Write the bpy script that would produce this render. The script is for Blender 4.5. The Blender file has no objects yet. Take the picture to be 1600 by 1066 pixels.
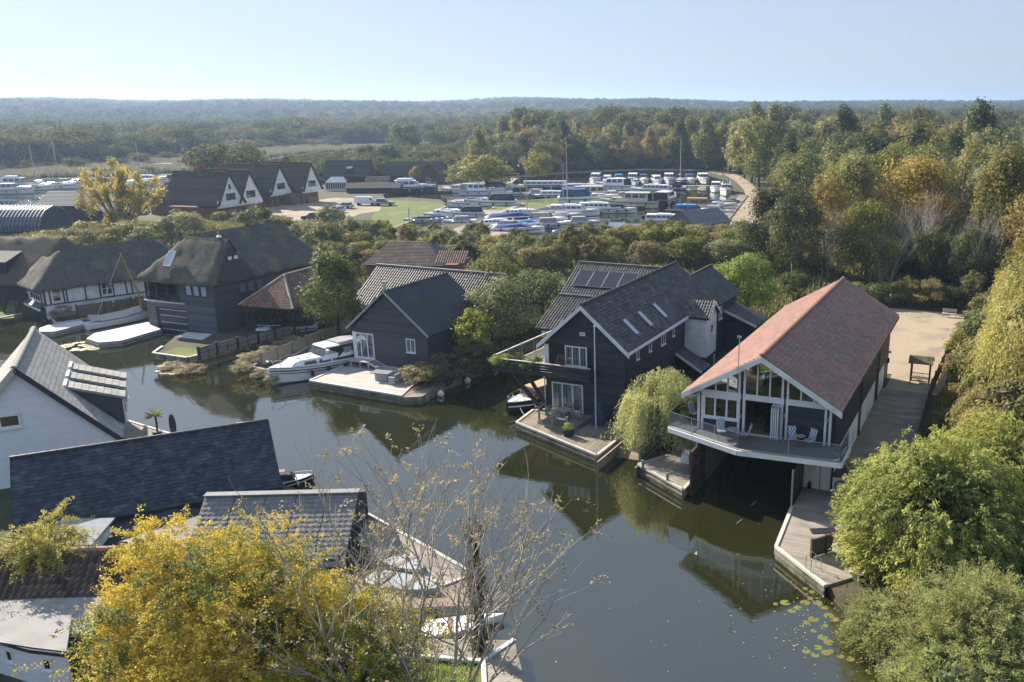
import bpy, math, random
import numpy as np
from mathutils import Vector, Matrix
from mathutils.geometry import tessellate_polygon
SC = bpy.context.scene
COL = SC.collection
random.seed(7)
# ------------------------------------------------------------------ camera
CAM_H = 23.0
FOC, PCX, PCY, HOR = 1400.0, 1000.0, 580.0, 167.0        # in pixels of a 1600 x 1066 frame
TILT = math.atan((PCY - HOR) / FOC)
cd = bpy.data.cameras.new('camera')
cd.sensor_fit = 'HORIZONTAL'; cd.sensor_width = 36.0
cd.lens = FOC / 1600 * 36
cd.shift_x = (800 - PCX) / 1600
cd.shift_y = (PCY - 533) / 1600
cd.clip_start = 0.5; cd.clip_end = 40000
cam = bpy.data.objects.new('camera', cd); COL.objects.link(cam)
cam.location = (0, 0, CAM_H); cam.rotation_euler = (math.pi / 2 - TILT, 0, 0)
SC.camera = cam
# ------------------------------------------------------------------ sky and sun
SUN_EL, SUN_AZ = math.radians(30), math.radians(-47)       # azimuth clockwise from +Y
w = bpy.data.worlds.new('World'); SC.world = w; w.use_nodes = True
nt = w.node_tree
bg = nt.nodes['Background']; bg.inputs['Strength'].default_value = 0.15
sky = nt.nodes.new('ShaderNodeTexSky'); sky.sky_type = 'NISHITA'; sky.sun_disc = False
sky.sun_elevation = SUN_EL; sky.sun_rotation = SUN_AZ
sky.air_density = 1.0; sky.dust_density = 1.2; sky.ozone_density = 3.0; sky.altitude = 20
gm = nt.nodes.new('ShaderNodeGamma'); gm.inputs['Gamma'].default_value = 0.27      # the film's soft shoulder: evens out the bright horizon
nt.links.new(sky.outputs[0], gm.inputs['Color']); tn = nt.nodes.new('ShaderNodeMix'); tn.data_type = 'RGBA'; tn.blend_type = 'MULTIPLY'; tn.inputs[0].default_value = 1; tn.inputs[7].default_value = (.83, .95, 1.17, 1)
nt.links.new(gm.outputs[0], tn.inputs[6]); nt.links.new(tn.outputs[2], bg.inputs['Color'])
sl = bpy.data.lights.new('sun', 'SUN'); sl.energy = 3.8; sl.angle = math.radians(0.53); sl.color = (1.0, 0.90, 0.76)
so = bpy.data.objects.new('sun', sl); COL.objects.link(so)
sd = Vector((math.sin(SUN_AZ) * math.cos(SUN_EL), math.cos(SUN_AZ) * math.cos(SUN_EL), math.sin(SUN_EL)))
so.rotation_euler = sd.to_track_quat('Z', 'Y').to_euler(); so.location = (-60, 60, 80)
SC.view_settings.view_transform = 'Standard'; SC.view_settings.look = 'None'
SC.view_settings.exposure = 1.55; SC.view_settings.gamma = 1.0; SC.view_settings.use_curve_mapping = False
SC.render.engine = 'CYCLES'
SC.cycles.max_bounces = 7; SC.cycles.diffuse_bounces = 3; SC.cycles.glossy_bounces = 3
SC.cycles.transparent_max_bounces = 12; SC.cycles.transmission_bounces = 4; SC.cycles.volume_bounces = 0
SC.cycles.use_denoising = True
SC.cycles.sample_clamp_indirect = 6.0
SC.cycles.caustics_reflective = False; SC.cycles.caustics_refractive = False

# ------------------------------------------------------------------ places
ct, st = math.cos(TILT), math.sin(TILT)
def P(x, y, z=0.0):
    """the point of the plane at height z that lies in the direction read off the photograph"""
    dx, dy = x - PCX, y - PCY
    t = (CAM_H - z) / (FOC * st + dy * ct)
    return Vector((dx * t, (FOC * ct - dy * st) * t, z))
class Frame:
    """building axes: U along the front, V away from it"""
    def __init__(s, O, deg):
        a = math.radians(deg); s.O = Vector((O[0], O[1], 0)); s.a = -a
        s.U = Vector((math.cos(a), -math.sin(a), 0)); s.V = Vector((math.sin(a), math.cos(a), 0))
    def w(s, u, v, z=0.0):
        return s.O + s.U * u + s.V * v + Vector((0, 0, z))
    def loc(s, p):
        d = Vector((p[0], p[1], 0)) - s.O
        return d.dot(s.U), d.dot(s.V)
FB = Frame((11.32, 50.30), 22.3)      # red-roofed boathouse
FH = Frame((-0.59, 62.28), 22.3)      # black house
FC = Frame((-19.94, 75.48), 22.3)     # dark chalet
FT = Frame((-43.71, 90.16), 22.3)     # thatched boathouse

# ------------------------------------------------------------------ materials
MATS = {}
def lin(c):
    return tuple(((v / 12.92) if v <= 0.04045 else ((v + 0.055) / 1.055) ** 2.4) for v in c)
def mat(name, c1, c2=None, rough=0.8, scale=3.0, bump=0.0, bscale=None, var=0.0, spec=0.3, metal=0.0,
        stretch=(1, 1, 1), c3=None, s3=0.5, coord='Object', transl=0.0, objcol=False, objrand=0.0, detail=4):
    if name in MATS: return MATS[name]
    m = bpy.data.materials.new(name); m.use_nodes = True; n = m.node_tree; N = n.nodes; L = n.links
    b = N['Principled BSDF']; b.inputs['Roughness'].default_value = rough
    b.inputs['Specular IOR Level'].default_value = spec; b.inputs['Metallic'].default_value = metal
    c2 = c2 or tuple(v * 0.8 for v in c1)
    tc = N.new('ShaderNodeTexCoord'); mp = N.new('ShaderNodeMapping'); mp.inputs['Scale'].default_value = stretch
    L.new(tc.outputs[coord], mp.inputs['Vector'])
    nz = N.new('ShaderNodeTexNoise'); nz.inputs['Scale'].default_value = scale; nz.inputs['Detail'].default_value = detail
    L.new(mp.outputs[0], nz.inputs['Vector'])
    rp = N.new('ShaderNodeMapRange'); rp.inputs['From Min'].default_value = 0.36; rp.inputs['From Max'].default_value = 0.64
    L.new(nz.outputs[0], rp.inputs[0])
    mx = N.new('ShaderNodeMix'); mx.data_type = 'RGBA'
    mx.inputs[6].default_value = (*c1, 1); mx.inputs[7].default_value = (*c2, 1)
    L.new(rp.outputs[0], mx.inputs[0]); out = mx.outputs[2]
    if c3:
        n3 = N.new('ShaderNodeTexNoise'); n3.inputs['Scale'].default_value = s3; n3.inputs['Detail'].default_value = 5
        L.new(tc.outputs[coord], n3.inputs['Vector'])
        r3 = N.new('ShaderNodeMapRange'); r3.inputs['From Min'].default_value = 0.5; r3.inputs['From Max'].default_value = 0.68
        L.new(n3.outputs[0], r3.inputs[0])
        m3 = N.new('ShaderNodeMix'); m3.data_type = 'RGBA'; m3.inputs[7].default_value = (*c3, 1)
        L.new(r3.outputs[0], m3.inputs[0]); L.new(out, m3.inputs[6]); out = m3.outputs[2]
    if objcol:
        oi = N.new('ShaderNodeObjectInfo'); mm = N.new('ShaderNodeMix'); mm.data_type = 'RGBA'; mm.blend_type = 'MULTIPLY'
        mm.inputs[0].default_value = 1; L.new(out, mm.inputs[6]); L.new(oi.outputs['Color'], mm.inputs[7]); out = mm.outputs[2]
    if var or objrand:
        hs = N.new('ShaderNodeHueSaturation')
        if var:
            at = N.new('ShaderNodeAttribute'); at.attribute_name = 'var'
            r = N.new('ShaderNodeMapRange'); r.inputs['To Min'].default_value = 1 - var; r.inputs['To Max'].default_value = 1 + var
            L.new(at.outputs['Fac'], r.inputs[0]); L.new(r.outputs[0], hs.inputs['Value'])
            r2 = N.new('ShaderNodeMapRange'); r2.inputs['To Min'].default_value = 0.5 + var * 0.035; r2.inputs['To Max'].default_value = 0.5 - var * 0.032
            L.new(at.outputs['Fac'], r2.inputs[0]); L.new(r2.outputs[0], hs.inputs['Hue'])
        L.new(out, hs.inputs['Color']); out = hs.outputs[0]
    if objrand:
        oi = N.new('ShaderNodeObjectInfo'); rr = N.new('ShaderNodeValToRGB'); el = rr.color_ramp.elements
        el[0].color = (1 - objrand * 0.4, 1 - objrand * 0.3, 1 - objrand * .2, 1)
        el[1].color = (1 + objrand * 1.0, 1 + objrand * 0.62, 1.0, 1)
        e = el.new(0.45); e.color = (1.0, 1.06, 0.95, 1); e = el.new(0.75); e.color = (1 + objrand * .5, 1 + objrand * .3, .9, 1)
        L.new(oi.outputs['Random'], rr.inputs[0])
        mm = N.new('ShaderNodeMix'); mm.data_type = 'RGBA'; mm.blend_type = 'MULTIPLY'; mm.inputs[0].default_value = 1
        L.new(out, mm.inputs[6]); L.new(rr.outputs[0], mm.inputs[7]); out = mm.outputs[2]
    L.new(out, b.inputs['Base Color'])
    if bump:
        nb = N.new('ShaderNodeTexNoise'); nb.inputs['Scale'].default_value = bscale or scale * 4; nb.inputs['Detail'].default_value = 3
        L.new(mp.outputs[0], nb.inputs['Vector'])
        bp = N.new('ShaderNodeBump'); bp.inputs['Strength'].default_value = bump; bp.inputs['Distance'].default_value = 0.05
        L.new(nb.outputs[0], bp.inputs['Height']); L.new(bp.outputs[0], b.inputs['Normal'])
    if transl:
        tr = N.new('ShaderNodeBsdfTranslucent'); ms = N.new('ShaderNodeMixShader'); ms.inputs[0].default_value = transl
        L.new(out, tr.inputs[0]); L.new(b.outputs[0], ms.inputs[1]); L.new(tr.outputs[0], ms.inputs[2])
        L.new(ms.outputs[0], N['Material Output'].inputs[0])
    MATS[name] = m
    return m
def glass(name, tint=(0.9, 0.95, 1.0), fac=0.12, rough=0.01):
    if name in MATS: return MATS[name]
    m = bpy.data.materials.new(name); m.use_nodes = True; N = m.node_tree.nodes; L = m.node_tree.links
    N.remove(N['Principled BSDF'])
    g = N.new('ShaderNodeBsdfGlossy'); g.inputs['Roughness'].default_value = rough
    t = N.new('ShaderNodeBsdfTransparent'); t.inputs[0].default_value = (*tint, 1)
    fr = N.new('ShaderNodeLayerWeight'); fr.inputs['Blend'].default_value = 0.25
    mr = N.new('ShaderNodeMapRange'); mr.inputs['To Min'].default_value = fac; mr.inputs['To Max'].default_value = 0.9
    L.new(fr.outputs['Fresnel'], mr.inputs[0])
    ms = N.new('ShaderNodeMixShader'); L.new(mr.outputs[0], ms.inputs[0]); L.new(t.outputs[0], ms.inputs[1]); L.new(g.outputs[0], ms.inputs[2])
    L.new(ms.outputs[0], N['Material Output'].inputs[0]); MATS[name] = m
    return m
# ------------------------------------------------------------------ mesh builder
class MB:
    def __init__(s): s.v = []; s.f = []; s.var = []
    def face(s, pts, var=None):
        i = len(s.v); s.v.extend([tuple(p) for p in pts]); s.f.append(tuple(range(i, i + len(pts))))
        s.var.append(random.random() if var is None else var)
    def box(s, x0, x1, y0, y1, z0, z1, var=None):
        var = random.random() if var is None else var
        i = len(s.v)
        s.v += [(x, y, z) for z in (z0, z1) for y in (y0, y1) for x in (x0, x1)]
        for q in ((0, 2, 3, 1), (4, 5, 7, 6), (0, 1, 5, 4), (2, 6, 7, 3), (0, 4, 6, 2), (1, 3, 7, 5)):
            s.f.append(tuple(i + k for k in q)); s.var.append(var)
    def beam(s, a, b, w, h=None, up=(0, 0, 1)):
        """a rectangular bar from a to b"""
        h = h or w; a = Vector(a); b = Vector(b); d = (b - a).normalized(); up = Vector(up)
        if abs(d.dot(up)) > 0.98: up = Vector((0, 1, 0))
        r = d.cross(up).normalized(); q = r.cross(d).normalized(); var = random.random(); i = len(s.v)
        for e in (a, b):
            for x, y in ((-1, -1), (1, -1), (1, 1), (-1, 1)): s.v.append(tuple(e + r * (x * w / 2) + q * (y * h / 2)))
        for q4 in ((3, 2, 1, 0), (4, 5, 6, 7), (0, 1, 5, 4), (1, 2, 6, 5), (2, 3, 7, 6), (3, 0, 4, 7)):
            s.f.append(tuple(i + k for k in q4)); s.var.append(var)
    def tube(s, pts, r, n=6, cap=True):
        pts = [Vector(p) for p in pts]; rs = r if isinstance(r, (list, tuple)) else [r] * len(pts)
        i0 = len(s.v); ref = Vector((0.13, 0.31, 0.94))
        for k, p in enumerate(pts):
            d = (pts[min(k + 1, len(pts) - 1)] - pts[max(k - 1, 0)]).normalized()
            a = d.cross(ref)
            if a.length < 0.05: a = d.cross(Vector((1, 0, 0)))
            a.normalize(); b = d.cross(a)
            for j in range(n):
                t = 2 * math.pi * j / n; s.v.append(tuple(p + (a * math.cos(t) + b * math.sin(t)) * rs[k]))
        var = random.random()
        for k in range(len(pts) - 1):
            for j in range(n):
                a0 = i0 + k * n + j; a1 = i0 + k * n + (j + 1) % n
                s.f.append((a0, a0 + n, a1 + n, a1)); s.var.append(var)
        if cap:
            s.f.append(tuple(i0 + j for j in range(n))); s.var.append(var)
            s.f.append(tuple(i0 + (len(pts) - 1) * n + j for j in reversed(range(n)))); s.var.append(var)
    def prism(s, poly, z0, z1, var=None):
        """an upright prism over a simple polygon"""
        poly = [(p[0], p[1]) for p in poly]
        ar = sum(poly[k][0] * poly[(k + 1) % len(poly)][1] - poly[(k + 1) % len(poly)][0] * poly[k][1] for k in range(len(poly)))
        if ar < 0: poly = poly[::-1]
        n = len(poly); i = len(s.v); var = random.random() if var is None else var
        s.v += [(x, y, z0) for x, y in poly] + [(x, y, z1) for x, y in poly]
        s.f.append(tuple(i + k for k in reversed(range(n)))); s.f.append(tuple(i + n + k for k in range(n))); s.var += [var, var]
        for k in range(n):
            s.f.append((i + k, i + (k + 1) % n, i + n + (k + 1) % n, i + n + k)); s.var.append(var)
    def slab(s, poly3, thick):
        """a plate: polygon in space, pushed against its normal by thick"""
        p = [Vector(q) for q in poly3]; nrm = (p[1] - p[0]).cross(p[2] - p[0]).normalized(); n = len(p); i = len(s.v); var = random.random()
        s.v += [tuple(q) for q in p] + [tuple(q - nrm * thick) for q in p]
        s.f.append(tuple(i + k for k in range(n))); s.f.append(tuple(i + n + k for k in reversed(range(n)))); s.var += [var, var]
        for k in range(n):
            s.f.append((i + (k + 1) % n, i + k, i + n + k, i + n + (k + 1) % n)); s.var.append(var)
    def loft(s, rings, cap=True, closed=True):
        i0 = len(s.v); n = len(rings[0]); var = random.random()
        for r in rings: s.v += [tuple(p) for p in r]
        for k in range(len(rings) - 1):
            for j in range(n if closed else n - 1):
                a = i0 + k * n + j; b = i0 + k * n + (j + 1) % n
                s.f.append((a, b, b + n, a + n)); s.var.append(var)
        if cap:
            s.f.append(tuple(i0 + j for j in reversed(range(n)))); s.f.append(tuple(i0 + (len(rings) - 1) * n + j for j in range(n))); s.var += [var, var]
    def lathe(s, c, prof, n=12):
        s.loft([[(c[0] + r * math.cos(2 * math.pi * j / n), c[1] + r * math.sin(2 * math.pi * j / n), c[2] + z) for j in range(n)] for r, z in prof])
    def mesh(s, name, m=None, smooth=False):
        me = bpy.data.meshes.new(name); me.from_pydata(s.v, [], s.f)
        if m: me.materials.append(m)
        a = me.attributes.new('var', 'FLOAT', 'FACE'); a.data.foreach_set('value', s.var)
        if smooth: me.polygons.foreach_set('use_smooth', [True] * len(s.f))
        me.update(); return me
    def build(s, name, m=None, parent=None, smooth=False, **kw):
        o = bpy.data.objects.new(name, s.mesh(name, m, smooth)); COL.objects.link(o)
        if parent: o.parent = parent
        for k, v in kw.items(): o[k] = v
        return o
def tag(o, label=None, cat=None, group=None, kind=None):
    if label: o['label'] = label
    if cat: o['category'] = cat
    if group: o['group'] = group
    if kind: o['kind'] = kind
    return o
def thing(name, label, cat, loc=(0, 0, 0), rz=0.0, group=None):
    o = bpy.data.objects.new(name, None); COL.objects.link(o); o.location = loc; o.rotation_euler = (0, 0, rz); o.empty_display_size = 0.3
    return tag(o, label, cat, group)
def inst(name, me, parent=None, loc=(0, 0, 0), rot=(0, 0, 0), sc=1.0, **kw):
    o = bpy.data.objects.new(name, me); COL.objects.link(o); o.location = loc; o.rotation_euler = rot
    o.scale = (sc, sc, sc) if isinstance(sc, (int, float)) else sc
    if parent: o.parent = parent
    for k, v in kw.items(): o[k] = v
    return o
def dup(root, loc, rz=0.0, label=None, sc=None, group=None):
    r = root.copy(); COL.objects.link(r); r.location = loc; r.rotation_euler = (0, 0, rz)
    if sc: r.scale = (sc, sc, sc) if isinstance(sc, (int, float)) else sc
    if label: r['label'] = label
    if group: r['group'] = group
    for ch in list(root.children):
        c = ch.copy(); COL.objects.link(c); c.parent = r
        for g in list(ch.children):
            d = g.copy(); COL.objects.link(d); d.parent = c
    return r
def chord(poly, t):
    """extent of a convex polygon (s,t) at height t"""
    xs = []
    for k in range(len(poly)):
        (a, b), (c, d) = poly[k], poly[(k + 1) % len(poly)]
        if (b - t) * (d - t) <= 0 and b != d: xs.append(a + (c - a) * (t - b) / (d - b))
        elif b == d and abs(b - t) < 1e-6: xs += [a, c]
    return (min(xs), max(xs)) if len(xs) > 1 else None
def clad(mb, O, S, T, Nn, poly, course=0.16, lip=0.02, seg=None, jit=0.0, under=0.0):
    """boards or tile courses laid over a convex polygon given in (s,t): each course leans out at its foot"""
    O, S, T, Nn = Vector(O), Vector(S), Vector(T), Vector(Nn)
    t0 = min(p[1] for p in poly); t1 = max(p[1] for p in poly); n = max(1, round((t1 - t0) / course)); h = (t1 - t0) / n
    for k in range(n):
        a, b = t0 + k * h, t0 + (k + 1) * h
        ca, cb = chord(poly, a + 1e-4), chord(poly, b - 1e-4)
        if not ca or not cb: continue
        def q(s, t, o): return O + S * s + T * t + Nn * o
        if seg is None:
            v = random.random()
            mb.face([q(ca[0], a, lip), q(ca[1], a, lip), q(cb[1], b, 0.003), q(cb[0], b, 0.003)], v)
            mb.face([q(ca[0], a, 0), q(ca[1], a, 0), q(ca[1], a, lip), q(ca[0], a, lip)], v)
        else:
            off = (k % 2) * 0.5 * seg; lo, hi = min(ca[0], cb[0]), max(ca[1], cb[1]); j = math.floor((lo - off) / seg)
            while off + j * seg < hi - 1e-4:
                s0, s1 = off + j * seg, off + (j + 1) * seg - 0.006; j += 1
                a0, a1 = max(s0, ca[0]), min(s1, ca[1]); b0, b1 = max(s0, cb[0]), min(s1, cb[1])
                if a1 < a0: a0 = a1 = min(max(s0, ca[0]), ca[1])
                if b1 < b0: b0 = b1 = min(max(s0, cb[0]), cb[1])
                if a1 - a0 < 0.01 and b1 - b0 < 0.01: continue
                v = random.random(); l = lip * (1 + jit * random.uniform(-1, 1))
                mb.face([q(a0, a, l), q(a1, a, l), q(b1, b, 0.004), q(b0, b, 0.004)], v)
                mb.face([q(a0, a, 0), q(a1, a, 0), q(a1, a, l), q(a0, a, l)], v)
def pantiles(mb, O, S, T, Nn, poly, pitch=0.25, course=0.34, amp=0.05, lip=0.035, prof=5):
    """wavy tiles: round ribs running up the slope, stepped at each course"""
    O, S, T, Nn = Vector(O), Vector(S), Vector(T), Vector(Nn)
    t0 = min(p[1] for p in poly); t1 = max(p[1] for p in poly); n = max(1, round((t1 - t0) / course)); h = (t1 - t0) / n
    for k in range(n):
        a, b = t0 + k * h, t0 + (k + 1) * h
        ca, cb = chord(poly, a + 1e-4), chord(poly, b - 1e-4)
        if not ca or not cb: continue
        lo, hi = min(ca[0], cb[0]), max(ca[1], cb[1]); j = math.floor(lo / pitch)
        while j * pitch < hi:
            s0 = j * pitch; j += 1; m = s0 + pitch / 2
            if m < lo or m > hi: continue
            # skip a tile whose middle lies outside at both ends
            if not (ca[0] - pitch / 2 <= m <= ca[1] + pitch / 2 or cb[0] <= m <= cb[1]): continue
            v = random.random()
            for i in range(prof):
                x0, x1 = i / prof, (i + 1) / prof
                f = lambda x: amp * max(0.0, math.sin(math.pi * min(1, x / 0.7))) if x < 0.7 else -0.01
                q = lambda x, t, o: O + S * (s0 + x * pitch) + T * t + Nn * (f(x) + o)
                mb.face([q(x0, a, lip), q(x1, a, lip), q(x1, b, 0.0), q(x0, b, 0.0)], v)
                if f(x0) + f(x1) > 0.02:
                    mb.face([O + S * (s0 + x0 * pitch) + T * a, O + S * (s0 + x1 * pitch) + T * a, q(x1, a, lip), q(x0, a, lip)], v)
# ------------------------------------------------------------------ leaves
def leaf_mesh(name, pos, ax, nr, L, W, var, m):
    """thin diamond leaves: pos (N,3), long axis ax, facing nr"""
    N_ = len(pos)
    ax = ax / (np.linalg.norm(ax, axis=1, keepdims=True) + 1e-9)
    b = np.cross(nr, ax); b /= (np.linalg.norm(b, axis=1, keepdims=True) + 1e-9)
    L = np.broadcast_to(np.asarray(L, float), (N_,))[:, None]; W = np.broadcast_to(np.asarray(W, float), (N_,))[:, None]
    v = np.empty((N_, 4, 3)); v[:, 0] = pos - ax * L * .5; v[:, 1] = pos + b * W * .5; v[:, 2] = pos + ax * L * .5; v[:, 3] = pos - b * W * .5
    me = bpy.data.meshes.new(name); me.vertices.add(N_ * 4); me.vertices.foreach_set('co', v.ravel())
    me.loops.add(N_ * 4); me.loops.foreach_set('vertex_index', np.arange(N_ * 4, dtype=np.int32))
    me.polygons.add(N_); me.polygons.foreach_set('loop_start', np.arange(0, N_ * 4, 4, dtype=np.int32))
    me.polygons.foreach_set('loop_total', np.full(N_, 4, dtype=np.int32))
    me.update(calc_edges=True)
    a = me.attributes.new('var', 'FLOAT', 'FACE'); a.data.foreach_set('value', np.clip(var, 0, 1).astype(np.float32))
    me.materials.append(m); return me
LEAF = mat('leaf', (2.0, 1.95, 1.7), (1.6, 1.6, 1.35), rough=.55, scale=.6, var=.5, objcol=True, transl=.38, spec=.12)
BARK = mat('bark', (.09, .075, .06), (.05, .04, .032), rough=.9, scale=4, bump=.5, stretch=(1, 1, .3))
PALEBARK = mat('pale_bark', (.23, .20, .16), (.13, .11, .09), rough=.9, scale=5, bump=.4, stretch=(1, 1, .3))
def crown(name, R, Hc, n, leaf, seed, K=46, zlow=-.75, shape='round', lump=.30, aspect=.55, fill=.15):
    rg = np.random.default_rng(seed)
    d = rg.normal(size=(K, 3)); d /= np.linalg.norm(d, axis=1, keepdims=True)
    d[:, 2] = np.where(d[:, 2] < zlow, -d[:, 2], d[:, 2])
    rr = rg.uniform(.45, .92, K) ** .8
    c = d * rr[:, None]
    if shape == 'tall':                                  # narrower towards the top
        k = 1 - .45 * np.clip(c[:, 2], 0, 1); c[:, 0] *= k; c[:, 1] *= k
    if shape == 'cone':
        k = np.clip(.95 - .9 * (c[:, 2] + 1) / 2, .06, 1); c[:, 0] *= k * 1.3; c[:, 1] *= k * 1.3
    if shape == 'flat': c[:, 2] = np.abs(c[:, 2]) * .9 - .1
    cr = rg.uniform(.55, 1.25, K) * lump; cv = rg.random(K)
    k = rg.choice(K, n, p=cr ** 2 / (cr ** 2).sum())
    q = rg.normal(size=(n, 3)); q /= np.linalg.norm(q, axis=1, keepdims=True)
    rad = rg.random(n) ** .33 * (1 + .25 * rg.standard_normal(n) * (rg.random(n) < .3))
    p = c[k] + q * (rad * cr[k])[:, None] * np.array([1, 1, .8])
    inn = rg.random(n) < fill; p[inn] = rg.normal(size=(inn.sum(), 3)) * .36
    p[:, 2] = np.maximum(p[:, 2], -1.02 + .1 * rg.random(n))
    nr = q * .8 + p * .5 + rg.normal(size=(n, 3)) * .55 + np.array([0, 0, .35])
    pos = p * np.array([R, R, Hc / 2]) + np.array([0, 0, Hc / 2])
    ax = np.cross(nr, rg.normal(size=(n, 3)))
    var = .55 * cv[k] + .45 * rg.random(n)
    return leaf_mesh(name, pos, ax, nr, leaf * rg.uniform(.7, 1.35, n), leaf * aspect * rg.uniform(.7, 1.3, n), var, LEAF)
def trunk(name, h, r, R, Hc, seed, limbs=7, m=None, lean=.05, stems=1):
    rg = random.Random(seed); mb = MB()
    for s_ in range(stems):
        bx = rg.uniform(-.35, .35) * (stems > 1) * R; by = rg.uniform(-.35, .35) * (stems > 1) * R
        top = Vector((bx * 1.6 + rg.uniform(-lean, lean) * h, by * 1.6 + rg.uniform(-lean, lean) * h, h + Hc * .45))
        base = Vector((bx * .4, by * .4, -.3)); pts = [base.lerp(top, k / 5) + Vector((rg.uniform(-.1, .1), rg.uniform(-.1, .1), 0)) * r * 4 * (0 < k < 5) for k in range(6)]
        mb.tube(pts, [r * (1.15, .9, .78, .62, .45, .22)[k] for k in range(6)], 7)
        for i in range(limbs):
            t = rg.uniform(.35, .95); p0 = base.lerp(top, t); a = rg.uniform(0, 6.283); ln = R * rg.uniform(.5, .85)
            p1 = p0 + Vector((math.cos(a) * ln * .5, math.sin(a) * ln * .5, ln * .45)); p2 = p1 + Vector((math.cos(a + .3) * ln * .45, math.sin(a + .3) * ln * .45, ln * .5))
            mb.tube([p0, p1, p2], [r * .38 * (1.2 - t * .6), r * .24, r * .07], 5, cap=False)
    return mb.mesh(name, m or BARK, True)
# prototype crowns and trunks: (crown mesh, trunk mesh, stem height, crown radius, crown height)
def proto(nm, R, Hc, h, r, n, leaf, seed, **kw):
    st_ = kw.pop('stems', 1); lb = kw.pop('limbs', 7); bm = kw.pop('bark', None)
    return (crown(nm + '_leaves', R, Hc, n, leaf, seed, **kw), trunk(nm + '_wood', h, r, R, Hc, seed, lb, bm, stems=st_), h, R, Hc)
NEARP = [proto('near_round', 4.6, 10.5, 1.6, .28, 11000, .36, 1, K=60), proto('near_tall', 3.7, 13.5, 1.4, .25, 11000, .34, 2, K=64, shape='tall', lump=.27),
         proto('near_loose', 4.2, 11, 2.6, .22, 7500, .36, 3, K=44, lump=.27, bark=PALEBARK, fill=.05), proto('near_lobed', 5.0, 9.5, 2.0, .3, 11000, .36, 4, K=30, lump=.38)]
FARP = [proto('far_round', 4.9, 11, 1.2, .28, 5200, .56, 11, K=44), proto('far_tall', 4.0, 13.5, 1.2, .25, 5200, .55, 12, K=44, shape='tall'),
        proto('far_lobed', 5.4, 10, 1.6, .3, 5200, .56, 13, K=24, lump=.4), proto('far_loose', 4.5, 11.5, 1.6, .25, 3800, .55, 14, K=36, lump=.27)]
SHRUBP = [proto('shrub_round', 2.4, 4.2, .5, .12, 5200, .24, 21, K=40, zlow=-.6, stems=3, limbs=3), proto('shrub_upright', 1.9, 5.2, .4, .12, 5200, .24, 22, K=44, stems=4, limbs=3, lump=.24),
          proto('shrub_loose', 2.6, 4.0, .4, .1, 3400, .24, 23, K=36, lump=.25, stems=4, limbs=3, fill=.05)]
CONE = proto('conifer', 3.2, 13, 1.5, .28, 7000, .4, 31, K=90, shape='cone', lump=.16, aspect=.3)
OL, DK, YE, WI, BR, GR, OR, TE = ((.128, .128, .038), (.050, .062, .022), (.20, .165, .042), (.172, .17, .078), (.150, .125, .055), (.085, .125, .025), (.155, .13, .045), (.128, .136, .06))
LIVE = []
def tree(x, y, pr, s, col, name, label, cat, group=None, z=.5, sx=None, rz=None, rg=random):
    t = thing(name, label, cat, (x, y, z), rg.uniform(0, 6.28) if rz is None else rz, group)
    sv = s if sx is None else (sx, sx, s)
    t.scale = (sv, sv, sv) if isinstance(sv, float) or isinstance(sv, int) else sv
    inst('trunk', pr[1], t)
    c = inst('crown', pr[0], t, (0, 0, pr[2])); j = rg.uniform(.85, 1.15)
    c.color = (col[0] * j * rg.uniform(.92, 1.1), col[1] * j, col[2] * j * rg.uniform(.8, 1.2), 1)
    LIVE.append((x, y)); return t

# ------------------------------------------------------------------ ground, water, land
GRASSY = mat('marsh_ground', (.075, .085, .03), (.12, .10, .05), rough=.95, scale=.08, c3=(.05, .06, .025), s3=.02, bump=.3, bscale=2)
EARTH = mat('earth', (.10, .082, .055), (.06, .065, .03), rough=.95, scale=.35, c3=(.045, .06, .02), s3=.6, bump=.6, bscale=5)
LAWN = mat('lawn', (.12, .155, .028), (.085, .12, .022), rough=.95, scale=.8, c3=(.17, .18, .05), s3=.25, bump=.4, bscale=12)
GRAVEL = mat('gravel', (.40, .32, .23), (.30, .24, .17), rough=.95, scale=1.2, c3=(.20, .165, .12), s3=.22, bump=.4, bscale=14)
PAVERS = mat('sand_paving', (.40, .315, .215), (.36, .29, .21), rough=.9, scale=2.2, c3=(.27, .22, .165), s3=.3, bump=.3, bscale=9)
def hill(r, a):
    s = max(0.0, min(1.0, (r - 1150) / 620)); s = s * s * (3 - 2 * s)
    n = math.sin(a * 9 + r * .0011) + .6 * math.sin(a * 21 + 1.7 + r * .0006) + .45 * math.sin(a * 43 + .6) + .3 * math.sin(r * .004 + a * 15)
    s2 = max(0.0, min(1.0, (r - 1750) / 1300))
    return .4 + s * (15 + 2.6 * n) + s2 * (12 + 4 * math.sin(a * 13 + 2) + 3 * math.sin(a * 31))
def gz(x, y):
    return hill(math.hypot(x, y), math.atan2(x, y))
v = []; f = []
RAD = [0, 200, 600, 940, 1010, 1120, 1250] + [1250 * 1.055 ** k for k in range(1, 33)]
NA = 180
for r in RAD:
    for j in range(NA):
        a = 2 * math.pi * j / NA; z = -2.0 if r < 1000 else hill(r, ((a + math.pi) % (2 * math.pi)) - math.pi)
        v.append((r * math.sin(a), r * math.cos(a), z))
for k in range(len(RAD) - 1):
    for j in range(NA):
        a, b = k * NA + j, k * NA + (j + 1) % NA
        f.append((a, a + NA, b + NA, b)); 
me = bpy.data.meshes.new('ground'); me.from_pydata(v, [], f); me.materials.append(GRASSY)
me.polygons.foreach_set('use_smooth', [True] * len(f)); me.update()
g = inst('ground', me); tag(g, 'flat river valley rising to low wooded hills', None, kind='structure')

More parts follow.
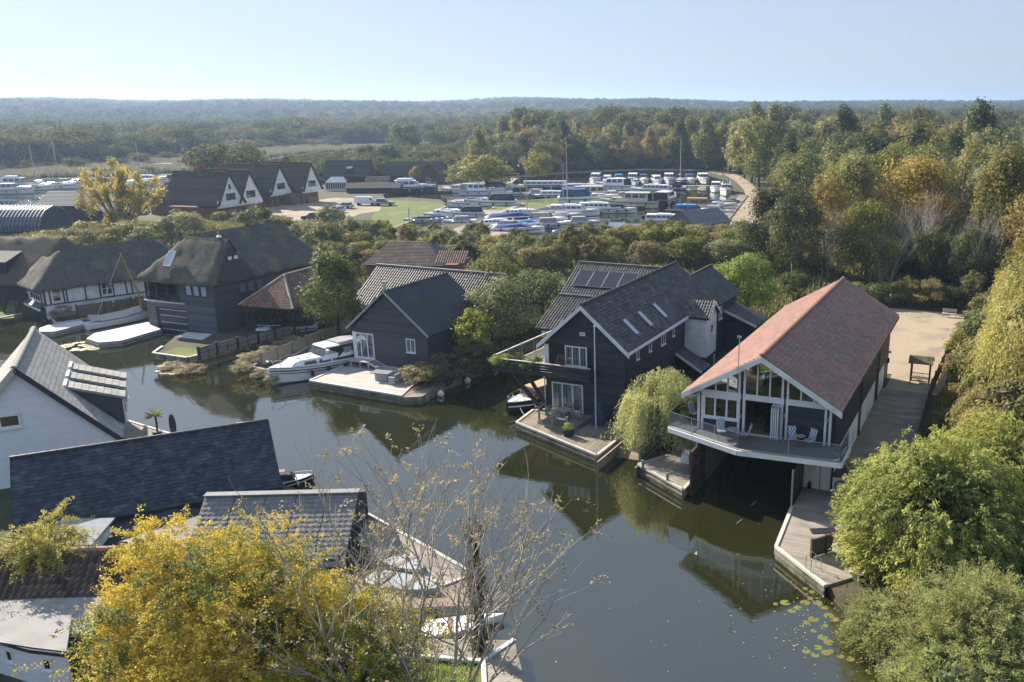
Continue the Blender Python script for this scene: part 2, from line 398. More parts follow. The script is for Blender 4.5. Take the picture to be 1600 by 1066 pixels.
WATER = bpy.data.materials.new('water'); WATER.use_nodes = True
N = WATER.node_tree.nodes; L = WATER.node_tree.links; b = N['Principled BSDF']
b.inputs['Base Color'].default_value = (.034, .034, .009, 1); b.inputs['Roughness'].default_value = .02; b.inputs['IOR'].default_value = 2.35
tc = N.new('ShaderNodeTexCoord'); n1 = N.new('ShaderNodeTexNoise'); n1.inputs['Scale'].default_value = .55; n1.inputs['Detail'].default_value = 4
n2 = N.new('ShaderNodeTexNoise'); n2.inputs['Scale'].default_value = 5; n2.inputs['Detail'].default_value = 2
ad = N.new('ShaderNodeMath'); ad.operation = 'MULTIPLY_ADD'; ad.inputs[1].default_value = .12
L.new(tc.outputs['Object'], n1.inputs['Vector']); L.new(tc.outputs['Object'], n2.inputs['Vector']); L.new(n2.outputs[0], ad.inputs[0]); L.new(n1.outputs[0], ad.inputs[2])
bp = N.new('ShaderNodeBump'); bp.inputs['Strength'].default_value = .04; bp.inputs['Distance'].default_value = .25
L.new(ad.outputs[0], bp.inputs['Height']); L.new(bp.outputs[0], b.inputs['Normal'])
n3 = N.new('ShaderNodeTexNoise'); n3.inputs['Scale'].default_value = .09; n3.inputs['Detail'].default_value = 5; L.new(tc.outputs['Object'], n3.inputs['Vector'])
m3 = N.new('ShaderNodeMix'); m3.data_type = 'RGBA'; m3.inputs[6].default_value = (.025, .026, .008, 1); m3.inputs[7].default_value = (.018, .021, .009, 1)
r3 = N.new('ShaderNodeMapRange'); r3.inputs['From Min'].default_value = .4; r3.inputs['From Max'].default_value = .62
n4 = N.new('ShaderNodeTexNoise'); n4.inputs['Scale'].default_value = .035; n4.inputs['Detail'].default_value = 6; L.new(tc.outputs['Object'], n4.inputs['Vector']); r4 = N.new('ShaderNodeMapRange'); r4.inputs['From Min'].default_value = .45; r4.inputs['From Max'].default_value = .7; r4.inputs['To Min'].default_value = .015; r4.inputs['To Max'].default_value = .05; L.new(n4.outputs[0], r4.inputs[0]); L.new(r4.outputs[0], b.inputs['Roughness'])
L.new(n3.outputs[0], r3.inputs[0]); L.new(r3.outputs[0], m3.inputs[0]); L.new(m3.outputs[2], b.inputs['Base Color'])
mb = MB(); mb.face([(-700, -200, 0), (500, -200, 0), (500, 700, 0), (-700, 700, 0)])
tag(mb.build('water', WATER), 'still olive-brown river and basin water', kind='structure')

def XY(p): return (p[0], p[1])
BASIN = [XY(p) for p in [(11.5, -150), (10.9, 20), (10.3, 31.7), (9.9, 36.6), (9.3, 38.9), FB.w(1.2, -9.5), FB.w(-1.33, -3), FB.w(-1.33, 21), FB.w(-7.65, 21), FB.w(-7.65, -2.6),
        FB.w(-11.95, -.75), FB.w(-12.1, 1.2), FB.w(-12.6, 4.6), FB.w(-14.9, 4.4), FH.w(.15, -3.4), FH.w(.1, -6.5), FH.w(-7.9, -2.9), FH.w(-8.1, 0), FH.w(-7.35, .6), FH.w(-7.35, 21), FH.w(-12.5, 24),
        (-10.5, 86), (-13.6, 78.4), (-16.5, 72.4), (-17.7, 68.7), FC.w(3.3, -6), FC.w(-6.4, -5.5), FC.w(-6.9, -1), FC.w(-7.2, 4), FC.w(-10.2, 4.6), (-32.4, 84.7), (-33.1, 76.4), (-34.9, 77.6),
        (-34.4, 88), (-31.5, 96), (-34.8, 97), (-36.9, 89.6), (-39.9, 84.4), (-42.2, 80.6), (-46.2, 82.2), (-46.6, 84.5), FT.w(-3.75, -1.6), FT.w(-3.75, 9), FT.w(-8.5, 9), FT.w(-8.5, -.1), FT.w(-9.7, -.1), FT.w(-9.9, 6.5),
        (-57.6, 100.3), (-63.2, 94.5), (-65.4, 97.3), (-65.8, 99.5), (-70, 99.2), (-71, 96.6), (-76, 96), (-90, 98), (-150, 105), (-220, 120), (-220, -150)]]
RIVER = [XY(P(*p)) for p in [(-120, 300), (0, 287), (60, 283), (150, 282), (230, 279), (330, 270), (400, 255), (470, 244), (530, 239.5), (600, 234), (652, 231.5), (680, 230.5), (700, 232), (690, 236), (655, 241), (600, 247), (562, 251),
         (480, 262), (400, 274), (300, 290), (215, 305), (160, 318), (90, 330), (0, 340), (-120, 350)]]
MARINA = [XY(P(*p)) for p in [(598, 307), (640, 301), (705, 302), (760, 299), (800, 300), (812, 296), (800, 288), (815, 279), (900, 272), (1000, 268.5), (1095, 269), (1120, 277), (1140, 283), (1147, 292), (1143, 306), (1128, 322), (1108, 338), (1080, 352),
          (1052, 372), (1000, 384), (930, 394), (850, 396), (795, 392), (775, 378), (800, 368), (835, 358), (868, 348), (905, 338), (940, 333), (1010, 326), (1030, 319), (1020, 313), (940, 306), (870, 312), (820, 316), (775, 318), (745, 323), (720, 329), (745, 333), (760, 340),
          (720, 352), (655, 360), (612, 357), (660, 341), (698, 321.5), (688, 315), (640, 311.5), (602, 313)]]
def ring(n, r): return [(r * math.sin(2 * math.pi * k / n), r * math.cos(2 * math.pi * k / n)) for k in range(n)]
def land(name, outer, holes, z, zb, m, label, kind='structure'):
    loops = [[Vector((p[0], p[1], z)) for p in l] for l in [outer] + holes]
    tri = tessellate_polygon(loops); flat = [p for l in loops for p in l]; mb = MB()
    mb.v = [tuple(p) for p in flat]
    for t in tri:
        a, b, c = (flat[i] for i in t)
        mb.f.append(tuple(t) if (b - a).cross(c - a).z > 0 else (t[0], t[2], t[1])); mb.var.append(.5)
    for l in loops:
        for k in range(len(l)):
            a, b = l[k], l[(k + 1) % len(l)]; mb.face([a, b, (b[0], b[1], zb), (a[0], a[1], zb)], .5)
    return tag(mb.build(name, m), label, kind=kind)
land('land', ring(72, 1000), [BASIN, RIVER, MARINA], .5, -2.2, EARTH, 'flat land between the water basins')
SHORE_L = [XY(p) for p in [(-230, 50), (-120, 60), (-52, 62), (-40.5, 62.5), P(197, 662, .5), P(262, 680, .5), (-26.5, 53.5), P(432, 752, .5), (-16.2, 47.6), (-12, 43.6), (-8.3, 40.1), (-7.0, 37.3), (-12.4, 36.7), (-12.6, 34.9), (-9.7, 34.35), (-5.5, 34.3), (-4.7, 31.4), (-3.6, 26), (-3, -60), (-230, -60)]]
land('near_bank', SHORE_L, [], .46, -2.2, EARTH, 'built up bank below the white houses')
def patch(name, pts, z, m, label):
    pts = [Vector((p[0], p[1], z)) for p in pts]; mb = MB(); tri = tessellate_polygon([pts]); mb.v = [tuple(p) for p in pts]
    for t in tri:
        a, b_, c = (pts[i] for i in t); mb.f.append(tuple(t) if (b_ - a).cross(c - a).z > 0 else (t[0], t[2], t[1])); mb.var.append(.5)
    return tag(mb.build(name, m), label, kind='structure')
# haze over the valley
hz = MB(); hz.box(-7600, 7600, -7600, 7600, -3.2, 95)
HM = bpy.data.materials.new('haze'); HM.use_nodes = True; HN = HM.node_tree.nodes; HN.remove(HN['Principled BSDF'])
pv = HN.new('ShaderNodeVolumePrincipled'); pv.inputs['Color'].default_value = (.50, .70, 1.0, 1); pv.inputs['Density'].default_value = .00022
pv.inputs['Anisotropy'].default_value = .35
HM.node_tree.links.new(pv.outputs[0], HN['Material Output'].inputs['Volume'])
tag(hz.build('haze', HM), 'thin blue autumn haze over the whole valley', 'haze', kind='stuff')
# ------------------------------------------------------------------ surfaces on the land
ROAD = [XY(P(*p, .5)) for p in [(1128, 262), (1140, 262), (1150, 272), (1172, 285), (1186, 300), (1196, 315), (1200, 335), (1196, 360), (1215, 385), (1200, 400), (1120, 385), (1100, 362), (1132, 348), (1152, 330), (1166, 308), (1162, 296), (1150, 284), (1130, 272)]]
patch('track', ROAD, .512, GRAVEL, 'pale gravel track curving round the marina')
patch('spit_lawn', [XY(P(*p, .5)) for p in [(800, 318), (940, 308), (1020, 315), (1026, 320), (940, 331), (870, 341), (740, 333), (730, 327)]], .512, LAWN, 'grass strip on the marina spit')
patch('spit_gravel', [XY(P(*p, .5)) for p in [(735, 329), (860, 329), (880, 333), (905, 336), (868, 346), (832, 356), (795, 366), (770, 376), (720, 372), (700, 362), (724, 352), (765, 341)]], .524, GRAVEL, 'gravel hardstanding on the marina spit')
patch('north_quay', [XY(P(*p, .5)) for p in [(700, 297), (800, 286), (810, 277), (900, 270), (1000, 266.5), (1100, 266.5), (1128, 274), (1128, 266), (1000, 263), (800, 274), (690, 290)]], .512, GRAVEL, 'gravel quay behind the moored cruisers')
patch('lawn', [XY(P(*p, .5)) for p in [(585, 329), (545, 318), (560, 311), (688, 316), (697, 321.5), (658, 341), (611, 357), (600, 372), (575, 362)]], .512, LAWN, 'mown green lawn beside the marina inlet')
patch('forecourt', [XY(P(*p, .5)) for p in [(400, 340), (405, 325), (480, 316), (520, 309), (562, 310), (560, 318), (598, 322), (592, 330), (560, 335), (540, 345), (540, 362), (480, 365), (430, 352)]], .518, GRAVEL, 'gravel forecourt with parked cars')
patch('boatyard_court', [XY(FB.w(u, v)) for u, v in [(.5, 22.2), (5.2, 22.2), (5.8, 54.5), (-6, 54.5), (-6, 28), (.5, 27)]], .55, PAVERS, 'sunlit sand coloured paved yard')
patch('car_yard', [XY(P(*p, .5)) for p in [(1120, 385), (1215, 385), (1235, 400), (1240, 425), (1180, 430), (1130, 400)]], .511, GRAVEL, 'gravel parking area at the end of the track')
patch('house_lawn', [XY(P(*p, .5)) for p in [(0, 475), (0, 499), (22, 497), (24, 470), (12, 462)]], .512, LAWN, 'green lawn beside the timber framed cottage')
patch('bank_lawn', [XY(P(*p, .5)) for p in [(255, 551), (292, 559), (360, 544), (395, 533), (420, 527), (415, 520), (310, 545), (275, 543)]], .512, LAWN, 'thin grass on the moored bank in front of the fence')
patch('near_lawn', [(-16, 33.6), (-9.2, 33.2), (-6.6, 32.6), (-6.2, 30), (-5, 24), (-18, 22)], .475, LAWN, 'bright mown lawn behind the near boardwalk')
# ------------------------------------------------------------------ woodland on the right, tree by tree
rg = random.Random(11)
def poisson(n, bbox, ok, dmin):
    out = []; tries = 0
    while len(out) < n and tries < n * 60:
        tries += 1; x = rg.uniform(bbox[0], bbox[1]); y = rg.uniform(bbox[2], bbox[3])
        if not ok(x, y): continue
        d = dmin(x, y)
        if any((x - a) ** 2 + (y - b_) ** 2 < d * d for a, b_ in out): continue
        out.append((x, y))
    return out
def pin(x, y, poly):
    c = False; n = len(poly)
    for i in range(n):
        x0, y0 = poly[i]; x1, y1 = poly[(i + 1) % n]
        if (y0 > y) != (y1 > y) and x < (x1 - x0) * (y - y0) / (y1 - y0) + x0: c = not c
    return c
ROADC = [(p[0], p[1]) for p in ROAD]
YARD = [XY(FB.w(u, v)) for u, v in [(-12, 24), (7, 24), (8, 57), (-12, 57)]]
def okr(x, y):
    if x > .47 * y + 16: return False
    if pin(x, y, YARD) or pin(x, y, ROADC) or pin(x + 4, y, ROADC) or pin(x - 5, y, ROADC) or pin(x, y + 4, ROADC): return False
    if y < 165: return x > 27 + (y - 108) * .1 and (x > 40 or y > 110)
    return x > 33 + max(0, (y - 260)) * -.01
pts = poisson(285, (24, 185, 92, 345), okr, lambda x, y: 4.9 + y * .0105)
pts.sort(key=lambda p: p[1])
KIND = {'OL': (OL, 'olive green'), 'DK': (DK, 'dark green'), 'YE': (YE, 'golden yellow'), 'WI': (WI, 'pale grey green'), 'BR': (BR, 'brownish'), 'TE': (TE, 'soft sage green'), 'OR': (OR, 'amber')}
SHAPE = ['rounded', 'tall narrow', 'open branched', 'broad lobed']
def kindat(x, y):
    q = math.sin(x * .071 + 1.3) + math.sin(y * .043 + x * .02) + rg.gauss(0, .75)
    return 'DK' if q < -1.3 else 'OL' if q < -.15 else 'TE' if q < .3 else 'WI' if q < .95 else 'BR' if q < 1.2 else 'YE' if q < 1.95 else 'OR'
for i, (x, y) in enumerate(pts):
    k = kindat(x, y); near = y < 175; j = rg.choice([0, 1, 2, 3]) if near else rg.choice([0, 1, 2, 3])
    if near and y < 125: k = rg.choice(['OL', 'DK', 'DK', 'OL', 'TE', 'BR'])
    pr = (NEARP if near else FARP)[j]
    s = rg.choice([.62, .8, .95, 1.1, 1.3]) * rg.uniform(.9, 1.1) * (1.12 if y > 160 else .98)
    band = 'just behind the paved yard' if y < 125 else 'in the near part of the right-hand wood' if y < 175 else 'by the gravel track east of the marina' if (x < 52 and y < 300) else 'in the middle of the right-hand wood' if y < 250 else 'in the far part of the right-hand wood'
    tree(x, y, pr, s, KIND[k][0], 'woodland_tree', f'{KIND[k][1]} {SHAPE[j]} tree {band}', 'tree', f'{KIND[k][1]} {SHAPE[j]} trees {band}', rg=rg)
# north wood behind the moored cruisers
def okn(x, y): return -62 < x < 42 and not pin(x, y, ROADC) and y > 322 + max(0, (-x - 20)) * -.9
ptn = poisson(74, (-62, 42, 283, 405), lambda x, y: okn(x, y) and not pin(x, y - 5, MARINA) and not pin(x, y, MARINA) and not (x < -32 and y < 312), lambda x, y: 7.0)
for x, y in ptn:
    front = y < 345; k = rg.choice(['DK', 'DK', 'OL', 'DK', 'OL', 'TE', 'BR']) if front else rg.choice(['OL', 'TE', 'YE', 'BR', 'OL', 'WI', 'DK'])
    j = rg.randrange(4); w_ = 'standing right behind the marina quay' if front else 'behind the dark trees of the marina quay'
    tree(x, y, FARP[j], rg.uniform(.85, 1.12) * (1.0 if front else 1.15), KIND[k][0], 'quay_tree', f'{KIND[k][1]} {SHAPE[j]} tree {w_}', 'tree', f'{KIND[k][1]} {SHAPE[j]} trees {w_}', rg=rg)
# ------------------------------------------------------------------ shrub belt between the houses and the marina
SH = ['rounded', 'upright', 'straggly']
def oks(x, y):
    if pin(x, y, MARINA) or pin(x, y + 3, MARINA): return False
    return 122 < y < 156 and -50 < x < 24
belt = poisson(92, (-50, 24, 120, 157), oks, lambda x, y: 3.5)
for x, y in belt:
    k = rg.choice(['OL', 'OL', 'TE', 'BR', 'WI', 'OL', 'DK']) if x < -12 else rg.choice(['OL', 'OL', 'TE', 'OL', 'BR'])
    j = rg.randrange(3); w_ = 'behind the chalet roofs' if x < -18 else 'in the hedge in front of the marina boats' if y > 136 else 'behind the black house'
    s = rg.uniform(.8, 1.12) * (.8 if y > 142 else 1.0) * (.86 if x < -12 else 1.1)
    tree(x, y, SHRUBP[j], s, KIND[k][0], 'hedge_shrub', f'{KIND[k][1]} {SH[j]} shrub {w_}', 'shrub', f'{KIND[k][1]} {SH[j]} shrubs {w_}', sx=s * 1.15, rg=rg)
# shrubs west of the belt, round the thatched houses
def oks2(x, y): return True
PL = [(P(470, 402, .5), 1), (P(505, 395, .5), 0), (P(545, 392, .5), 1), (P(440, 375, .5), 0), (P(375, 352, .5), 2), (P(345, 350, .5), 0), (P(320, 365, .5), 2), (P(295, 378, .5), 0), (P(420, 362, .5), 2), (P(260, 392, .5), 1),
      (P(120, 395, .5), 0), (P(90, 400, .5), 2), (P(75, 418, .5), 0), (P(150, 398, .5), 2), (P(205, 392, .5), 0), (P(232, 398, .5), 2), (P(405, 378, .5), 1), (P(520, 372, .5), 1), (P(490, 380, .5), 2), (P(310, 340, .5), 0), (P(280, 352, .5), 1)]
for i, (p, j) in enumerate(PL):
    k = ['TE', 'OL', 'WI', 'OL', 'TE'][i % 5] if p[0] > -80 else ['YE', 'BR', 'OL'][i % 3]
    w_ = 'behind the thatched boathouse' if p[0] > -78 else 'behind the timber framed cottage'
    s = rg.uniform(.9, 1.2) * (.55 if p[1] > 165 else 1)
    tree(p[0], p[1], SHRUBP[j], s, KIND[k][0], 'garden_shrub', f'{KIND[k][1]} {SH[j]} shrub {w_}', 'shrub', f'{KIND[k][1]} {SH[j]} shrubs {w_}', sx=s * 1.3, rg=rg)
# single trees one can point at
def at_(px, py, pr, s, col, name, label, cat='tree', sx=None, z=.5):
    p = P(px, py, z); return tree(p[0], p[1], pr, s, col, name, label, cat, None, z=z, sx=sx, rg=rg)
at_(530, 532, NEARP[1], .62, (.085, .098, .03), 'cypress_tree', 'tall dark dense evergreen between the carport and the black chalet', sx=.86)
at_(502, 520, NEARP[1], .36, (.16, .17, .045), 'young_tree', 'small lighter tree at the foot of the dark evergreen by the carport', sx=.5)
at_(1166, 505, NEARP[0], .62, (.145, .175, .035), 'lime_tree', 'round bright green tree between the black house and red-roofed boathouse', sx=.84)
at_(566, 382, SHRUBP[0], .95, (.10, .12, .06), 'pollard_willow', 'round grey green pollard at the corner of the lawn', sx=1.15)
at_(630, 246, FARP[2], 1.35, (.085, .10, .045), 'oak_tree', 'single large round tree standing in the river marsh', sx=1.45)
at_(760, 297, FARP[0], .80, (.18, .185, .045), 'weeping_willow', 'broad yellow green willow at the left end of the marina', sx=1.75)
at_(722, 292, FARP[0], .6, (.16, .17, .045), 'weeping_willow', 'smaller willow leaning against the broad willow by the marina', sx=1.0)
at_(842, 284, FARP[0], .74, (.20, .185, .04), 'yellow_tree', 'bright yellow rounded tree beside the marina willow', sx=1.0)
at_(610, 268, FARP[2], .85, (.05, .065, .022), 'pine_tree', 'dark pine over the roofs behind the far houses', sx=.95)
at_(575, 266, FARP[2], .8, (.052, .062, .024), 'pine_tree', 'dark round pine left of the far brown bungalow', sx=.9)
at_(650, 287, FARP[1], .35, (.21, .18, .035), 'yellow_bush', 'small yellow bush in front of the far brown bungalow', sx=.55)
at_(833, 215, FARP[0], 1.1, (.04, .052, .026), 'round_tree', 'dark domed tree above the skyline left of centre', sx=1.3)
at_(1226, 205, CONE, 1.3, (.030, .042, .018), 'conifer', 'dark pointed conifer rising from the right-hand wood')
at_(1000, 222, FARP[1], 1.0, (.15, .14, .05), 'birch_tree', 'slender pale tree behind the marina masts')
for q in ((1105, 268), (1135, 258)): at_(*q, FARP[1], 1.25, (.13, .145, .045), 'poplar_tree', 'tall pale green poplar at the head of the marina track' if q[0] == 1105 else 'second tall poplar right at the bend of the gravel track', sx=1.5)
at_(1236, 448, NEARP[2], 1.0, (.07, .07, .03), 'bare_tree', 'thin dark tree over the red roof with bare lower branches')
at_(1205, 430, NEARP[0], 1.02, (.035, .045, .02), 'holly_tree', 'near black evergreen tree left of the yellow birch', sx=.95)
at_(1285, 425, NEARP[2], 1.05, (.175, .145, .04), 'birch_tree', 'loose golden birch above the red roof', sx=1.0)
at_(1432, 395, NEARP[3], 1.3, (.030, .040, .016), 'oak_tree', 'very dark spreading oak in the middle of the right-hand wood', sx=1.3)
at_(1240, 470, SHRUBP[0], .8, (.07, .08, .03), 'laurel_bush', 'dark bush behind the far corner of the red roof', 'bush')
for i, (u, v) in enumerate([(-4.5, 56), (-2, 56.5), (.5, 56.2), (3, 57), (5.5, 57.5), (-6.8, 55), (7.5, 53), (7.6, 48), (7.0, 42), (-9, 52), (8.2, 37)]):
    p = FB.w(u, v); k = ['TE', 'OL', 'BR', 'DK'][i % 4]
    tree(p[0], p[1], SHRUBP[i % 3], rg.uniform(.6, .85), KIND[k][0], 'yard_shrub', f'{KIND[k][1]} {SH[i % 3]} shrub along the edge of the paved yard', 'shrub', f'{KIND[k][1]} {SH[i % 3]} shrubs along the paved yard', rg=rg, sx=.9)
for i, (u, v, s) in enumerate([(6.2, 33, .8), (7.5, 30, 1.0), (6.5, 26, .75), (8.5, 25, 1.1), (6.6, 21.5, .7), (9.5, 20, 1.1), (6.3, 17, .6), (8.2, 15, .9), (5.9, 13, .5), (11, 12, 1.1)]):
    p = FB.w(u, v); k = ['OL', 'TE', 'BR', 'WI'][i % 4]
    tree(p[0], p[1], SHRUBP[i % 3], s, KIND[k][0], 'fence_shrub', f'{KIND[k][1]} {SH[i % 3]} bush behind the fence of the boathouse path', 'bush', f'{KIND[k][1]} {SH[i % 3]} bushes behind the boathouse path fence', rg=rg, sx=s * 1.0)
# right-hand hanging willows
def strands(name, R, H, n, per, L, leaf, wid, seed, spread=.22, hang=.9, dome=1.0, jit=.10, m=None, out=.55, zmin=0.1, K=26):
    """crown of drooping sprays: strands start on limbs of a dome and fall under their weight"""
    rgn = np.random.default_rng(seed)
    c = rgn.normal(size=(K, 3)); c /= np.linalg.norm(c, axis=1, keepdims=True); c[:, 2] = np.abs(c[:, 2]) * .9
    cv = rgn.random(K); k = rgn.integers(0, K, n)
    d = c[k] + rgn.normal(size=(n, 3)) * spread; d /= np.linalg.norm(d, axis=1, keepdims=True); d[:, 2] = np.abs(d[:, 2])
    rr = rgn.uniform(.35, 1.0, n) ** .6 * rgn.uniform(.78, 1.12, K)[k]
    p0 = d * rr[:, None] * np.array([R, R, H * dome])
    o = d.copy(); o[:, 2] *= .35; o += rgn.normal(size=(n, 3)) * .22
    Ls = L * rgn.uniform(.55, 1.2, n)
    t = (np.arange(per) + rgn.random((n, per)) * .9) / per
    pos = p0[:, None, :] + o[:, None, :] * (Ls[:, None, None] * out * t[..., None]) ; pos[..., 2] -= hang * Ls[:, None] * t ** 1.7
    tan = o[:, None, :] * out * np.ones((n, per, 1)); tan = tan + 0; tan[..., 2] -= hang * 1.7 * t ** .7
    pos = pos + rgn.normal(size=pos.shape) * jit; tan = tan / np.linalg.norm(tan, axis=2, keepdims=True) + rgn.normal(size=tan.shape) * .42
    pos = pos.reshape(-1, 3); tan = tan.reshape(-1, 3); keep = pos[:, 2] > zmin
    N_ = len(pos); nr = np.repeat(d, per, 0) * .7 + rgn.normal(size=(N_, 3)) * .6 + np.array([0, 0, .3])
    var = .5 * np.repeat(cv[k], per) + .25 * np.repeat(rgn.random(n), per) + .25 * rgn.random(N_)
    return leaf_mesh(name, pos[keep], tan[keep], nr[keep], leaf * rgn.uniform(.7, 1.3, keep.sum()), wid * rgn.uniform(.7, 1.3, keep.sum()), var[keep], m or LEAF)
def special(name, label, cat, p, parts, z=.5, rz=0):
    t = thing(name, label, cat, (p[0], p[1], z), rz)
    for nm, me, loc, col in parts:
        o = inst(nm, me, t, loc)
        if col: o.color = (*col, 1)
    return t
# weeping willow in front of the black house
wp = FH.w(4.1, -3.7)
wt = MB(); wt.tube([(0, 0, -.3), (.05, .02, .6), (-.05, .05, 1.4), (.1, 0, 2.3), (-.1, .1, 3.6)], [.34, .27, .25, .22, .1], 9)
for a in range(7): wt.tube([(0, .02, 1.9), (math.cos(a * .9) * .8, math.sin(a * .9) * .8, 3.1), (math.cos(a * .9 + .2) * 1.6, math.sin(a * .9 + .2) * 1.6, 3.9)], [.14, .09, .03], 5)
special('weeping_willow', 'small weeping willow in front of the black house', 'tree', wp, [('trunk', wt.mesh('willow_wood', BARK, True), (0, 0, 0), None),
        ('crown', strands('willow_leaves', 2.45, 2.2, 1500, 26, 3.0, .21, .05, 51, hang=1.1, jit=.07, out=.34, zmin=-2.7, K=19, spread=.2), (-.2, 0, 3.5), (.235, .245, .12))])
# chalet trees
at_(742, 574, SHRUBP[1], .95, (.19, .205, .05), 'young_willow', 'bright yellow green young tree beside the black chalet', sx=1.15)
at_(790, 552, NEARP[0], .60, (.15, .165, .075), 'willow_tree', 'rounded grey green tree filling the gap beside the black house', sx=.82)
at_(850, 530, NEARP[0], .58, (.13, .15, .06), 'willow_tree', 'smaller grey green tree behind the balcony of the black house', sx=.72)
at_(770, 520, NEARP[3], .66, (.12, .135, .05), 'alder_tree', 'broad tree behind the grooved roof by the chalet', sx=.75)
at_(700, 598, SHRUBP[2], .55, (.10, .085, .05), 'bramble', 'dull brown bramble on the bank behind the chalet terrace', 'bush', sx=.9)
at_(722, 590, SHRUBP[2], .6, (.095, .08, .05), 'bramble', 'greyish bramble further along the chalet bank', 'bush', sx=.9)
at_(745, 580, SHRUBP[2], .6, (.085, .08, .05), 'bramble', 'dark bramble under the bright young tree', 'bush', sx=.9)
at_(765, 572, SHRUBP[2], .65, (.085, .08, .05), 'bramble', 'dark bramble at the far end of the chalet bank', 'bush', sx=1.0)
at_(662, 601, SHRUBP[0], .40, (.21, .20, .10), 'terrace_bush', 'dry tufted round bush at the right end of the chalet terrace', 'bush', sx=.75, z=.6)
for i, (px_, py_, s) in enumerate([(378, 585, .26), (390, 572, .3), (402, 566, .26), (420, 556, .24), (440, 549, .24), (408, 592, .2), (425, 598, .16), (455, 541, .24)]):
    at_(px_, py_, SHRUBP[2], s, (.21, .185, .125), 'reed_clump', ['buff seeding plants at the water end of the bamboo fence', 'buff plants behind the left end of the bamboo fence', 'dry flowering plants along the bamboo fence', 'dry plants halfway along the bamboo fence',
        'dry plants near the carport end of the bamboo fence', 'low buff plants at the dock corner by the fence', 'lowest buff tuft at the corner by the cruiser bow', 'last dry plants before the small boat'][i], 'plant', sx=s * 1.7, z=.3)
at_(100, 500, SHRUBP[2], .36, (.16, .14, .09), 'waterside_bush', 'dry grey bush on the bank left of the sailing dinghy', 'bush', sx=.55)
for i, (px_, py_) in enumerate([(118, 482), (135, 478), (152, 474), (165, 470)]): at_(px_, py_, SHRUBP[2], .34, (.085, .09, .07), 'climber', ['dark climbing shrub nearest the thatched cottage corner', 'dark climber on the cottage fence, second from the corner', 'dark climber on the cottage fence near the middle', 'dark climber beside the cottage window'][i], 'bush', sx=.5)
at_(300, 583, SHRUBP[2], .16, (.17, .13, .08), 'waterside_plant', 'brown tuft growing in the water below the fenced bank', 'plant', sx=.6, z=0)
at_(270, 576, SHRUBP[2], .13, (.17, .14, .09), 'waterside_plant', 'low brown tuft at the corner of the fenced bank', 'plant', sx=.5, z=0)
# fan shaped golden willow behind the cottage
p = P(190, 368, .5); mbf = MB(); rr = random.Random(3)
for k in range(26):
    a = rr.uniform(-1, 1); b_ = rr.uniform(-.5, .5); Lk = rr.uniform(8, 13.5)
    tip = Vector((a * 7.5, b_ * 6, Lk * (1 - .35 * abs(a))))
    mbf.tube([(a * .8, b_ * .8, -.2), (a * 2.2, b_ * 2, tip.z * .35), tip * .75, tip], [.17, .13, .07, .02], 5)
wood = mbf.mesh('golden_willow_wood', BARK, True)
rgn = np.random.default_rng(9); n = 15000
vv = np.array(mbf.v); idx = rgn.integers(0, len(vv), n); pos = vv[idx] * rgn.uniform(.97, 1.05, (n, 1)) + rgn.normal(size=(n, 3)) * .42; pos = pos[pos[:, 2] > 1.5]; n = len(pos)
ax = pos * np.array([1, 1, .8]) + rgn.normal(size=(n, 3)) * 2
gl = leaf_mesh('golden_willow_leaves', pos, ax, rgn.normal(size=(n, 3)), .5, .22, rgn.random(n) * .5 + .5 * (np.sin(pos[:, 0] * 2) * .5 + .5), LEAF)
special('golden_willow', 'large golden fan shaped willow behind the timber framed cottage', 'tree', p, [('trunk', wood, (0, 0, 0), None), ('crown', gl, (0, 0, 0), (.28, .235, .08))])
# ------------------------------------------------------------------ near foliage
def birchlike(name, R, H, n, per, seed, leaf, wid, K=48):
    """clumps of short arching twigs on a rounded crown"""
    rgn = np.random.default_rng(seed)
    c = rgn.normal(size=(K, 3)); c /= np.linalg.norm(c, axis=1, keepdims=True); c *= rgn.uniform(.45, .95, (K, 1)); cv = rgn.random(K); cr = rgn.uniform(.17, .36, K)
    k = rgn.integers(0, K, n); q = rgn.normal(size=(n, 3)); q /= np.linalg.norm(q, axis=1, keepdims=True)
    p0 = c[k] + q * (cr[k] * rgn.random(n) ** .45)[:, None]
    o = q * .8 + c[k] * .5 + rgn.normal(size=(n, 3)) * .4; o[:, 2] = o[:, 2] * .6 + .05
    t = rgn.random((n, per)); Ls = rgn.uniform(.4, .95, n)
    pos = p0[:, None] * np.array([R, R, H]) + o[:, None] * (Ls[:, None, None] * t[..., None]); pos[..., 2] -= .5 * Ls[:, None] * t ** 2
    pos = (pos + rgn.normal(size=pos.shape) * .06).reshape(-1, 3); N_ = len(pos)
    nr = rgn.normal(size=(N_, 3)) * .8 + np.repeat(q, per, 0) * .5 + np.array([0, 0, .5])
    return leaf_mesh(name, pos, rgn.normal(size=(N_, 3)), nr, leaf * rgn.uniform(.6, 1.3, N_), wid * rgn.uniform(.6, 1.3, N_), .5 * np.repeat(cv[k], per) + .5 * rgn.random(N_), LEAF)
def limbs(name, R, H, z0, r, n, seed, m=PALEBARK):
    mb = MB(); rq = random.Random(seed); mb.tube([(0, 0, z0), (.15, .1, z0 * .5), (0, .1, 0), (.1, 0, H * .6)], [r, r * .8, r * .6, r * .2], 8)
    for k in range(n):
        a = rq.uniform(0, 6.28); e = rq.uniform(-.2, .9); s = Vector((0, .05, z0 * rq.uniform(0, .5))); t_ = Vector((math.cos(a) * R * .85, math.sin(a) * R * .85, H * e))
        mb.tube([s, s.lerp(t_, .5) + Vector((0, 0, .5)), t_], [r * .4, r * .22, r * .05], 5)
    return mb.mesh(name, m, True)
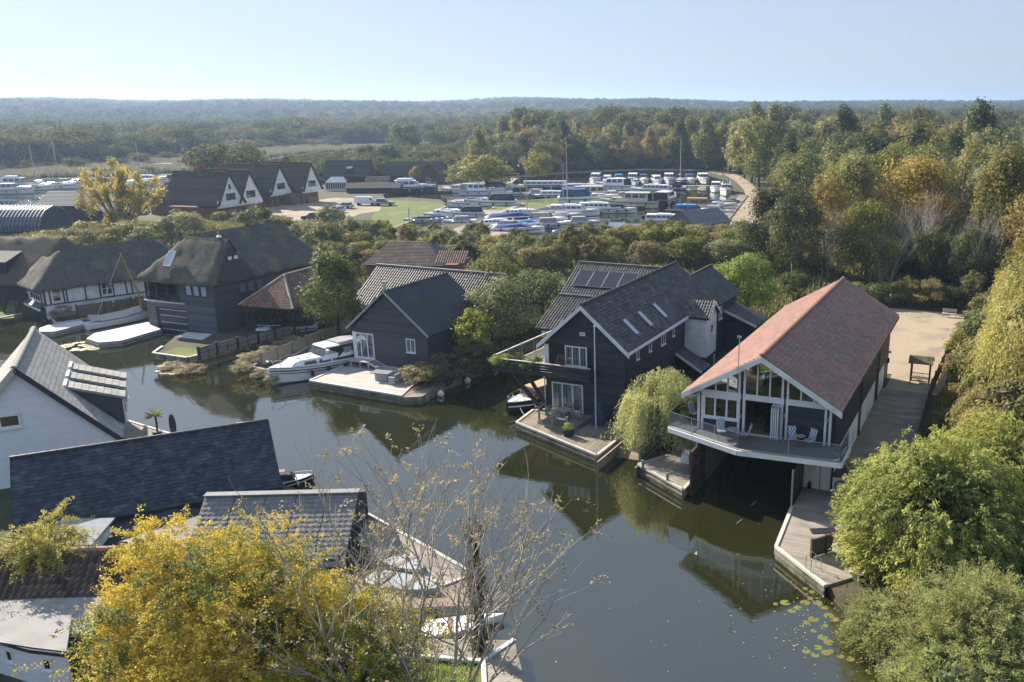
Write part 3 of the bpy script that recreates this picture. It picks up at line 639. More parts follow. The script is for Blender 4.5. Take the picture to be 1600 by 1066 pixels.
for (x, y, z, R, H, n, seed, lab, col) in [(-14.6, 27.2, 5.2, 4.2, 4.6, 2300, 61, 'large yellow autumn birch at the bottom of the view', (.325, .27, .06)),
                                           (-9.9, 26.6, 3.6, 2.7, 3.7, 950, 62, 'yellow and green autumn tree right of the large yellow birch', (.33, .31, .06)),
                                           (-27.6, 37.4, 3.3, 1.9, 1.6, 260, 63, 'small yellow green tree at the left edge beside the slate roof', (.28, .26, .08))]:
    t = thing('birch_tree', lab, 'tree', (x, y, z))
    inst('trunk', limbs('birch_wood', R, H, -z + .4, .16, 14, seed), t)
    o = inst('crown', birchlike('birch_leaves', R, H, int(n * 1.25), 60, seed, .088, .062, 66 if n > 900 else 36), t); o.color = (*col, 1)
    if n > 700:
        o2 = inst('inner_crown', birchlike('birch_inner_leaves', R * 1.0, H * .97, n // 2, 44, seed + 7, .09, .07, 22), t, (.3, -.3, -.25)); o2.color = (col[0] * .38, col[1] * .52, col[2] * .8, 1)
# bare ash with a few dying leaves
def ash(seed):
    rq = random.Random(seed); mb = MB(); tips = []
    def grow(p, d, L, r, lvl):
        n = 4; pts = [p]; dd = d.copy()
        for k in range(n):
            dd = (dd + Vector((rq.gauss(0, .09), rq.gauss(0, .09), rq.gauss(0, .05) + .035))).normalized(); pts.append(pts[-1] + dd * L / n)
        mb.tube(pts, [r * (1 - .45 * k / n) for k in range(n + 1)], 6 if lvl < 2 else 4 if lvl < 3 else 3, cap=False)
        if lvl >= 2: tips.append((pts[-1], dd, lvl))
        if lvl >= 5: return
        for k in range(rq.choice((2, 3)) if lvl else 7):
            t = rq.uniform(.3, 1); i = min(n - 1, int(t * n)); q = pts[i].lerp(pts[i + 1], t * n - i)
            ax = Vector((rq.gauss(0, 1), rq.gauss(0, 1), rq.gauss(0, .3))).normalized(); nd = (dd + ax * rq.uniform(.35, .8)).normalized()
            grow(q, nd, L * rq.uniform(.55, .82), r * .55, lvl + 1)
        if lvl < 5: grow(pts[-1], dd, L * .75, r * .55, lvl + 1)
    for k in range(5):
        a = k * 1.3 + .2; grow(Vector((math.cos(a) * .35, math.sin(a) * .25, -.2)), Vector((math.cos(a) * .34, math.sin(a) * .22, 1)).normalized(), 3.3, .085, 1)
    return mb, tips
amb, tips = ash(14); AS = 1.42
rgn = np.random.default_rng(4); tp = [t_ for t_ in tips if rgn.random() < .21]; P_, A_, N2, V_ = [], [], [], []
for (q, d, l) in tp:
    hv = rgn.random()
    for s_ in range(rgn.integers(1, 4)):
        dr = np.array(d) + rgn.normal(size=3) * .7; dr /= np.linalg.norm(dr); cvv = rgn.normal(size=3)
        for k in range(10):
            e = np.array(q) + dr * (.05 + .045 * k) + rgn.normal(size=3) * .035; e[2] -= (k * .02) ** 1.5 * 2
            P_.append(e); A_.append(dr * .3 + rgn.normal(size=3) * .6); N2.append(rgn.normal(size=3)); V_.append(.5 * hv + .5 * rgn.random())
al = leaf_mesh('ash_leaves', np.array(P_), np.array(A_), np.array(N2), .095, .042, np.array(V_), LEAF)
ASHB = mat('ash_bark', (.44, .41, .35), (.32, .29, .25), rough=.85, scale=6)
tm = amb.mesh('ash_wood', ASHB, True)
special('ash_tree', 'almost bare ash with withered leaves in front of the near docks', 'tree', (-7.6, 26.8), [('trunk', tm, (0, 0, 0), None), ('crown', al, (0, 0, 0), (.22, .185, .125))], z=.4).scale = (1.5, 1.5, 1.36)
for i, (x, y, s) in enumerate([(31, 112, 1.25), (37, 118, 1.4), (43, 112, 1.2), (49, 121, 1.5), (34, 128, 1.4), (46, 133, 1.6), (26, 121, 1.2), (55, 140, 1.6), (40, 106, 1.1), (59, 128, 1.5)]):
    t = thing('bare_tree', 'pale leafless tree standing at the front of the right-hand wood', 'tree', (x, y, .4), i * 1.1, 'leafless trees in the right-hand wood'); t.scale = (s * .8, s * .8, s); inst('trunk', tm, t)
# ivy covered dead trunk among its branches
ivb = MB(); ivb.tube([(0, 0, -.3), (.1, .05, 2.5), (0, 0, 5.2), (.1, 0, 6.6)], [.22, .18, .13, .05], 7)
pos = np.stack([rgn.normal(size=5200) * .17, rgn.normal(size=5200) * .17, rgn.uniform(.4, 6.4, 5200)], 1) * np.array([1, 1, 1]); pos[:, :2] *= (1 + .5 * np.sin(pos[:, 2:3] * 2.2))
iv = leaf_mesh('ivy_leaves', pos, rgn.normal(size=(5200, 3)), pos * np.array([1, 1, 0]) * 4 + rgn.normal(size=(5200, 3)) * .5, .11, .09, rgn.random(5200), LEAF)
special('ivy_trunk', 'dark dead trunk wrapped in ivy among the bare ash branches', 'tree', (-6.9, 33.6), [('trunk', ivb.mesh('dead_wood', BARK, True), (0, 0, 0), None), ('ivy', iv, (0, 0, 0), (.085, .07, .04))], z=.2)
# bright bamboo-like willow and grey green sallow at the right edge
def mound(name, lab, x, y, z, R, H, n, per, L, leaf, wid, seed, col, **kw):
    t = thing(name, lab, 'bush', (x, y, z))
    mbw = MB(); rq = random.Random(seed)
    for k in range(9):
        a = rq.uniform(0, 6.28); q = Vector((math.cos(a) * R * .8, math.sin(a) * R * .8, H * rq.uniform(.3, .6))); mbw.tube([(q.x * .1, q.y * .1, -z), q * .5, q], [.09, .06, .02], 5)
    inst('trunk', mbw.mesh(name + '_wood', BARK, True), t)
    o = inst('crown', strands(name + '_leaves', R, H, n, per, L, leaf, wid, seed, **kw), t); o.color = (*col, 1)
    # inner leaves, their colour darkened for shade, close the gaps between the sprays
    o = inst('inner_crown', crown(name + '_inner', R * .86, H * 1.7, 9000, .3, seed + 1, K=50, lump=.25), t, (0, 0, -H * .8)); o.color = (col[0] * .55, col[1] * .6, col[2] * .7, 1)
    return t
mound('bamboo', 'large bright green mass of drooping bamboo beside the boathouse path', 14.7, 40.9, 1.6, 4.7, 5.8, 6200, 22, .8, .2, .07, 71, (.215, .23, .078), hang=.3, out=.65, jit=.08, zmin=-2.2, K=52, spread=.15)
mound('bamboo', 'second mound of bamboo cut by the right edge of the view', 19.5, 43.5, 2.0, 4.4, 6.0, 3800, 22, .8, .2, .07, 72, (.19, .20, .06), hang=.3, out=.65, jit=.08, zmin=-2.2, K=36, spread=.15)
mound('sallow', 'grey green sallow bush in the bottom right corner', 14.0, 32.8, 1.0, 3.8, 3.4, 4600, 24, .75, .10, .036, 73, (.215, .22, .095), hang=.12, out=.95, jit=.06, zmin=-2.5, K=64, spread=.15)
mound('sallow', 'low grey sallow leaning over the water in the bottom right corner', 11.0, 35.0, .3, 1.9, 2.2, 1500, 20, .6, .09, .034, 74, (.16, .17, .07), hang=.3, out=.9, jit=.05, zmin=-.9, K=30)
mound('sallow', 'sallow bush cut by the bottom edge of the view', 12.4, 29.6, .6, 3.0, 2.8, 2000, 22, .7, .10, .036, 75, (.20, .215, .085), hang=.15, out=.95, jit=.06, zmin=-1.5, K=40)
def hangwillow(lab, x, y, z, R, H, n, seed, col):
    t = thing('willow_tree', lab, 'tree', (x, y, .5)); mbw = MB(); mbw.tube([(0, 0, -.3), (.2, 0, z * .5), (0, .2, z), (.2, 0, z + H * .6)], [.4, .34, .26, .1], 8)
    for k in range(10):
        a = k * .63; mbw.tube([(0, .1, z * .8), (math.cos(a) * R * .4, math.sin(a) * R * .4, z + H * .4), (math.cos(a) * R * .8, math.sin(a) * R * .8, z + H * .5)], [.16, .1, .04], 5)
    inst('trunk', mbw.mesh('hanging_willow_wood', BARK, True), t)
    o = inst('crown', strands('hanging_willow_leaves', R, H, n, 26, 4.6, .30, .075, seed, hang=1.0, out=.3, jit=.12, zmin=-z - 1, K=30, spread=.16), t, (0, 0, z)); o.color = (*col, 1)
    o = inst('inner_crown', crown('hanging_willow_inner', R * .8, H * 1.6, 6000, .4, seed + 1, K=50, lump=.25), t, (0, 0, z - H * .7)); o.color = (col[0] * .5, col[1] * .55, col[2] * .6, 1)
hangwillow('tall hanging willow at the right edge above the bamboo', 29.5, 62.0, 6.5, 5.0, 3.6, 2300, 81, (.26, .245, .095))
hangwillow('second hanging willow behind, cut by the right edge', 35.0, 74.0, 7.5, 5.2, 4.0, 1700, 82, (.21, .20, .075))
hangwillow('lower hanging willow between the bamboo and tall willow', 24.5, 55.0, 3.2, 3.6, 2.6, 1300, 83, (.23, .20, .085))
# ------------------------------------------------------------------ building materials
WHITE = mat('white_paint', (.84, .85, .86), (.78, .80, .82), rough=.5, scale=2, c3=(.60, .61, .60), s3=.8)
UPVC = mat('white_frame', (.80, .81, .82), (.76, .77, .78), rough=.35, scale=2)
BLACKB = mat('black_boards', (.030, .034, .044), (.038, .042, .052), rough=.55, scale=2, stretch=(1, 1, 8), var=.25, bump=.2)
CHARB = mat('charcoal_boards', (.062, .066, .074), (.075, .079, .086), rough=.65, scale=2, stretch=(1, 1, 8), var=.22, bump=.2)
REDT = mat('red_roof_tile', (.29, .14, .098), (.215, .10, .075), rough=.58, spec=.45, scale=1.3, c3=(.19, .13, .085), s3=.55, var=.2, bump=.3, bscale=20)
SLATE = mat('dark_roof_tile', (.048, .050, .056), (.066, .066, .068), rough=.62, scale=.9, c3=(.105, .10, .075), s3=1.1, var=.35, bump=.3, bscale=20, detail=8)
PANT = mat('grey_pantile', (.13, .125, .12), (.075, .075, .078), rough=.6, scale=1.2, c3=(.19, .17, .13), s3=1.2, var=.35, bump=.3, bscale=20)
PANTB = mat('black_pantile', (.030, .035, .046), (.022, .026, .034), rough=.5, scale=1.2, var=.35, spec=.35)
PANTR = mat('red_pantile', (.26, .155, .11), (.20, .12, .09), rough=.75, scale=1.2, c3=(.15, .12, .10), s3=1.2, var=.3)
THATCH = mat('thatch', (.108, .102, .088), (.075, .072, .066), rough=.98, scale=1.6, c3=(.15, .145, .09), s3=.5, bump=1.0, bscale=9, stretch=(1.6, 1.6, .5), detail=8)
THATCHB = mat('brown_thatch', (.12, .095, .07), (.085, .07, .055), rough=.98, scale=1.6, c3=(.15, .13, .09), s3=.3, bump=1.0, bscale=6, stretch=(1.6, 1.6, .5), detail=8)
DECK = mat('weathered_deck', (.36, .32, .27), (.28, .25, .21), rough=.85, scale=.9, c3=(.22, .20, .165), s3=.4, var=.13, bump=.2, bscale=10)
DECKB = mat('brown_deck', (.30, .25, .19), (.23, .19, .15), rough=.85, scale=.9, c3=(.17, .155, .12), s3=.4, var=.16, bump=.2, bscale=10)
DECKL = mat('pale_deck', (.52, .47, .43), (.46, .42, .38), rough=.8, scale=.9, var=.06, bump=.15, bscale=10)
DECKW = mat('white_deck', (.66, .66, .66), (.58, .585, .59), rough=.7, scale=1.4, var=.05)
QUAY = mat('quay_timber', (.30, .27, .21), (.20, .18, .14), rough=.9, scale=1.5, c3=(.10, .10, .06), s3=.8, var=.25, bump=.4, stretch=(1, 1, .3))
KERB = mat('pale_kerb', (.58, .55, .49), (.46, .43, .38), rough=.8, scale=1.4, var=.12)
FENCEW = mat('grey_fence_timber', (.28, .25, .20), (.21, .19, .155), rough=.9, scale=2, var=.3, stretch=(1, 1, .3), bump=.3)
FENCEG = mat('green_fence_timber', (.20, .225, .155), (.15, .17, .12), rough=.9, scale=2, var=.25, stretch=(1, 1, .3))
BRICKG = mat('grey_brick', (.115, .125, .145), (.09, .10, .12), rough=.85, scale=3, var=.35)
BRICKR = mat('red_brick', (.25, .115, .08), (.18, .085, .065), rough=.9, scale=3, var=.2)
DARKM = mat('dark_metal', (.02, .022, .026), (.03, .032, .036), rough=.45)
STEEL = mat('steel', (.55, .56, .58), (.5, .5, .52), rough=.3, metal=.9)
CREAM = mat('cream_plaster', (.62, .56, .46), (.56, .5, .42), rough=.9)
FLOORW = mat('timber_floor', (.40, .27, .17), (.32, .21, .13), rough=.5, scale=1, stretch=(1, 6, 1))
CURT = mat('curtain', (.62, .63, .64), (.40, .42, .45), rough=.9, scale=5, stretch=(1, 1, .05))
GLASS = glass('clear_glass', fac=.07); GLASSW = glass('window_glass', (.75, .8, .82), fac=.16)
DGLASS = mat('dark_glass', (.012, .016, .02), (.02, .025, .03), rough=.03, spec=1.0)
BALCF = mat('balcony_board', (.15, .145, .14), (.12, .115, .112), rough=.7, scale=1.5, var=.1)
def Lv(*a): return Vector(a)
def house(name, label, F, cat='house', group=None): return thing(name, label, cat, (F.O.x, F.O.y, 0), F.a, group)
def win(parent, o, S, Nn, w_, h, cols=1, rows=1, fr=.07, proud=.05, fm=None, pm=None, name='window', sill=True, Tv=(0, 0, 1), cur=False):
    """a window standing proud of the plane through o: frame with glazing bars, pane behind it"""
    o, S, Nn, T = Lv(*o), Lv(*S).normalized(), Lv(*Nn).normalized(), Lv(*Tv).normalized(); mb = MB(); fm = fm or UPVC; pm = pm or DGLASS
    def bar(s0, s1, t0, t1, d=proud):
        a = [o + S * s0 + T * t0, o + S * s1 + T * t0, o + S * s1 + T * t1, o + S * s0 + T * t1]
        mb.loft([[p for p in a], [p + Nn * d for p in a]])
    bar(0, w_, 0, fr); bar(0, w_, h - fr, h); bar(0, fr, fr, h - fr); bar(w_ - fr, w_, fr, h - fr)
    for k in range(1, cols): x = w_ * k / cols; bar(x - fr * .5, x + fr * .5, fr, h - fr, proud * .9)
    for k in range(1, rows): y = h * k / rows; bar(fr, w_ - fr, y - fr * .35, y + fr * .35, proud * .8)
    if sill: bar(-fr * .6, w_ + fr * .6, -fr * .8, -.002, proud * 2.2)
    f_ = mb.build(name, fm, parent)
    pb = MB(); a = [o + S * fr * .9 + T * fr * .9, o + S * (w_ - fr * .9) + T * fr * .9, o + S * (w_ - fr * .9) + T * (h - fr * .9), o + S * fr * .9 + T * (h - fr * .9)]
    pb.loft([[p + Nn * proud * .2 for p in a], [p + Nn * proud * .5 for p in a]]); pb.build('pane', pm, f_)
    if cur:
        cb = MB(); n = int(w_ / .12)
        for k in range(n):
            x0, x1 = fr + (w_ - 2 * fr) * k / n, fr + (w_ - 2 * fr) * (k + 1) / n; dz = .012 * (k % 2)
            cb.face([o + S * x0 + T * fr + Nn * (.004 + dz), o + S * x1 + T * fr + Nn * (.016 - dz), o + S * x1 + T * (h - fr) + Nn * (.016 - dz), o + S * x0 + T * (h - fr) + Nn * (.004 + dz)])
        cb.build('curtain', CURT, f_)
    return f_
def gable_front(mb, v, u0, u1, z0, ze, ua, za, nrm=-1, course=.17, lip=.02):
    """boards over a gabled wall in the plane y=v"""
    clad(mb, (u0, v, z0), (1, 0, 0), (0, 0, 1), (0, nrm, 0), [(0, 0), (u1 - u0, 0), (u1 - u0, ze - z0), (ua - u0, za - z0), (0, ze - z0)], course, lip)
def roof_pair(root, ur, zr, ul, zl, urt, zrt, v0, v1, fn, m, thick=.16, names=('roof_slope', 'roof_slope'), core=None, **kw):
    """two tiled slopes with a plate below them; ridge at ur"""
    for side, (ue, ze) in enumerate(((ul, zl), (urt, zrt))):
        d = Lv(ue - ur, 0, ze - zr); ln = d.length; T = -d.normalized(); S = Lv(0, 1, 0) if side == 1 else Lv(0, -1, 0)
        Nn = S.cross(T)
        if Nn.z < 0: Nn = -Nn
        O = Lv(ue, v0 if side == 1 else v1, ze)
        mb = MB(); fn(mb, O + Nn * .002, S, T, Nn, [(0, 0), (v1 - v0, 0), (v1 - v0, ln), (0, ln)], **kw)
        r = mb.build(names[side], m, root, kind='stuff') if False else mb.build(names[side], m, root)
        pb = MB(); q = [O, O + S * (v1 - v0), O + S * (v1 - v0) + T * ln, O + T * ln]; q = [p - Nn * .004 for p in q]
        pb.loft([q, [p - Nn * thick for p in q]]); pb.build('roof_deck', core or DARKM, root)
def ridge_tiles(root, a, b, m, r=.13, L=.45, name='ridge_tile', drop=.05):
    """each ridge tile its own half-round piece, sharing one mesh"""
    a, b = Lv(*a), Lv(*b); d = b - a; n = max(1, int(d.length / L)); dn = d.normalized(); sd_ = dn.cross(Lv(0, 0, 1)).normalized(); up = sd_.cross(dn); mb = MB()
    ring_ = lambda t, rr: [dn * t + sd_ * math.cos(math.pi * k / 6) * rr * 1.2 + up * (math.sin(math.pi * k / 6) * rr - drop) for k in range(7)]
    mb.loft([ring_(0, r), ring_(d.length / n - .015, r * .9)], cap=True, closed=True); me = mb.mesh(name, m)
    for k in range(n): inst(name, me, root, a + d * (k / n))
def bargeboard(root, pts, v, w_=.28, th=.06, m=None, name='bargeboard'):
    """boards along the verge in the plane y=v, one per rake"""
    for a, b in zip(pts[:-1], pts[1:]):
        mb = MB(); A, B_ = Lv(a[0], v, a[1]), Lv(b[0], v, b[1]); dn = Lv(0, 0, -w_)
        mb.loft([[A, B_, B_ + dn, A + dn], [p + Lv(0, -th, 0) for p in (A, B_, B_ + dn, A + dn)]]); mb.build(name, m or WHITE, root)
def deck(name, label, poly, z, d, m, width=.14, fascia=None, zb=-.6, kerb=None, cat='deck', thick=.06, kerb_sides=None, root=None, boards=True):
    """convex plank deck: planks laid along d, timber fascia down to the water"""
    poly = [Lv(p[0], p[1], 0) for p in poly]; t = root or thing(name, label, cat, (poly[0].x, poly[0].y, z)); o = poly[0]
    pl = [p - o for p in poly]; ar = sum(pl[k].x * pl[(k + 1) % len(pl)].y - pl[(k + 1) % len(pl)].x * pl[k].y for k in range(len(pl)))
    if ar < 0: pl = pl[::-1]
    d = Lv(d[0], d[1], 0).normalized(); e = Lv(-d.y, d.x, 0); st_ = [(p.dot(d), p.dot(e)) for p in pl]
    t0 = min(q[1] for q in st_); t1 = max(q[1] for q in st_); n = max(1, round((t1 - t0) / width)); mb = MB()
    for k in range(n):
        a, b = t0 + (t1 - t0) * k / n + .006, t0 + (t1 - t0) * (k + 1) / n - .006; ca, cb = chord(st_, a), chord(st_, b)
        if not ca or not cb: continue
        q = [d * ca[0] + e * a, d * ca[1] + e * a, d * cb[1] + e * b, d * cb[0] + e * b]; dz = Lv(0, 0, random.uniform(-.004, .004))
        # long planks break at staggered joints
        L_ = max(ca[1], cb[1]) - min(ca[0], cb[0]); nj = max(1, int(L_ / 3.6)); cuts = [0] + sorted((j + random.uniform(.25, .75)) / nj for j in range(nj))[:nj - 1] + [1] if nj > 1 else [0, 1]
        for c0, c1 in zip(cuts[:-1], cuts[1:]):
            r = [q[0].lerp(q[1], c0), q[0].lerp(q[1], c1), q[3].lerp(q[2], c1), q[3].lerp(q[2], c0)]
            v_ = random.random(); mb.face([p + dz for p in r], v_)
        mb.face([q[0] + dz, q[3] + dz, q[3] + Lv(0, 0, -.05), q[0] + Lv(0, 0, -.05)], .3); mb.face([q[1] + dz, q[2] + dz, q[2] + Lv(0, 0, -.05), q[1] + Lv(0, 0, -.05)], .3)
    mb.build('planks', m, t, kind='stuff')
    ub = MB(); ub.prism([(p.x, p.y) for p in pl], -.14, -.045); ub.build('underframe', QUAY, t)
    if fascia:
        for k in range(len(pl)):
            if kerb_sides is not None and k not in kerb_sides: continue
            a, b = pl[k], pl[(k + 1) % len(pl)]; dr = (b - a).normalized(); out = Lv(dr.y, -dr.x, 0); nb = max(1, int((b - a).length / .3)); fb = MB()
            for j in range(nb):
                p0, p1 = a + dr * ((b - a).length * j / nb + .008), a + dr * ((b - a).length * (j + 1) / nb - .008); o_ = out * (.03 + random.uniform(0, .015))
                fb.loft([[p0 + Lv(0, 0, -.10), p1 + Lv(0, 0, -.10), p1 + o_ + Lv(0, 0, -.10), p0 + o_ + Lv(0, 0, -.10)], [p0 + Lv(0, 0, zb - z), p1 + Lv(0, 0, zb - z), p1 + o_ + Lv(0, 0, zb - z), p0 + o_ + Lv(0, 0, zb - z)]])
            fb.build('fascia', fascia, t)
            wb = MB(); wb.beam(a + out * .07 + Lv(0, 0, -.34), b + out * .07 + Lv(0, 0, -.34), .07, .14); wb.build('waling', QUAY, t)
            if kerb: kb = MB(); kb.beam(a + out * .0 + Lv(0, 0, .0), b + out * .0 + Lv(0, 0, .0), .2, .13); kb.build('kerb', kerb, t)
    return t
# ------------------------------------------------------------------ red-roofed boathouse
R = house('boathouse', 'black and white boathouse with a red tiled roof and glazed gable', FB, 'boathouse')
mb = MB(); mb.box(-8.2, -8.05, .06, 26, .5, 5.9); mb.box(.05, .2, .06, 26, .5, 5.9); mb.box(-8.05, .05, 25.85, 26, .5, 6); mb.build('wall', BLACKB, R)
mb = MB(); mb.box(-8.05, .05, .05, 8, 3.28, 3.48); mb.build('upper_floor', FLOORW, R)
mb = MB(); mb.box(-8.05, .05, 7.9, 8.05, 3.48, 5.9); mb.face([(-8.05, 7.95, 5.9), (.05, 7.95, 5.9), (-4.1, 7.95, 8.6)]); mb.box(-.02, .05, .1, 7.9, 3.48, 5.9); mb.box(-8.045, -7.98, 4.4, 7.9, 3.48, 5.9); mb.build('room_lining', CREAM, R)
mb = MB(); mb.box(-8.05, .05, 8.1, 25.8, 3.2, 3.3); mb.build('loft_floor', DARKM, R)
mb = MB(); gable_front(mb, 0, -2.55, -.28, 3.5, 5.72, -1.4, 5.72); clad(mb, (-8.0, 0, 3.5), (1, 0, 0), (0, 0, 1), (0, -1, 0), [(0, 0), (2.4, 0), (2.4, .85), (0, .85)], .17); mb.box(-2.55, -.28, .0, .08, 3.5, 5.72); mb.box(-8, -5.6, 0, .08, 3.5, 4.36)
clad(mb, (.2, 0, 2.4), (0, 1, 0), (0, 0, 1), (1, 0, 0), [(0, 0), (26, 0), (26, 3.5), (0, 3.5)], .18); clad(mb, (0.2, 0, .5), (0, 1, 0), (0, 0, 1), (1, 0, 0), [(0, 0), (26, 0), (26, 1.9), (0, 1.9)], .18)
clad(mb, (-8.2, 26, .5), (0, -1, 0), (0, 0, 1), (-1, 0, 0), [(0, 0), (21.6, 0), (21.6, 5.4), (0, 5.4)], .18); mb.build('weatherboards', BLACKB, R, kind='stuff')
roof_pair(R, -4.1, 8.86, -9.05, 6.0, .78, 6.0, -.9, 26.4, clad, REDT, course=.30, lip=.032, seg=.45, jit=.12)
ridge_tiles(R, (-4.1, -.9, 8.93), (-4.1, 26.4, 8.93), REDT, .14, .5)
bargeboard(R, [(-9.1, 5.98), (-4.1, 8.84), (.83, 5.98)], -.92, .36, .06)
mb = MB(); mb.box(.66, .80, -.9, 26.4, 5.72, 5.9); mb.build('gutter', DARKM, R)
mb = MB(); mb.box(-9.05, -8.2, -.85, 26, 5.86, 5.92); mb.box(.2, .75, -.85, 26, 5.86, 5.92); mb.build('soffit', UPVC, R)
# white frame of the glazed gable
def yroof(u): return 8.86 - abs(u + 4.1) * (2.86 / 4.92) - .42
mb = MB(); mb.box(-8.2, .1, -.03, .08, 5.74, 6.12); mb.build('transom', UPVC, R)
for u in (-8.22, -7.98, -5.62, -5.30, -2.92, -2.62, -.26, .02):
    w_ = .15; mb = MB(); mb.box(u - w_ / 2, u + w_ / 2, -.1, .08, 3.5, 5.74); mb.build('post', UPVC, R)
for u in (-5.46, -2.77):
    for du in (-.16, .16): mb = MB(); mb.box(u + du - .07, u + du + .07, -.08, .06, 6.12, yroof(u + du)); mb.build('post', UPVC, R)
for u in (-8.1, -5.46, -2.77, -.12): mb = MB(); mb.tube([(u, -.02, 3.5), (u, -.02, min(7.6, yroof(u) + .1) if u in (-5.46, -2.77) else 5.9)], .05, 8); mb.build('downpipe', DARKM, R)
for u0, u1, nm in ((-5.3, -2.93, 3), (-7.9, -5.62, 3), (-2.62, -.2, 3)):
    for k in range(1, nm): u = u0 + (u1 - u0) * k / nm; mb = MB(); mb.box(u - .045, u + .045, -.06, .05, 6.12, yroof(u)); mb.build('mullion', UPVC, R)
    for k in range(nm):
        a, b = u0 + (u1 - u0) * k / nm, u0 + (u1 - u0) * (k + 1) / nm; za, zb_ = yroof(a), yroof(b); pts = [(a, 0, 6.12), (b, 0, 6.12)] + ([(b, 0, zb_)] if zb_ > 6.16 else []) + ([(-4.1, 0, yroof(-4.1))] if a < -4.1 < b else []) + ([(a, 0, za)] if za > 6.16 else [])
        if len(pts) > 2: mb = MB(); mb.loft([pts, [(x, y + .012, z) for x, y, z in pts]]); mb.build('pane', GLASSW, R)
mb = MB()
for s in (-1, 1):
    a, b = (-4.1, yroof(-4.1) + .02), (-4.1 + s * 4.75, yroof(-4.1 + s * 4.75) + .02); mb.beam((a[0], 0, a[1]), (b[0], 0, b[1]), .1, .12)
mb.build('raking_frame', UPVC, R)
win(R, (-7.9, -.03, 4.36), (1, 0, 0), (0, -1, 0), 2.25, 1.38, 3, 1, fr=.11, proud=.06, pm=GLASSW, name='casement_window')
mb = MB(); mb.box(-5.22, -3.0, -.06, .06, 3.5, 3.58); mb.build('door_sill', UPVC, R)
for k in range(4):                       # folded glazed doors pushed to the right of the opening
    u = -3.42 + k * .13; dv = -.62 if k % 2 else -.58; w0 = .035
    mb = MB()
    for (a, b, c, d) in ((0, .08, 0, 2.15), (.54, .62, 0, 2.15), (0, .62, 0, .12), (0, .62, 2.03, 2.15)): mb.box(u - w0, u + w0, -b, -a, 3.58 + c, 3.58 + d)
    f_ = mb.build('folding_door', UPVC, R); mb = MB(); mb.box(u - .008, u + .008, -.54, -.08, 3.7, 5.6); mb.build('pane', GLASS, f_)
# lower storey
mb = MB(); mb.box(-1.38, .22, -.03, .5, .58, 3.22); p = mb.build('white_panel', WHITE, R)
mb = MB(); mb.box(-.42, -.38, -.04, -.03, .6, 3.2); mb.build('panel_joint', DARKM, p)
mb = MB(); mb.box(-8.2, -7.72, 0, .5, .2, 3.22); mb.build('pier', WHITE, R)
for u in (-7.7, -1.45): mb = MB(); mb.box(u - .06, u + .06, .1, 24, -.5, 3.2); mb.build('dock_wall', QUAY, R)
mb = MB(); mb.box(-8.0, .1, 25.4, 25.6, -.5, 3.3); mb.build('dock_end_wall', BLACKB, R)
x = thing('life_ring_dark', '', '') if False else None
BOARDED = mat('pink_brown_door', (.17, .095, .085), (.13, .075, .07), rough=.8, scale=2, var=.2)
mb = MB(); mb.box(-7.78, -7.72, -2.88, .02, .12, 3.0)
d1 = mb.build('boat_door', mat('door_boards', (.075, .06, .045), (.055, .045, .035), rough=.9, scale=3, stretch=(1, 8, 1)), R)
mb = MB()
for z in (.16, 1.1, 2.0, 2.92): mb.box(-7.71, -7.66, -2.88, 0, z - .07, z + .07)
for v in (-2.82, -1.5, -.08): mb.box(-7.71, -7.66, v - .06, v + .06, .16, 2.92)
for z in (.2, 1.9): mb.beam((-7.68, -2.8, z + 1), (-7.68, -.1, z), .04, .1)
mb.build('door_brace', BOARDED, d1)
mb = MB(); mb.box(-1.5, -1.44, -2.9, -.06, .2, 2.75); d2 = mb.build('boat_door', BLACKB, R); mb = MB(); mb.box(-1.5, -1.4, -2.98, -2.9, .1, 2.85); mb.build('door_edge', mat('pale_wood', (.45, .36, .27)), d2)
for (a, b) in ((1.2, 4.2), (4.25, 7.1), (7.15, 9.9), (11.2, 14.6), (14.65, 18.0), (19.3, 21.4), (21.45, 23.2)):
    mb = MB(); clad(mb, (.235, a, .62), (0, 1, 0), (0, 0, 1), (1, 0, 0), [(0, 0), (b - a - .03, 0), (b - a - .03, 1.85), (0, 1.85)], .15, .012); mb.box(.2, .236, a, b - .03, .6, 2.5); mb.build('garage_door', WHITE, R)
mb = MB(); mb.box(.2, .26, 10.1, 10.95, .6, 2.6); mb.build('side_door', mat('grey_door', (.2, .19, .18)), R)
for v in (10.4, 19.0, 2.6):
    mb = MB(); mb.tube([(.3, v if v != 2.6 else .1, .6), (.3, v if v != 2.6 else .1, 5.8)], .06, 6); mb.build('downpipe', DARKM, R)
for v in (3.3, 8.2, 13.2): win(R, (.2, v, 5.05), (0, 1, 0), (1, 0, 0), 1.9, .34, 1, 1, fr=.06, sill=False, name='slit_window', pm=WHITE)
mb = MB(); mb.box(.3, .5, 24.2, 24.4, 2.3, 2.7); mb.build('wall_lantern', DARKM, R); mb = MB(); mb.box(.24, .5, 25.2, 25.3, 2.9, 3.1); mb.build('wall_lamp', UPVC, R)
mb = MB(); mb.tube([(-8.1, -.15, 5.0), (-8.1, -.15, 5.25)], .07, 8); mb.tube([(-5.46, -.12, 4.55), (-5.46, -.12, 4.85)], .07, 8); mb.tube([(-2.77, -.12, 4.95), (-2.77, -.12, 5.2)], .07, 8); mb.tube([(-.12, -.12, 5.0), (-.12, -.12, 5.25)], .07, 8); mb.build('wall_lantern', STEEL, R)
mb = MB(); mb.tube([(-5.5, -.95, 7.6), (-5.45, -.98, 9.9)], .03, 6); mb.box(-5.6, -5.35, -1.02, -.92, 9.85, 9.98); mb.build('aerial', STEEL, R)
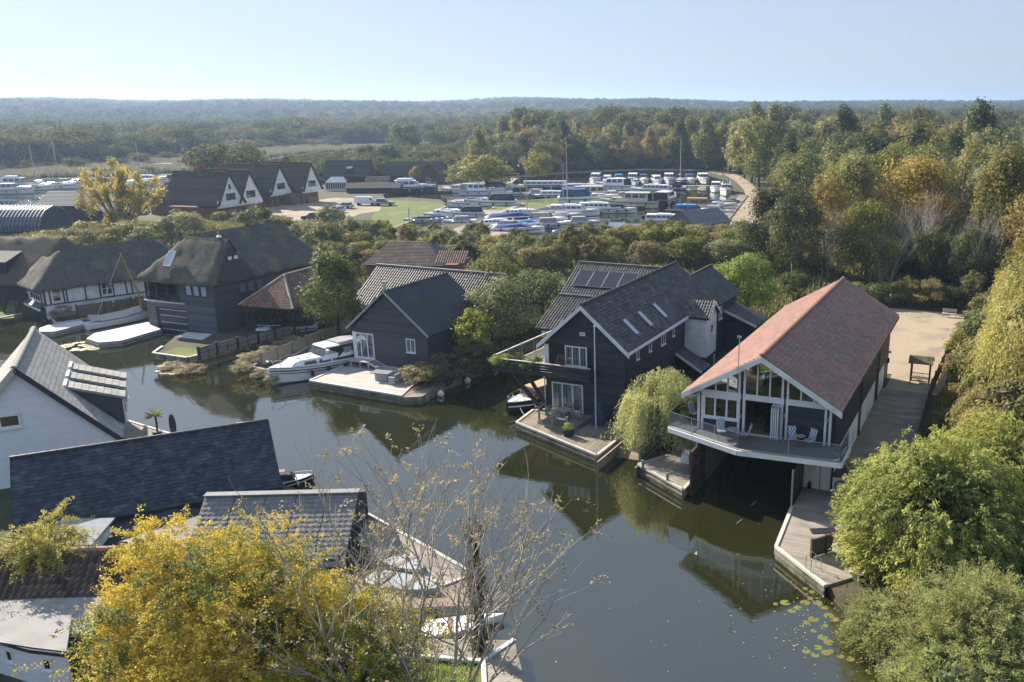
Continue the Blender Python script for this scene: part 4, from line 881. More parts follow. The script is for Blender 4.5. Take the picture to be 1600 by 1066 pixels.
# balcony round the gable
BP = [(-10.0, -.66), (-4.85, -2.84), (1.2, -2.5), (1.2, 0.2), (-8.25, .0), (-8.25, 5.0), (-9.85, 5.0)]
def pgon(mb, pts, z0, z1):
    tri = tessellate_polygon([[Vector((p[0], p[1], 0)) for p in pts]])
    for t in tri:
        q = [pts[i] for i in t]; ar = (q[1][0] - q[0][0]) * (q[2][1] - q[0][1]) - (q[2][0] - q[0][0]) * (q[1][1] - q[0][1])
        if ar < 0: q = q[::-1]
        mb.face([(a, b, z1) for a, b in q], .5); mb.face([(a, b, z0) for a, b in q[::-1]], .5)
mb = MB(); pgon(mb, BP, 3.26, 3.495); mb.build('balcony_floor', BALCF, R)
mb = MB()
for a, b in zip(BP[:3], BP[1:4]):
    d = Lv(b[0] - a[0], b[1] - a[1], 0).normalized(); o_ = Lv(d.y, -d.x, 0) * .05; mb.beam(Lv(*a, 3.36) + o_ * 1, Lv(*b, 3.36) + o_ * 1, .1, .3)
mb.beam((-10.03, -.6, 3.36), (-9.9, 5, 3.36), .1, .3); mb.build('balcony_fascia', UPVC, R)
mb = MB()
for a, b in zip(BP[:2], BP[1:3]): mb.beam(Lv(*a, 3.505) + Lv(0, .22, 0), Lv(*b, 3.505) + Lv(0, .22, 0), .3, .012)
mb.build('balcony_edge_board', DECKL, R)
rails = [((-9.95, -.62), (-4.85, -2.76), 3), ((-4.85, -2.76), (1.12, -2.42), 2), ((-9.95, -.62), (-9.8, 4.9), 2), ((1.12, -2.42), (1.12, .1), 1)]
for a, b, n in rails:
    for k in range(n):
        p0 = Lv(*a, 3.52).lerp(Lv(*b, 3.52), k / n); p1 = Lv(*a, 3.52).lerp(Lv(*b, 3.52), (k + 1) / n); mb = MB(); u_ = Lv(0, 0, 1.02); off = Lv(.008, .008, 0)
        mb.loft([[p0, p1, p1 + u_, p0 + u_], [p0 + off, p1 + off, p1 + u_ + off, p0 + u_ + off]]); mb.build('glass_panel', GLASS, R)
    for k in range(n + 1): p0 = Lv(*a, 3.5).lerp(Lv(*b, 3.5), k / n); mb = MB(); mb.tube([p0, p0 + Lv(0, 0, 1.06)], .022, 6); mb.build('rail_post', STEEL, R)
    mb = MB(); mb.beam(Lv(*a, 4.56), Lv(*b, 4.56), .03, .03); mb.build('handrail', STEEL, R)
mb = MB()
for u, v in ((-8.0, -.9), (-8.9, 3)): mb.tube([(u, v, .6), (u, v, 3.3)], .06, 8)
mb.build('balcony_post', UPVC, R)
mb = MB(); mb.beam((1.3, -2.2, 3.3), (2.5, -2.0, .7), .08, .3); mb.beam((1.3, -1.2, 3.3), (2.5, -1.0, .7), .08, .3)
for k in range(9): t_ = (k + .5) / 9; mb.box(1.3 + 1.2 * t_ - .15, 1.3 + 1.2 * t_ + .12, -2.2, -1.1, 3.3 - 2.6 * t_, 3.34 - 2.6 * t_)
mb.build('stair', DARKM, R)
mb = MB(); mb.loft([[(1.25, -2.3, 3.6), (1.35, -2.3, 4.5), (2.5, -2.1, 1.7), (2.5, -2.1, .9)], [(1.25, -2.285, 3.6), (1.35, -2.285, 4.5), (2.5, -2.085, 1.7), (2.5, -2.085, .9)]]); mb.build('stair_glass', GLASS, R)
# furniture of the room and balcony
def bthing(name, label, cat, u, v, z, rz=0): return thing(name, label, cat, FB.w(u, v, z), FB.a + rz)
LEATH = mat('black_leather', (.012, .012, .013), rough=.4)
for lab, u, v, rz in (('black leather sofa just inside the open doors of the boathouse', -3.6, 1.6, 1.57), ('black leather armchair at the back of the boathouse lounge', -4.6, 3.9, .3)):
    t = bthing('sofa', lab, 'sofa', u, v, 3.48, rz); mb = MB(); mb.box(-.8, .8, -.4, .4, .12, .45); mb.build('seat', LEATH, t); mb = MB(); mb.box(-.85, .85, .4, .6, .1, .95); mb.build('backrest', LEATH, t)
    for s in (-1, 1): mb = MB(); mb.box(s * .9 - .1, s * .9 + .1, -.4, .55, .1, .62); mb.build('arm', LEATH, t)
t = bthing('curtain', 'pale blue curtain behind the left casement window', 'curtain', -7.75, .25, 3.5); mb = MB()
for k in range(8): mb.box(k * .07, k * .07 + .05, .03 * (k % 2), .03 * (k % 2) + .04, .1, 2.3)
mb.build('folds', mat('blue_curtain', (.35, .45, .58)), t)
CHK = bpy.data.materials.new('check_cushion'); CHK.use_nodes = True; N = CHK.node_tree.nodes; L = CHK.node_tree.links; tc = N.new('ShaderNodeTexCoord'); ck = N.new('ShaderNodeTexChecker'); ck.inputs['Scale'].default_value = 11
ck.inputs['Color1'].default_value = (.10, .14, .24, 1); ck.inputs['Color2'].default_value = (.62, .66, .74, 1); L.new(tc.outputs['Object'], ck.inputs['Vector']); L.new(ck.outputs[0], N['Principled BSDF'].inputs['Base Color'])
def gchair(label, u, v, rz):
    t = bthing('garden_chair', label, 'chair', u, v, 3.5, rz); mb = MB(); mb.box(-.24, .24, -.25, .25, .42, .5); mb.build('seat_cushion', CHK, t)
    mb = MB(); mb.loft([[(-.24, .22, .46), (.24, .22, .46), (.24, .3, .46), (-.24, .3, .46)], [(-.24, .42, 1.08), (.24, .42, 1.08), (.24, .5, 1.06), (-.24, .5, 1.06)]]); mb.build('back_cushion', CHK, t)
    for a in (-.24, .24):
        for b in (-.24, .26): mb = MB(); mb.tube([(a, b, 0), (a, b, .44)], .016, 5); mb.build('leg', DARKM, t)
        mb = MB(); mb.tube([(a, -.24, .42), (a, -.24, .64), (a, .3, .66)], .014, 5); mb.build('arm', DARKM, t)
gchair('checked cushioned chair left of the round table on the glass balcony', -6.35, -1.15, .5); gchair('checked chair right of the round table, seen from the side', -4.95, -1.15, -1.35)
gchair('left one of two checked chairs in front of the black boarded wall', -2.05, -.75, .35); gchair('right one of two checked chairs in front of the black boarded wall', -1.05, -.75, -.5); gchair('chair at the far left side of the glass balcony', -8.9, 1.4, 1.2)
def rtable(label, u, v, r):
    t = bthing('round_table', label, 'table', u, v, 3.5); mb = MB(); mb.lathe((0, 0, 0), [(r, .68), (r, .71)], 18); mb.build('tabletop', mat('glass_top', (.35, .37, .38), rough=.1), t)
    for k in range(3): a = k * 2.09; mb = MB(); mb.tube([(math.cos(a) * r * .7, math.sin(a) * r * .7, 0), (math.cos(a) * r * .3, math.sin(a) * r * .3, .68)], .015, 5); mb.build('leg', DARKM, t)
rtable('small round table between the chairs on the glass balcony', -5.65, -1.25, .36); rtable('low round table between the two chairs by the black wall', -1.55, -.85, .3)
def lroot(name, label, cat, px, py, z, F=None, rz=0): p = P(px, py, z); return thing(name, label, cat, p, (F.a if F else 0) + rz)
t = bthing('storage_box', 'white storage box with a hose reel under the stair', 'box', .95, -.1, .6); mb = MB(); mb.box(-.5, .5, -.4, .9, 0, 1.15); b_ = mb.build('cabinet', WHITE, t); mb = MB(); mb.box(-.54, .54, -.44, .94, 1.16, 1.22); mb.build('lid', DARKM, t)
mb = MB()
for k in range(20): a0, a1 = k * math.pi / 10, (k + 1) * math.pi / 10; mb.tube([(.33 * math.cos(a0), -.46, .62 + .33 * math.sin(a0)), (.33 * math.cos(a1), -.46, .62 + .33 * math.sin(a1))], .06, 6)
mb.build('hose', mat('hose', (.20, .10, .06), (.12, .12, .07), rough=.7), t)
t = bthing('life_ring', 'small dark life ring hung at the top of the white panel', 'life ring', -.95, -.06, 3.0); mb = MB()
for k in range(16): a0, a1 = k * math.pi / 8, (k + 1) * math.pi / 8; mb.tube([(.15 * math.cos(a0), 0, .15 * math.sin(a0)), (.15 * math.cos(a1), 0, .15 * math.sin(a1))], .03, 6)
mb.build('ring', DARKM, t)
t = bthing('notice', 'small grey notice on the white boathouse panel', 'sign', -.62, -.04, 2.75); mb = MB(); mb.box(-.15, .15, -.012, 0, 0, .28); mb.build('plate', mat('grey_sign', (.45, .47, .48)), t)
t = bthing('mooring_buoy', 'dark fender standing at the foot of the white panel', 'fender', -.95, -.35, .62); mb = MB(); mb.lathe((0, 0, 0), [(.02, 0), (.11, .1), (.13, .3), (.1, .48), (.02, .56)], 10); mb.build('body', DARKM, t)
# ------------------------------------------------------------------ decks of the boathouse
W = lambda F, pts: [F.w(*p) for p in pts]
deck('timber_deck', 'pale timber deck left of the boathouse door', W(FB, [(-12.1, -.6), (-8.05, -3.3), (-8.0, .2), (-8.3, 8), (-10.4, 8), (-10.9, 1.6)]), .62, (FB.U.x, FB.U.y), DECK, fascia=QUAY, kerb=KERB, kerb_sides=[0, 1, 5])
deck('timber_deck', 'pointed pale deck right of the boathouse opening with a swim ladder', W(FB, [(-1.35, -3.2), (-1.0, -8.4), (2.2, -11.4), (4.6, -8.5), (4.2, .3), (-1.35, .3)]), .62, (FB.U.x, FB.U.y), DECK, fascia=QUAY, kerb=KERB, kerb_sides=[0, 1])
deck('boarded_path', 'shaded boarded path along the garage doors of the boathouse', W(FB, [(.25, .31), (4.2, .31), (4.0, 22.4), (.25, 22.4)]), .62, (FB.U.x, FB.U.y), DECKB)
mb = MB(); t = thing('slipway', 'sloping timber slipway between the two decks', 'slipway', FB.w(-13.4, 1, 0), FB.a); n = 22
for k in range(n): y0 = -2.2 + k * .32; z0 = -.35 + (y0 + 2.2) * .13; mb.loft([[(-1.3, y0, z0), (1.25, y0, z0), (1.25, y0 + .3, z0 + .04), (-1.3, y0 + .3, z0 + .04)], [(-1.3, y0, z0 - .1), (1.25, y0, z0 - .1), (1.25, y0 + .3, z0 - .06), (-1.3, y0 + .3, z0 - .06)]])
mb.build('boards', DECKB, t)
mb = MB(); mb.box(-1.42, -1.3, -2.2, 5, -.9, .62); mb.box(1.25, 1.37, -2.2, 5, -.9, .62); mb.build('side_wall', QUAY, t)
# planting bed and green fence panel under the willow
bed = [FB.w(-12.0, -.2), FB.w(-11.0, 1.4), FB.w(-10.6, 6), FB.w(-12.3, 6), FB.w(-12.5, 1)]
patch('planting_bed', bed, .60, mat('bark_mulch', (.12, .065, .045), (.07, .045, .035), rough=.95, scale=6, bump=.8), 'dark mulch bed under the weeping willow')
def fence(name, label, pts, h, m, bw=.12, z=.5, post=None, pm=None, lean=0, rails_=2, gap=.01, top=False, cat='fence'):
    pts = [Lv(p[0], p[1], 0) for p in pts]; t = thing(name, label, cat, (pts[0].x, pts[0].y, z)); o = pts[0]; cache = {}
    for a, b in zip(pts[:-1], pts[1:]):
        L_ = (b - a).length; d = (b - a) / L_; n = max(1, int(L_ / (bw + gap))); ang = math.atan2(d.y, d.x)
        me = cache.get('b')
        if not me: mbb = MB(); mbb.box(0, bw, -.012, .012, .04, h); me = cache['b'] = mbb.mesh('board', m)
        for k in range(n): inst('board', me, t, (a - o) + d * (L_ * k / n), (0, 0, ang))
        if post:
            mp_ = cache.get('p')
            if not mp_: mbb = MB(); mbb.box(-.06, .06, -.07, .07, -.2, h + .1); mp_ = cache['p'] = mbb.mesh('post', pm or m)
            for k in range(int(L_ / post) + 1): inst('post', mp_, t, (a - o) + d * min(L_, k * post), (0, 0, ang))
        mbb = MB(); nd = Lv(-d.y, d.x, 0) * .03
        for k in range(rails_): zz = h * (.2 + .6 * k / max(1, rails_ - 1)); mbb.beam((a - o) + nd + Lv(0, 0, zz), (b - o) + nd + Lv(0, 0, zz), .04, .08)
        if top: mbb.beam((a - o) + Lv(0, 0, h + .03), (b - o) + Lv(0, 0, h + .03), .1, .05)
        mbb.build('rail', pm or m, t)
    return t
fence('board_fence', 'short grey green board fence beside the slipway', W(FB, [(-12.25, .0), (-12.45, 3.2)]), 1.0, FENCEG, bw=.14, z=.55, post=1.6)
fence('board_fence', 'board fence along the right side of the paved yard', W(FB, [(4.35, 9), (4.2, 22), (4.6, 34), (5.4, 47), (5.7, 54)]), 1.35, mat('brown_fence', (.15, .105, .07), (.11, .08, .055), rough=.9, scale=2, var=.3), bw=.16, z=.55, post=2.4, gap=.02)
fence('board_fence', 'short dark fence panel at the end of the right-hand deck', [P(1268, 872, .6), P(1300, 862, .6)], 1.0, mat('dark_fence', (.07, .065, .055)), bw=.14, z=.6, post=.95, top=True)
# gazebo with lattice sides
t = thing('arbour', 'small timber arbour with a mossy shingle roof on the paved yard', 'arbour', FB.w(3.0, 25.4, .56), FB.a); WD = mat('arbour_wood', (.15, .12, .09), (.11, .09, .07), rough=.9)
for a in (-.75, .75):
    for b in (-.5, .5): mb = MB(); mb.box(a - .05, a + .05, b - .05, b + .05, 0, 1.9); mb.build('post', WD, t)
ROOFM = mat('mossy_shingle', (.20, .185, .11), (.14, .13, .08), rough=.95, var=.3, scale=3)
for s in (-1, 1):
    mb = MB(); T = Lv(0, -s * .75, .5).normalized(); Nn = Lv(0, s * .5, .75).normalized(); clad(mb, (-1.0 if s < 0 else 1.0, s * .75, 1.85), (-s, 0, 0) if s > 0 else (1, 0, 0), T, Nn, [(0, 0), (2, 0), (2, .9), (0, .9)], .15, .03, seg=.3); q = [(-1, s * .75, 1.84), (1, s * .75, 1.84), (1, 0, 2.34), (-1, 0, 2.34)]; mb.loft([q, [(x_, y_, z_ - .05) for x_, y_, z_ in q]]); mb.build('roof_slope', ROOFM, t)
mb = MB()
for k in range(9):
    a = math.radians(10 + 20 * k); mb.beam((0, -.5, .25), (math.cos(a) * .72, -.5, .25 + math.sin(a) * .62), .03, .03)
mb.build('sunray_lattice', WD, t); mb = MB()
for z in (.25, .95): mb.box(-.75, .75, -.52, -.48, z - .03, z + .03)
mb.box(-.7, .7, -.3, .3, .4, .45); mb.build('bench_seat', WD, t)
t = thing('garden_bench', 'pale garden bench at the far edge of the paved yard', 'bench', FB.w(3.5, 52.2, .56), FB.a); mb = MB(); mb.box(-.75, .75, -.25, .25, .38, .44); mb.build('seat', DECKL, t); mb = MB()
for z in (.55, .68, .81): mb.box(-.75, .75, .24, .28, z, z + .08)
mb.build('backrest', DECKL, t)
for a in (-.68, .68):
    for b in (-.22, .24): mb = MB(); mb.box(a - .03, a + .03, b - .03, b + .03, 0, .4 if b < 0 else .88); mb.build('leg', DECKL, t)
t = thing('lamp_post', 'black lantern post at the far end of the paved yard', 'lamp', FB.w(-2.9, 52, .56)); mb = MB(); mb.tube([(0, 0, 0), (0, 0, .3), (0, 0, 1.7)], [.08, .05, .035], 8); mb.build('post', DARKM, t); mb = MB(); mb.lathe((0, 0, 1.7), [(.06, 0), (.13, .3), (.15, .32), (.02, .5)], 6); mb.build('lantern', GLASSW, t)
mb = MB(); mb.lathe((0, 0, 2.02), [(.17, 0), (.03, .17)], 6); mb.build('cap', DARKM, t)
# swim ladder
t = thing('swim_ladder', 'steel swim ladder on the right-hand deck edge', 'ladder', P(1266, 893, .6), FB.a - .75); mb = MB()
for s in (-.22, .22): mb.tube([(s, .5, 0), (s, .45, .75), (s, .2, .95), (s, -.12, .8), (s, -.16, -1.1)], .022, 6)
mb.build('rails', STEEL, t)
for z in (-.9, -.6, -.3, 0): mb = MB(); mb.tube([(-.22, -.15, z), (.22, -.15, z)], .018, 5); mb.build('rung', STEEL, t)
t = lroot('boat_hook_box', 'white covered pump box on the left-hand deck', 'box', 1072, 722, .62, FB); mb = MB(); mb.loft([[(-.3, -.3, 0), (.3, -.3, 0), (.3, .3, 0), (-.3, .3, 0)], [(-.25, -.25, .5), (.25, -.25, .5), (.25, .25, .8), (-.25, .25, .8)]]); mb.build('cover', WHITE, t)
# ------------------------------------------------------------------ black house with the solar panels
R = house('black_house', 'black weatherboarded house with dark tiled roof and three rooflights', FH)
mb = MB(); mb.box(-7.0, -.5, .04, 19.3, .4, 6.0); mb.face([(-7, .04, 6), (-.5, .04, 6), (-3.75, .04, 9)]); mb.face([(-7, 19.3, 6), (-3.75, 19.3, 9), (-.5, 19.3, 6)]); mb.build('wall', BLACKB, R)
mb = MB(); gable_front(mb, .0, -7.0, -.5, .4, 6.0, -3.75, 9.1); clad(mb, (-.46, 0, .4), (0, 1, 0), (0, 0, 1), (1, 0, 0), [(0, 0), (19.3, 0), (19.3, 5.7), (0, 5.7)], .17); clad(mb, (-7.03, 19.3, .4), (0, -1, 0), (0, 0, 1), (-1, 0, 0), [(0, 0), (19.3, 0), (19.3, 5.7), (0, 5.7)], .17)
mb.build('weatherboards', BLACKB, R, kind='stuff')
roof_pair(R, -3.8, 9.28, -7.35, 6.1, -.15, 6.1, -.45, 19.7, clad, SLATE, course=.28, lip=.03, seg=.33, jit=.4)
ridge_tiles(R, (-3.8, -.45, 9.36), (-3.8, 19.7, 9.36), SLATE, .13, .5)
bargeboard(R, [(-7.5, 6.0), (-3.8, 9.26), (.02, 6.0)], -.5, .34)
mb = MB(); mb.box(-.16, .0, -.4, 12.4, 5.86, 6.04); mb.build('gutter', UPVC, R)
win(R, (-6.55, -.02, .95), (1, 0, 0), (0, -1, 0), 2.6, 2.15, 3, 1, fr=.1, name='patio_door', pm=GLASSW, cur=True)
# upper balcony, the shade of its recess painted as a flat dark panel
mb = MB(); mb.box(-6.7, -3.2, -.03, 0, 4.0, 6.02); mb.build('recess_shade_panel', mat('recess_shadow', (.018, .02, .026), rough=.7), R)
win(R, (-5.35, -.05, 4.5), (1, 0, 0), (0, -1, 0), 1.8, 1.55, 3, 1, fr=.09, name='balcony_window', pm=GLASSW, cur=True)
mb = MB(); mb.box(-7.05, -6.72, -.12, .0, 4.0, 6.0); mb.build('white_post', UPVC, R)
BAL = [(-10.9, -1.05), (-2.9, -1.05), (-2.9, 0), (-7.05, 0), (-7.05, 8.4), (-10.4, 8.4)]
mb = MB(); pgon(mb, BAL, 3.75, 3.9); mb.build('balcony_floor', DECK, R)
for k, z in enumerate((3.78, 3.97, 4.16, 4.35, 4.54)):
    mb = MB(); mb.box(-10.9, -2.9, -1.12, -1.07, z, z + (.17 if k not in (1, 2, 3) else .15)); mb.build('balcony_board', BLACKB, R)
mb = MB(); mb.box(-2.95, -2.88, -1.1, 0, 3.8, 4.7); mb.box(-10.95, -10.9, -1.1, .4, 3.8, 4.7); mb.build('balcony_side', BLACKB, R)
mb = MB(); mb.box(-10.95, -2.8, -1.16, -1.0, 4.72, 4.78); mb.build('handrail', KERB, R)
mb = MB(); mb.beam((-10.85, -1.0, 4.95), (-10.4, 8.4, 4.95), .14, .06); mb.build('handrail', KERB, R)
for z in (4.1, 4.3, 4.5, 4.7): mb = MB(); mb.beam((-10.85, -1.0, z), (-10.4, 8.4, z), .03, .12); mb.build('rail_board', mat('dark_rail', (.05, .05, .045)), R)
for k in range(6): mb = MB(); mb.box(-10.9 + .08 * k, -10.8 + .08 * k, -1 + 1.85 * k, -.9 + 1.85 * k, 3.9, 5.0); mb.build('rail_post', DECK, R)
TIM = mat('dark_timber', (.035, .03, .028), (.05, .042, .036), rough=.8)
for a, b in (((-9.7, -.7, 3.7), (-7.2, -.5, .9)), ((-8.3, -.7, 3.7), (-6.95, -.4, 1.3)), ((-9.9, 3.0, 3.7), (-7.2, 3.0, .9))): mb = MB(); mb.beam(a, b, .2, .24); mb.build('brace', TIM, R)
for u in (-8.6, -9.9): mb = MB(); mb.box(u, u + .18, 5.2, 5.4, -.4, 3.75); mb.build('balcony_post', TIM, R)
mb = MB(); mb.tube([(-7.12, -.1, .5), (-7.12, -.1, 3.7)], .05, 6); mb.build('downpipe', UPVC, R)
t = thing('house_name_sign', 'small white name plate high on the black gable', 'sign', FH.w(-3.9, -.06, 6.9), FH.a); mb = MB(); mb.box(-.22, .22, -.03, 0, 0, .26); mb.build('plate', UPVC, t); mb = MB(); mb.box(-.13, .13, -.036, -.031, .09, .17); mb.build('lettering', mat('sign_blue', (.12, .2, .4)), t)
# side: white gabled bay, porch, windows, rear wing
mb = MB(); mb.box(-.5, 1.5, 12.7, 15.4, 2.5, 6.0); mb.face([(1.5, 12.7, 6), (1.5, 15.4, 6), (1.5, 14.05, 7.0)]); bay = mb.build('white_bay', WHITE, R)
for s, v in ((1, 12.45), (-1, 15.65)):
    mb = MB(); T = Lv(0, s * 1.6, 1.2).normalized(); Nn = Lv(0, -s * 1.2, 1.6).normalized(); (pantiles(mb, (-2.6 if s > 0 else 1.8, v, 5.95), (s, 0, 0), T, Nn, [(0, 0), (4.4, 0), (4.4, 2), (0, 2)], .25, .33)); mb.build('bay_roof', PANT, R)
    mb = MB(); q = [(-2.6, v, 5.93), (1.8, v, 5.93), (1.8, 14.05, 7.13), (-2.6, 14.05, 7.13)]; mb.loft([q, [(a, b, c - .1) for a, b, c in q]]); mb.build('roof_deck', DARKM, R)
    mb = MB(); mb.beam((1.84, v, 5.86), (1.84, 14.05, 7.08), .05, .2); mb.build('bargeboard', WHITE, R)
mb = MB(); q = [(-.45, 10.4, 3.3), (-.45, 12.8, 3.3), (1.9, 12.8, 1.9), (1.9, 10.4, 1.9)]; mb.loft([q, [(a, b, c - .12) for a, b, c in q]]); mb.build('porch_roof', SLATE, R); mb = MB(); mb.beam((-.4, 10.36, 3.26), (1.9, 10.36, 1.86), .06, .2); mb.build('bargeboard', WHITE, R)
mb = MB(); mb.box(-.5, 1.45, 12.75, 15.35, .4, 2.5); mb.build('bay_base', BLACKB, R)
for v, z, w_, h in ((1.9, 4.9, .5, 1.1), (4.4, 4.9, .5, 1.15), (7.0, 4.75, .95, 1.35), (9.6, 4.9, .5, 1.0)): win(R, (-.44, v, z), (0, 1, 0), (1, 0, 0), w_, h, 1 if w_ < .8 else 2, 1, fr=.08)
win(R, (1.52, 13.7, 4.4), (0, 1, 0), (1, 0, 0), .6, .8, 1, 1, fr=.07)
mb = MB(); mb.box(-5.4, .1, 19.7, 26, .4, 5.6); mb.build('rear_wing', BLACKB, R)
roof_pair(R, -2.6, 8.0, -5.8, 5.6, .5, 5.6, 19.75, 26.4, clad, SLATE, course=.28, lip=.03, seg=.33, jit=.4)
mb = MB(); mb.beam((-2.6, 19.8, 8.08), (-2.6, 26.4, 8.08), .2, .12); mb.build('ridge', SLATE, R)
mb = MB(); mb.box(-.16, .0, 15.7, 19.7, 5.86, 6.04); mb.build('gutter', UPVC, R)
win(R, (-.44, 16.4, 3.8), (0, 1, 0), (1, 0, 0), .9, 1.8, 2, 2, fr=.08); win(R, (-.44, 16.4, 1.2), (0, 1, 0), (1, 0, 0), .9, 1.8, 2, 1, fr=.08); win(R, (.12, 20.5, 4.0), (0, 1, 0), (1, 0, 0), .9, 1.2, 2, 1, fr=.08); win(R, (1.46, 14.9, 1.1), (0, 1, 0), (1, 0, 0), .3, 1.1, 1, 1, fr=.06)
mb = MB(); mb.box(.2, 3.0, 22.5, 26, .4, 3.4); mb.build('side_wing', BLACKB, R)
mb = MB(); q = [(.1, 22.2, 4.6), (.1, 26.3, 4.6), (3.3, 26.3, 3.3), (3.3, 22.2, 3.3)]; mb.loft([q, [(a, b, c - .12) for a, b, c in q]]); mb.build('side_wing_roof', SLATE, R); mb = MB(); mb.beam((.1, 22.15, 4.55), (3.3, 22.15, 3.25), .06, .2); mb.build('bargeboard', WHITE, R)
# rooflights on the right slope
sl_ = Lv(3.65, 0, -3.18).normalized(); Tn = -sl_; Nr = Lv(3.18, 0, 3.65).normalized()
for v in (2.6, 5.5, 8.7):
    o = Lv(-1.78, v, 9.28 - (3.8 - 1.78) * .871) + Nr * .04; o = o + sl_ * 1.35
    win(R, o, (0, 1, 0), Nr, .55, 1.5, 1, 1, fr=.07, proud=.07, Tv=Tn, name='rooflight', fm=mat('grey_frame', (.5, .52, .54)), pm=mat('blind_glass', (.55, .62, .7), rough=.15, spec=1.0), sill=False)
    mb = MB(); q = o + sl_ * .35; mb.loft([[q, q + Lv(0, .5, 0), q + Lv(0, .5, 0) - sl_ * .3, q - sl_ * .3], [p + Nr * .05 for p in (q, q + Lv(0, .5, 0), q + Lv(0, .5, 0) - sl_ * .3, q - sl_ * .3)]]); mb.build('flashing', mat('lead', (.12, .12, .12)), R)
# left annexes
mb = MB(); mb.box(-11.7, -7.1, 8.0, 16, .4, 4.9); mb.build('annex_wall', WHITE, R)
def lean(root, u0, u1, v0, z0, v1, z1, m, nm='annex_roof', back=True, **kw):
    T = Lv(0, v1 - v0, z1 - z0); ln = T.length; T.normalize(); Nn = Lv(1, 0, 0).cross(T); mb = MB(); pantiles(mb, (u0, v0, z0), (1, 0, 0), T, Nn, [(0, 0), (u1 - u0, 0), (u1 - u0, ln), (0, ln)], **kw); mb.build(nm, m, root, kind='stuff')
    q = [(u0, v0, z0 - .01), (u1, v0, z0 - .01), (u1, v1, z1 - .01), (u0, v1, z1 - .01)]; mb = MB(); mb.loft([q, [(a, b, c - .15) for a, b, c in q]])
    if back: q = [(u0, v1 + v1 - v0, z0), (u0, v1, z1 - .01), (u1, v1, z1 - .01), (u1, v1 + v1 - v0, z0)]; mb.loft([q, [(a, b, c - .15) for a, b, c in q]])
    mb.build('roof_deck', DARKM, root)
lean(R, -12.1, -6.6, 7.6, 5.0, 12.0, 7.0, PANT, pitch=.27, course=.36, amp=.07)
mb = MB(); mb.beam((-12.1, 12, 7.1), (-6.4, 12, 7.1), .24, .16); mb.build('ridge', PANT, R)
mb = MB(); mb.box(-13.3, -6, 15.8, 22, .4, 6.3); mb.build('annex_wall', BLACKB, R)
lean(R, -13.7, -5.0, 15.4, 6.35, 19.4, 8.65, PANT, pitch=.27, course=.36, amp=.07)
mb = MB(); mb.beam((-13.7, 19.4, 8.75), (-5, 19.4, 8.75), .24, .16); mb.build('ridge', PANT, R)
SOL = mat('solar_panel', (.018, .022, .030), (.022, .026, .034), rough=.18, spec=.8); T = Lv(0, 4, 2.3).normalized(); Nn = Lv(0, -2.3, 4).normalized()
for k in range(4):
    o = Lv(-12.9 + 1.5 * k, 15.4, 6.35) + T * 1.15 + Nn * .13; a = [o, o + Lv(1.44, 0, 0), o + Lv(1.44, 0, 0) + T * 2.2, o + T * 2.2]; mb = MB(); mb.loft([a, [p + Nn * .05 for p in a]]); sp_ = mb.build('solar_panel', SOL, R)
    mb = MB()
    for p_, q_ in zip(a, a[1:] + a[:1]): mb.beam(p_ + Nn * .06, q_ + Nn * .06, .05, .03)
    mb.build('panel_frame', mat('panel_frame', (.25, .25, .25)), sp_)
# terrace and deck of the black house
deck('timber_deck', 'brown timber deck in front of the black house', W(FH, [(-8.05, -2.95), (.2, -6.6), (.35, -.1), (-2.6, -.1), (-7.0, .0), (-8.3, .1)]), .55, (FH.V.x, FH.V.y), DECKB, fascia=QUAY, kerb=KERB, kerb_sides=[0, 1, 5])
deck('raised_terrace', 'low raised terrace with dining table before the patio doors', W(FH, [(-6.5, -2.45), (-3.35, -3.8), (-2.9, -.05), (-6.6, -.05)]), .84, (FH.U.x, FH.U.y), DECKB, fascia=DECKB, zb=.5)
t = thing('terrace_railing', 'short timber railing on three posts around the raised terrace', 'railing', FH.w(0, 0, .84), FH.a); pts_ = [(-6.5, -1.2), (-6.45, -2.35), (-5.0, -3.0), (-3.5, -3.65)]
for k, (u, v) in enumerate(pts_): mb = MB(); mb.box(u - .06, u + .06, v - .06, v + .06, 0, 1.0); mb.build('post', DECK, t)
mb = MB(); mb.beam((-6.5, -1.2, .9), (-6.45, -2.35, .9), .06, .12); mb.build('rail', DECK, t)
def rope(name, a, b, sag, par, r=.02, m=None):
    mb = MB(); a, b = Lv(*a), Lv(*b); mb.tube([a.lerp(b, k / 8) - Lv(0, 0, sag * 4 * (k / 8) * (1 - k / 8)) for k in range(9)], r, 5); return mb.build(name, m or KERB, par)
rope('rope', (-5.0, -3.0, .85), (-3.5, -3.65, .85), .2, t); rope('rope', (-6.45, -2.35, .6), (-5, -3.0, .6), .1, t)
def hthing(F, name, label, cat, u, v, z, rz=0): return thing(name, label, cat, F.w(u, v, z), F.a + rz)
t = hthing(FH, 'dining_table', 'square timber dining table on the raised terrace', 'table', -4.75, -1.55, .84, -.4); mb = MB()
for k in range(6): mb.box(-.55 + k * .185, -.38 + k * .185, -.5, .5, .7, .74)
mb.build('tabletop', DECK, t)
for a in (-.45, .45):
    for b in (-.4, .4): mb = MB(); mb.box(a - .03, a + .03, b - .03, b + .03, 0, .7); mb.build('leg', DECK, t)
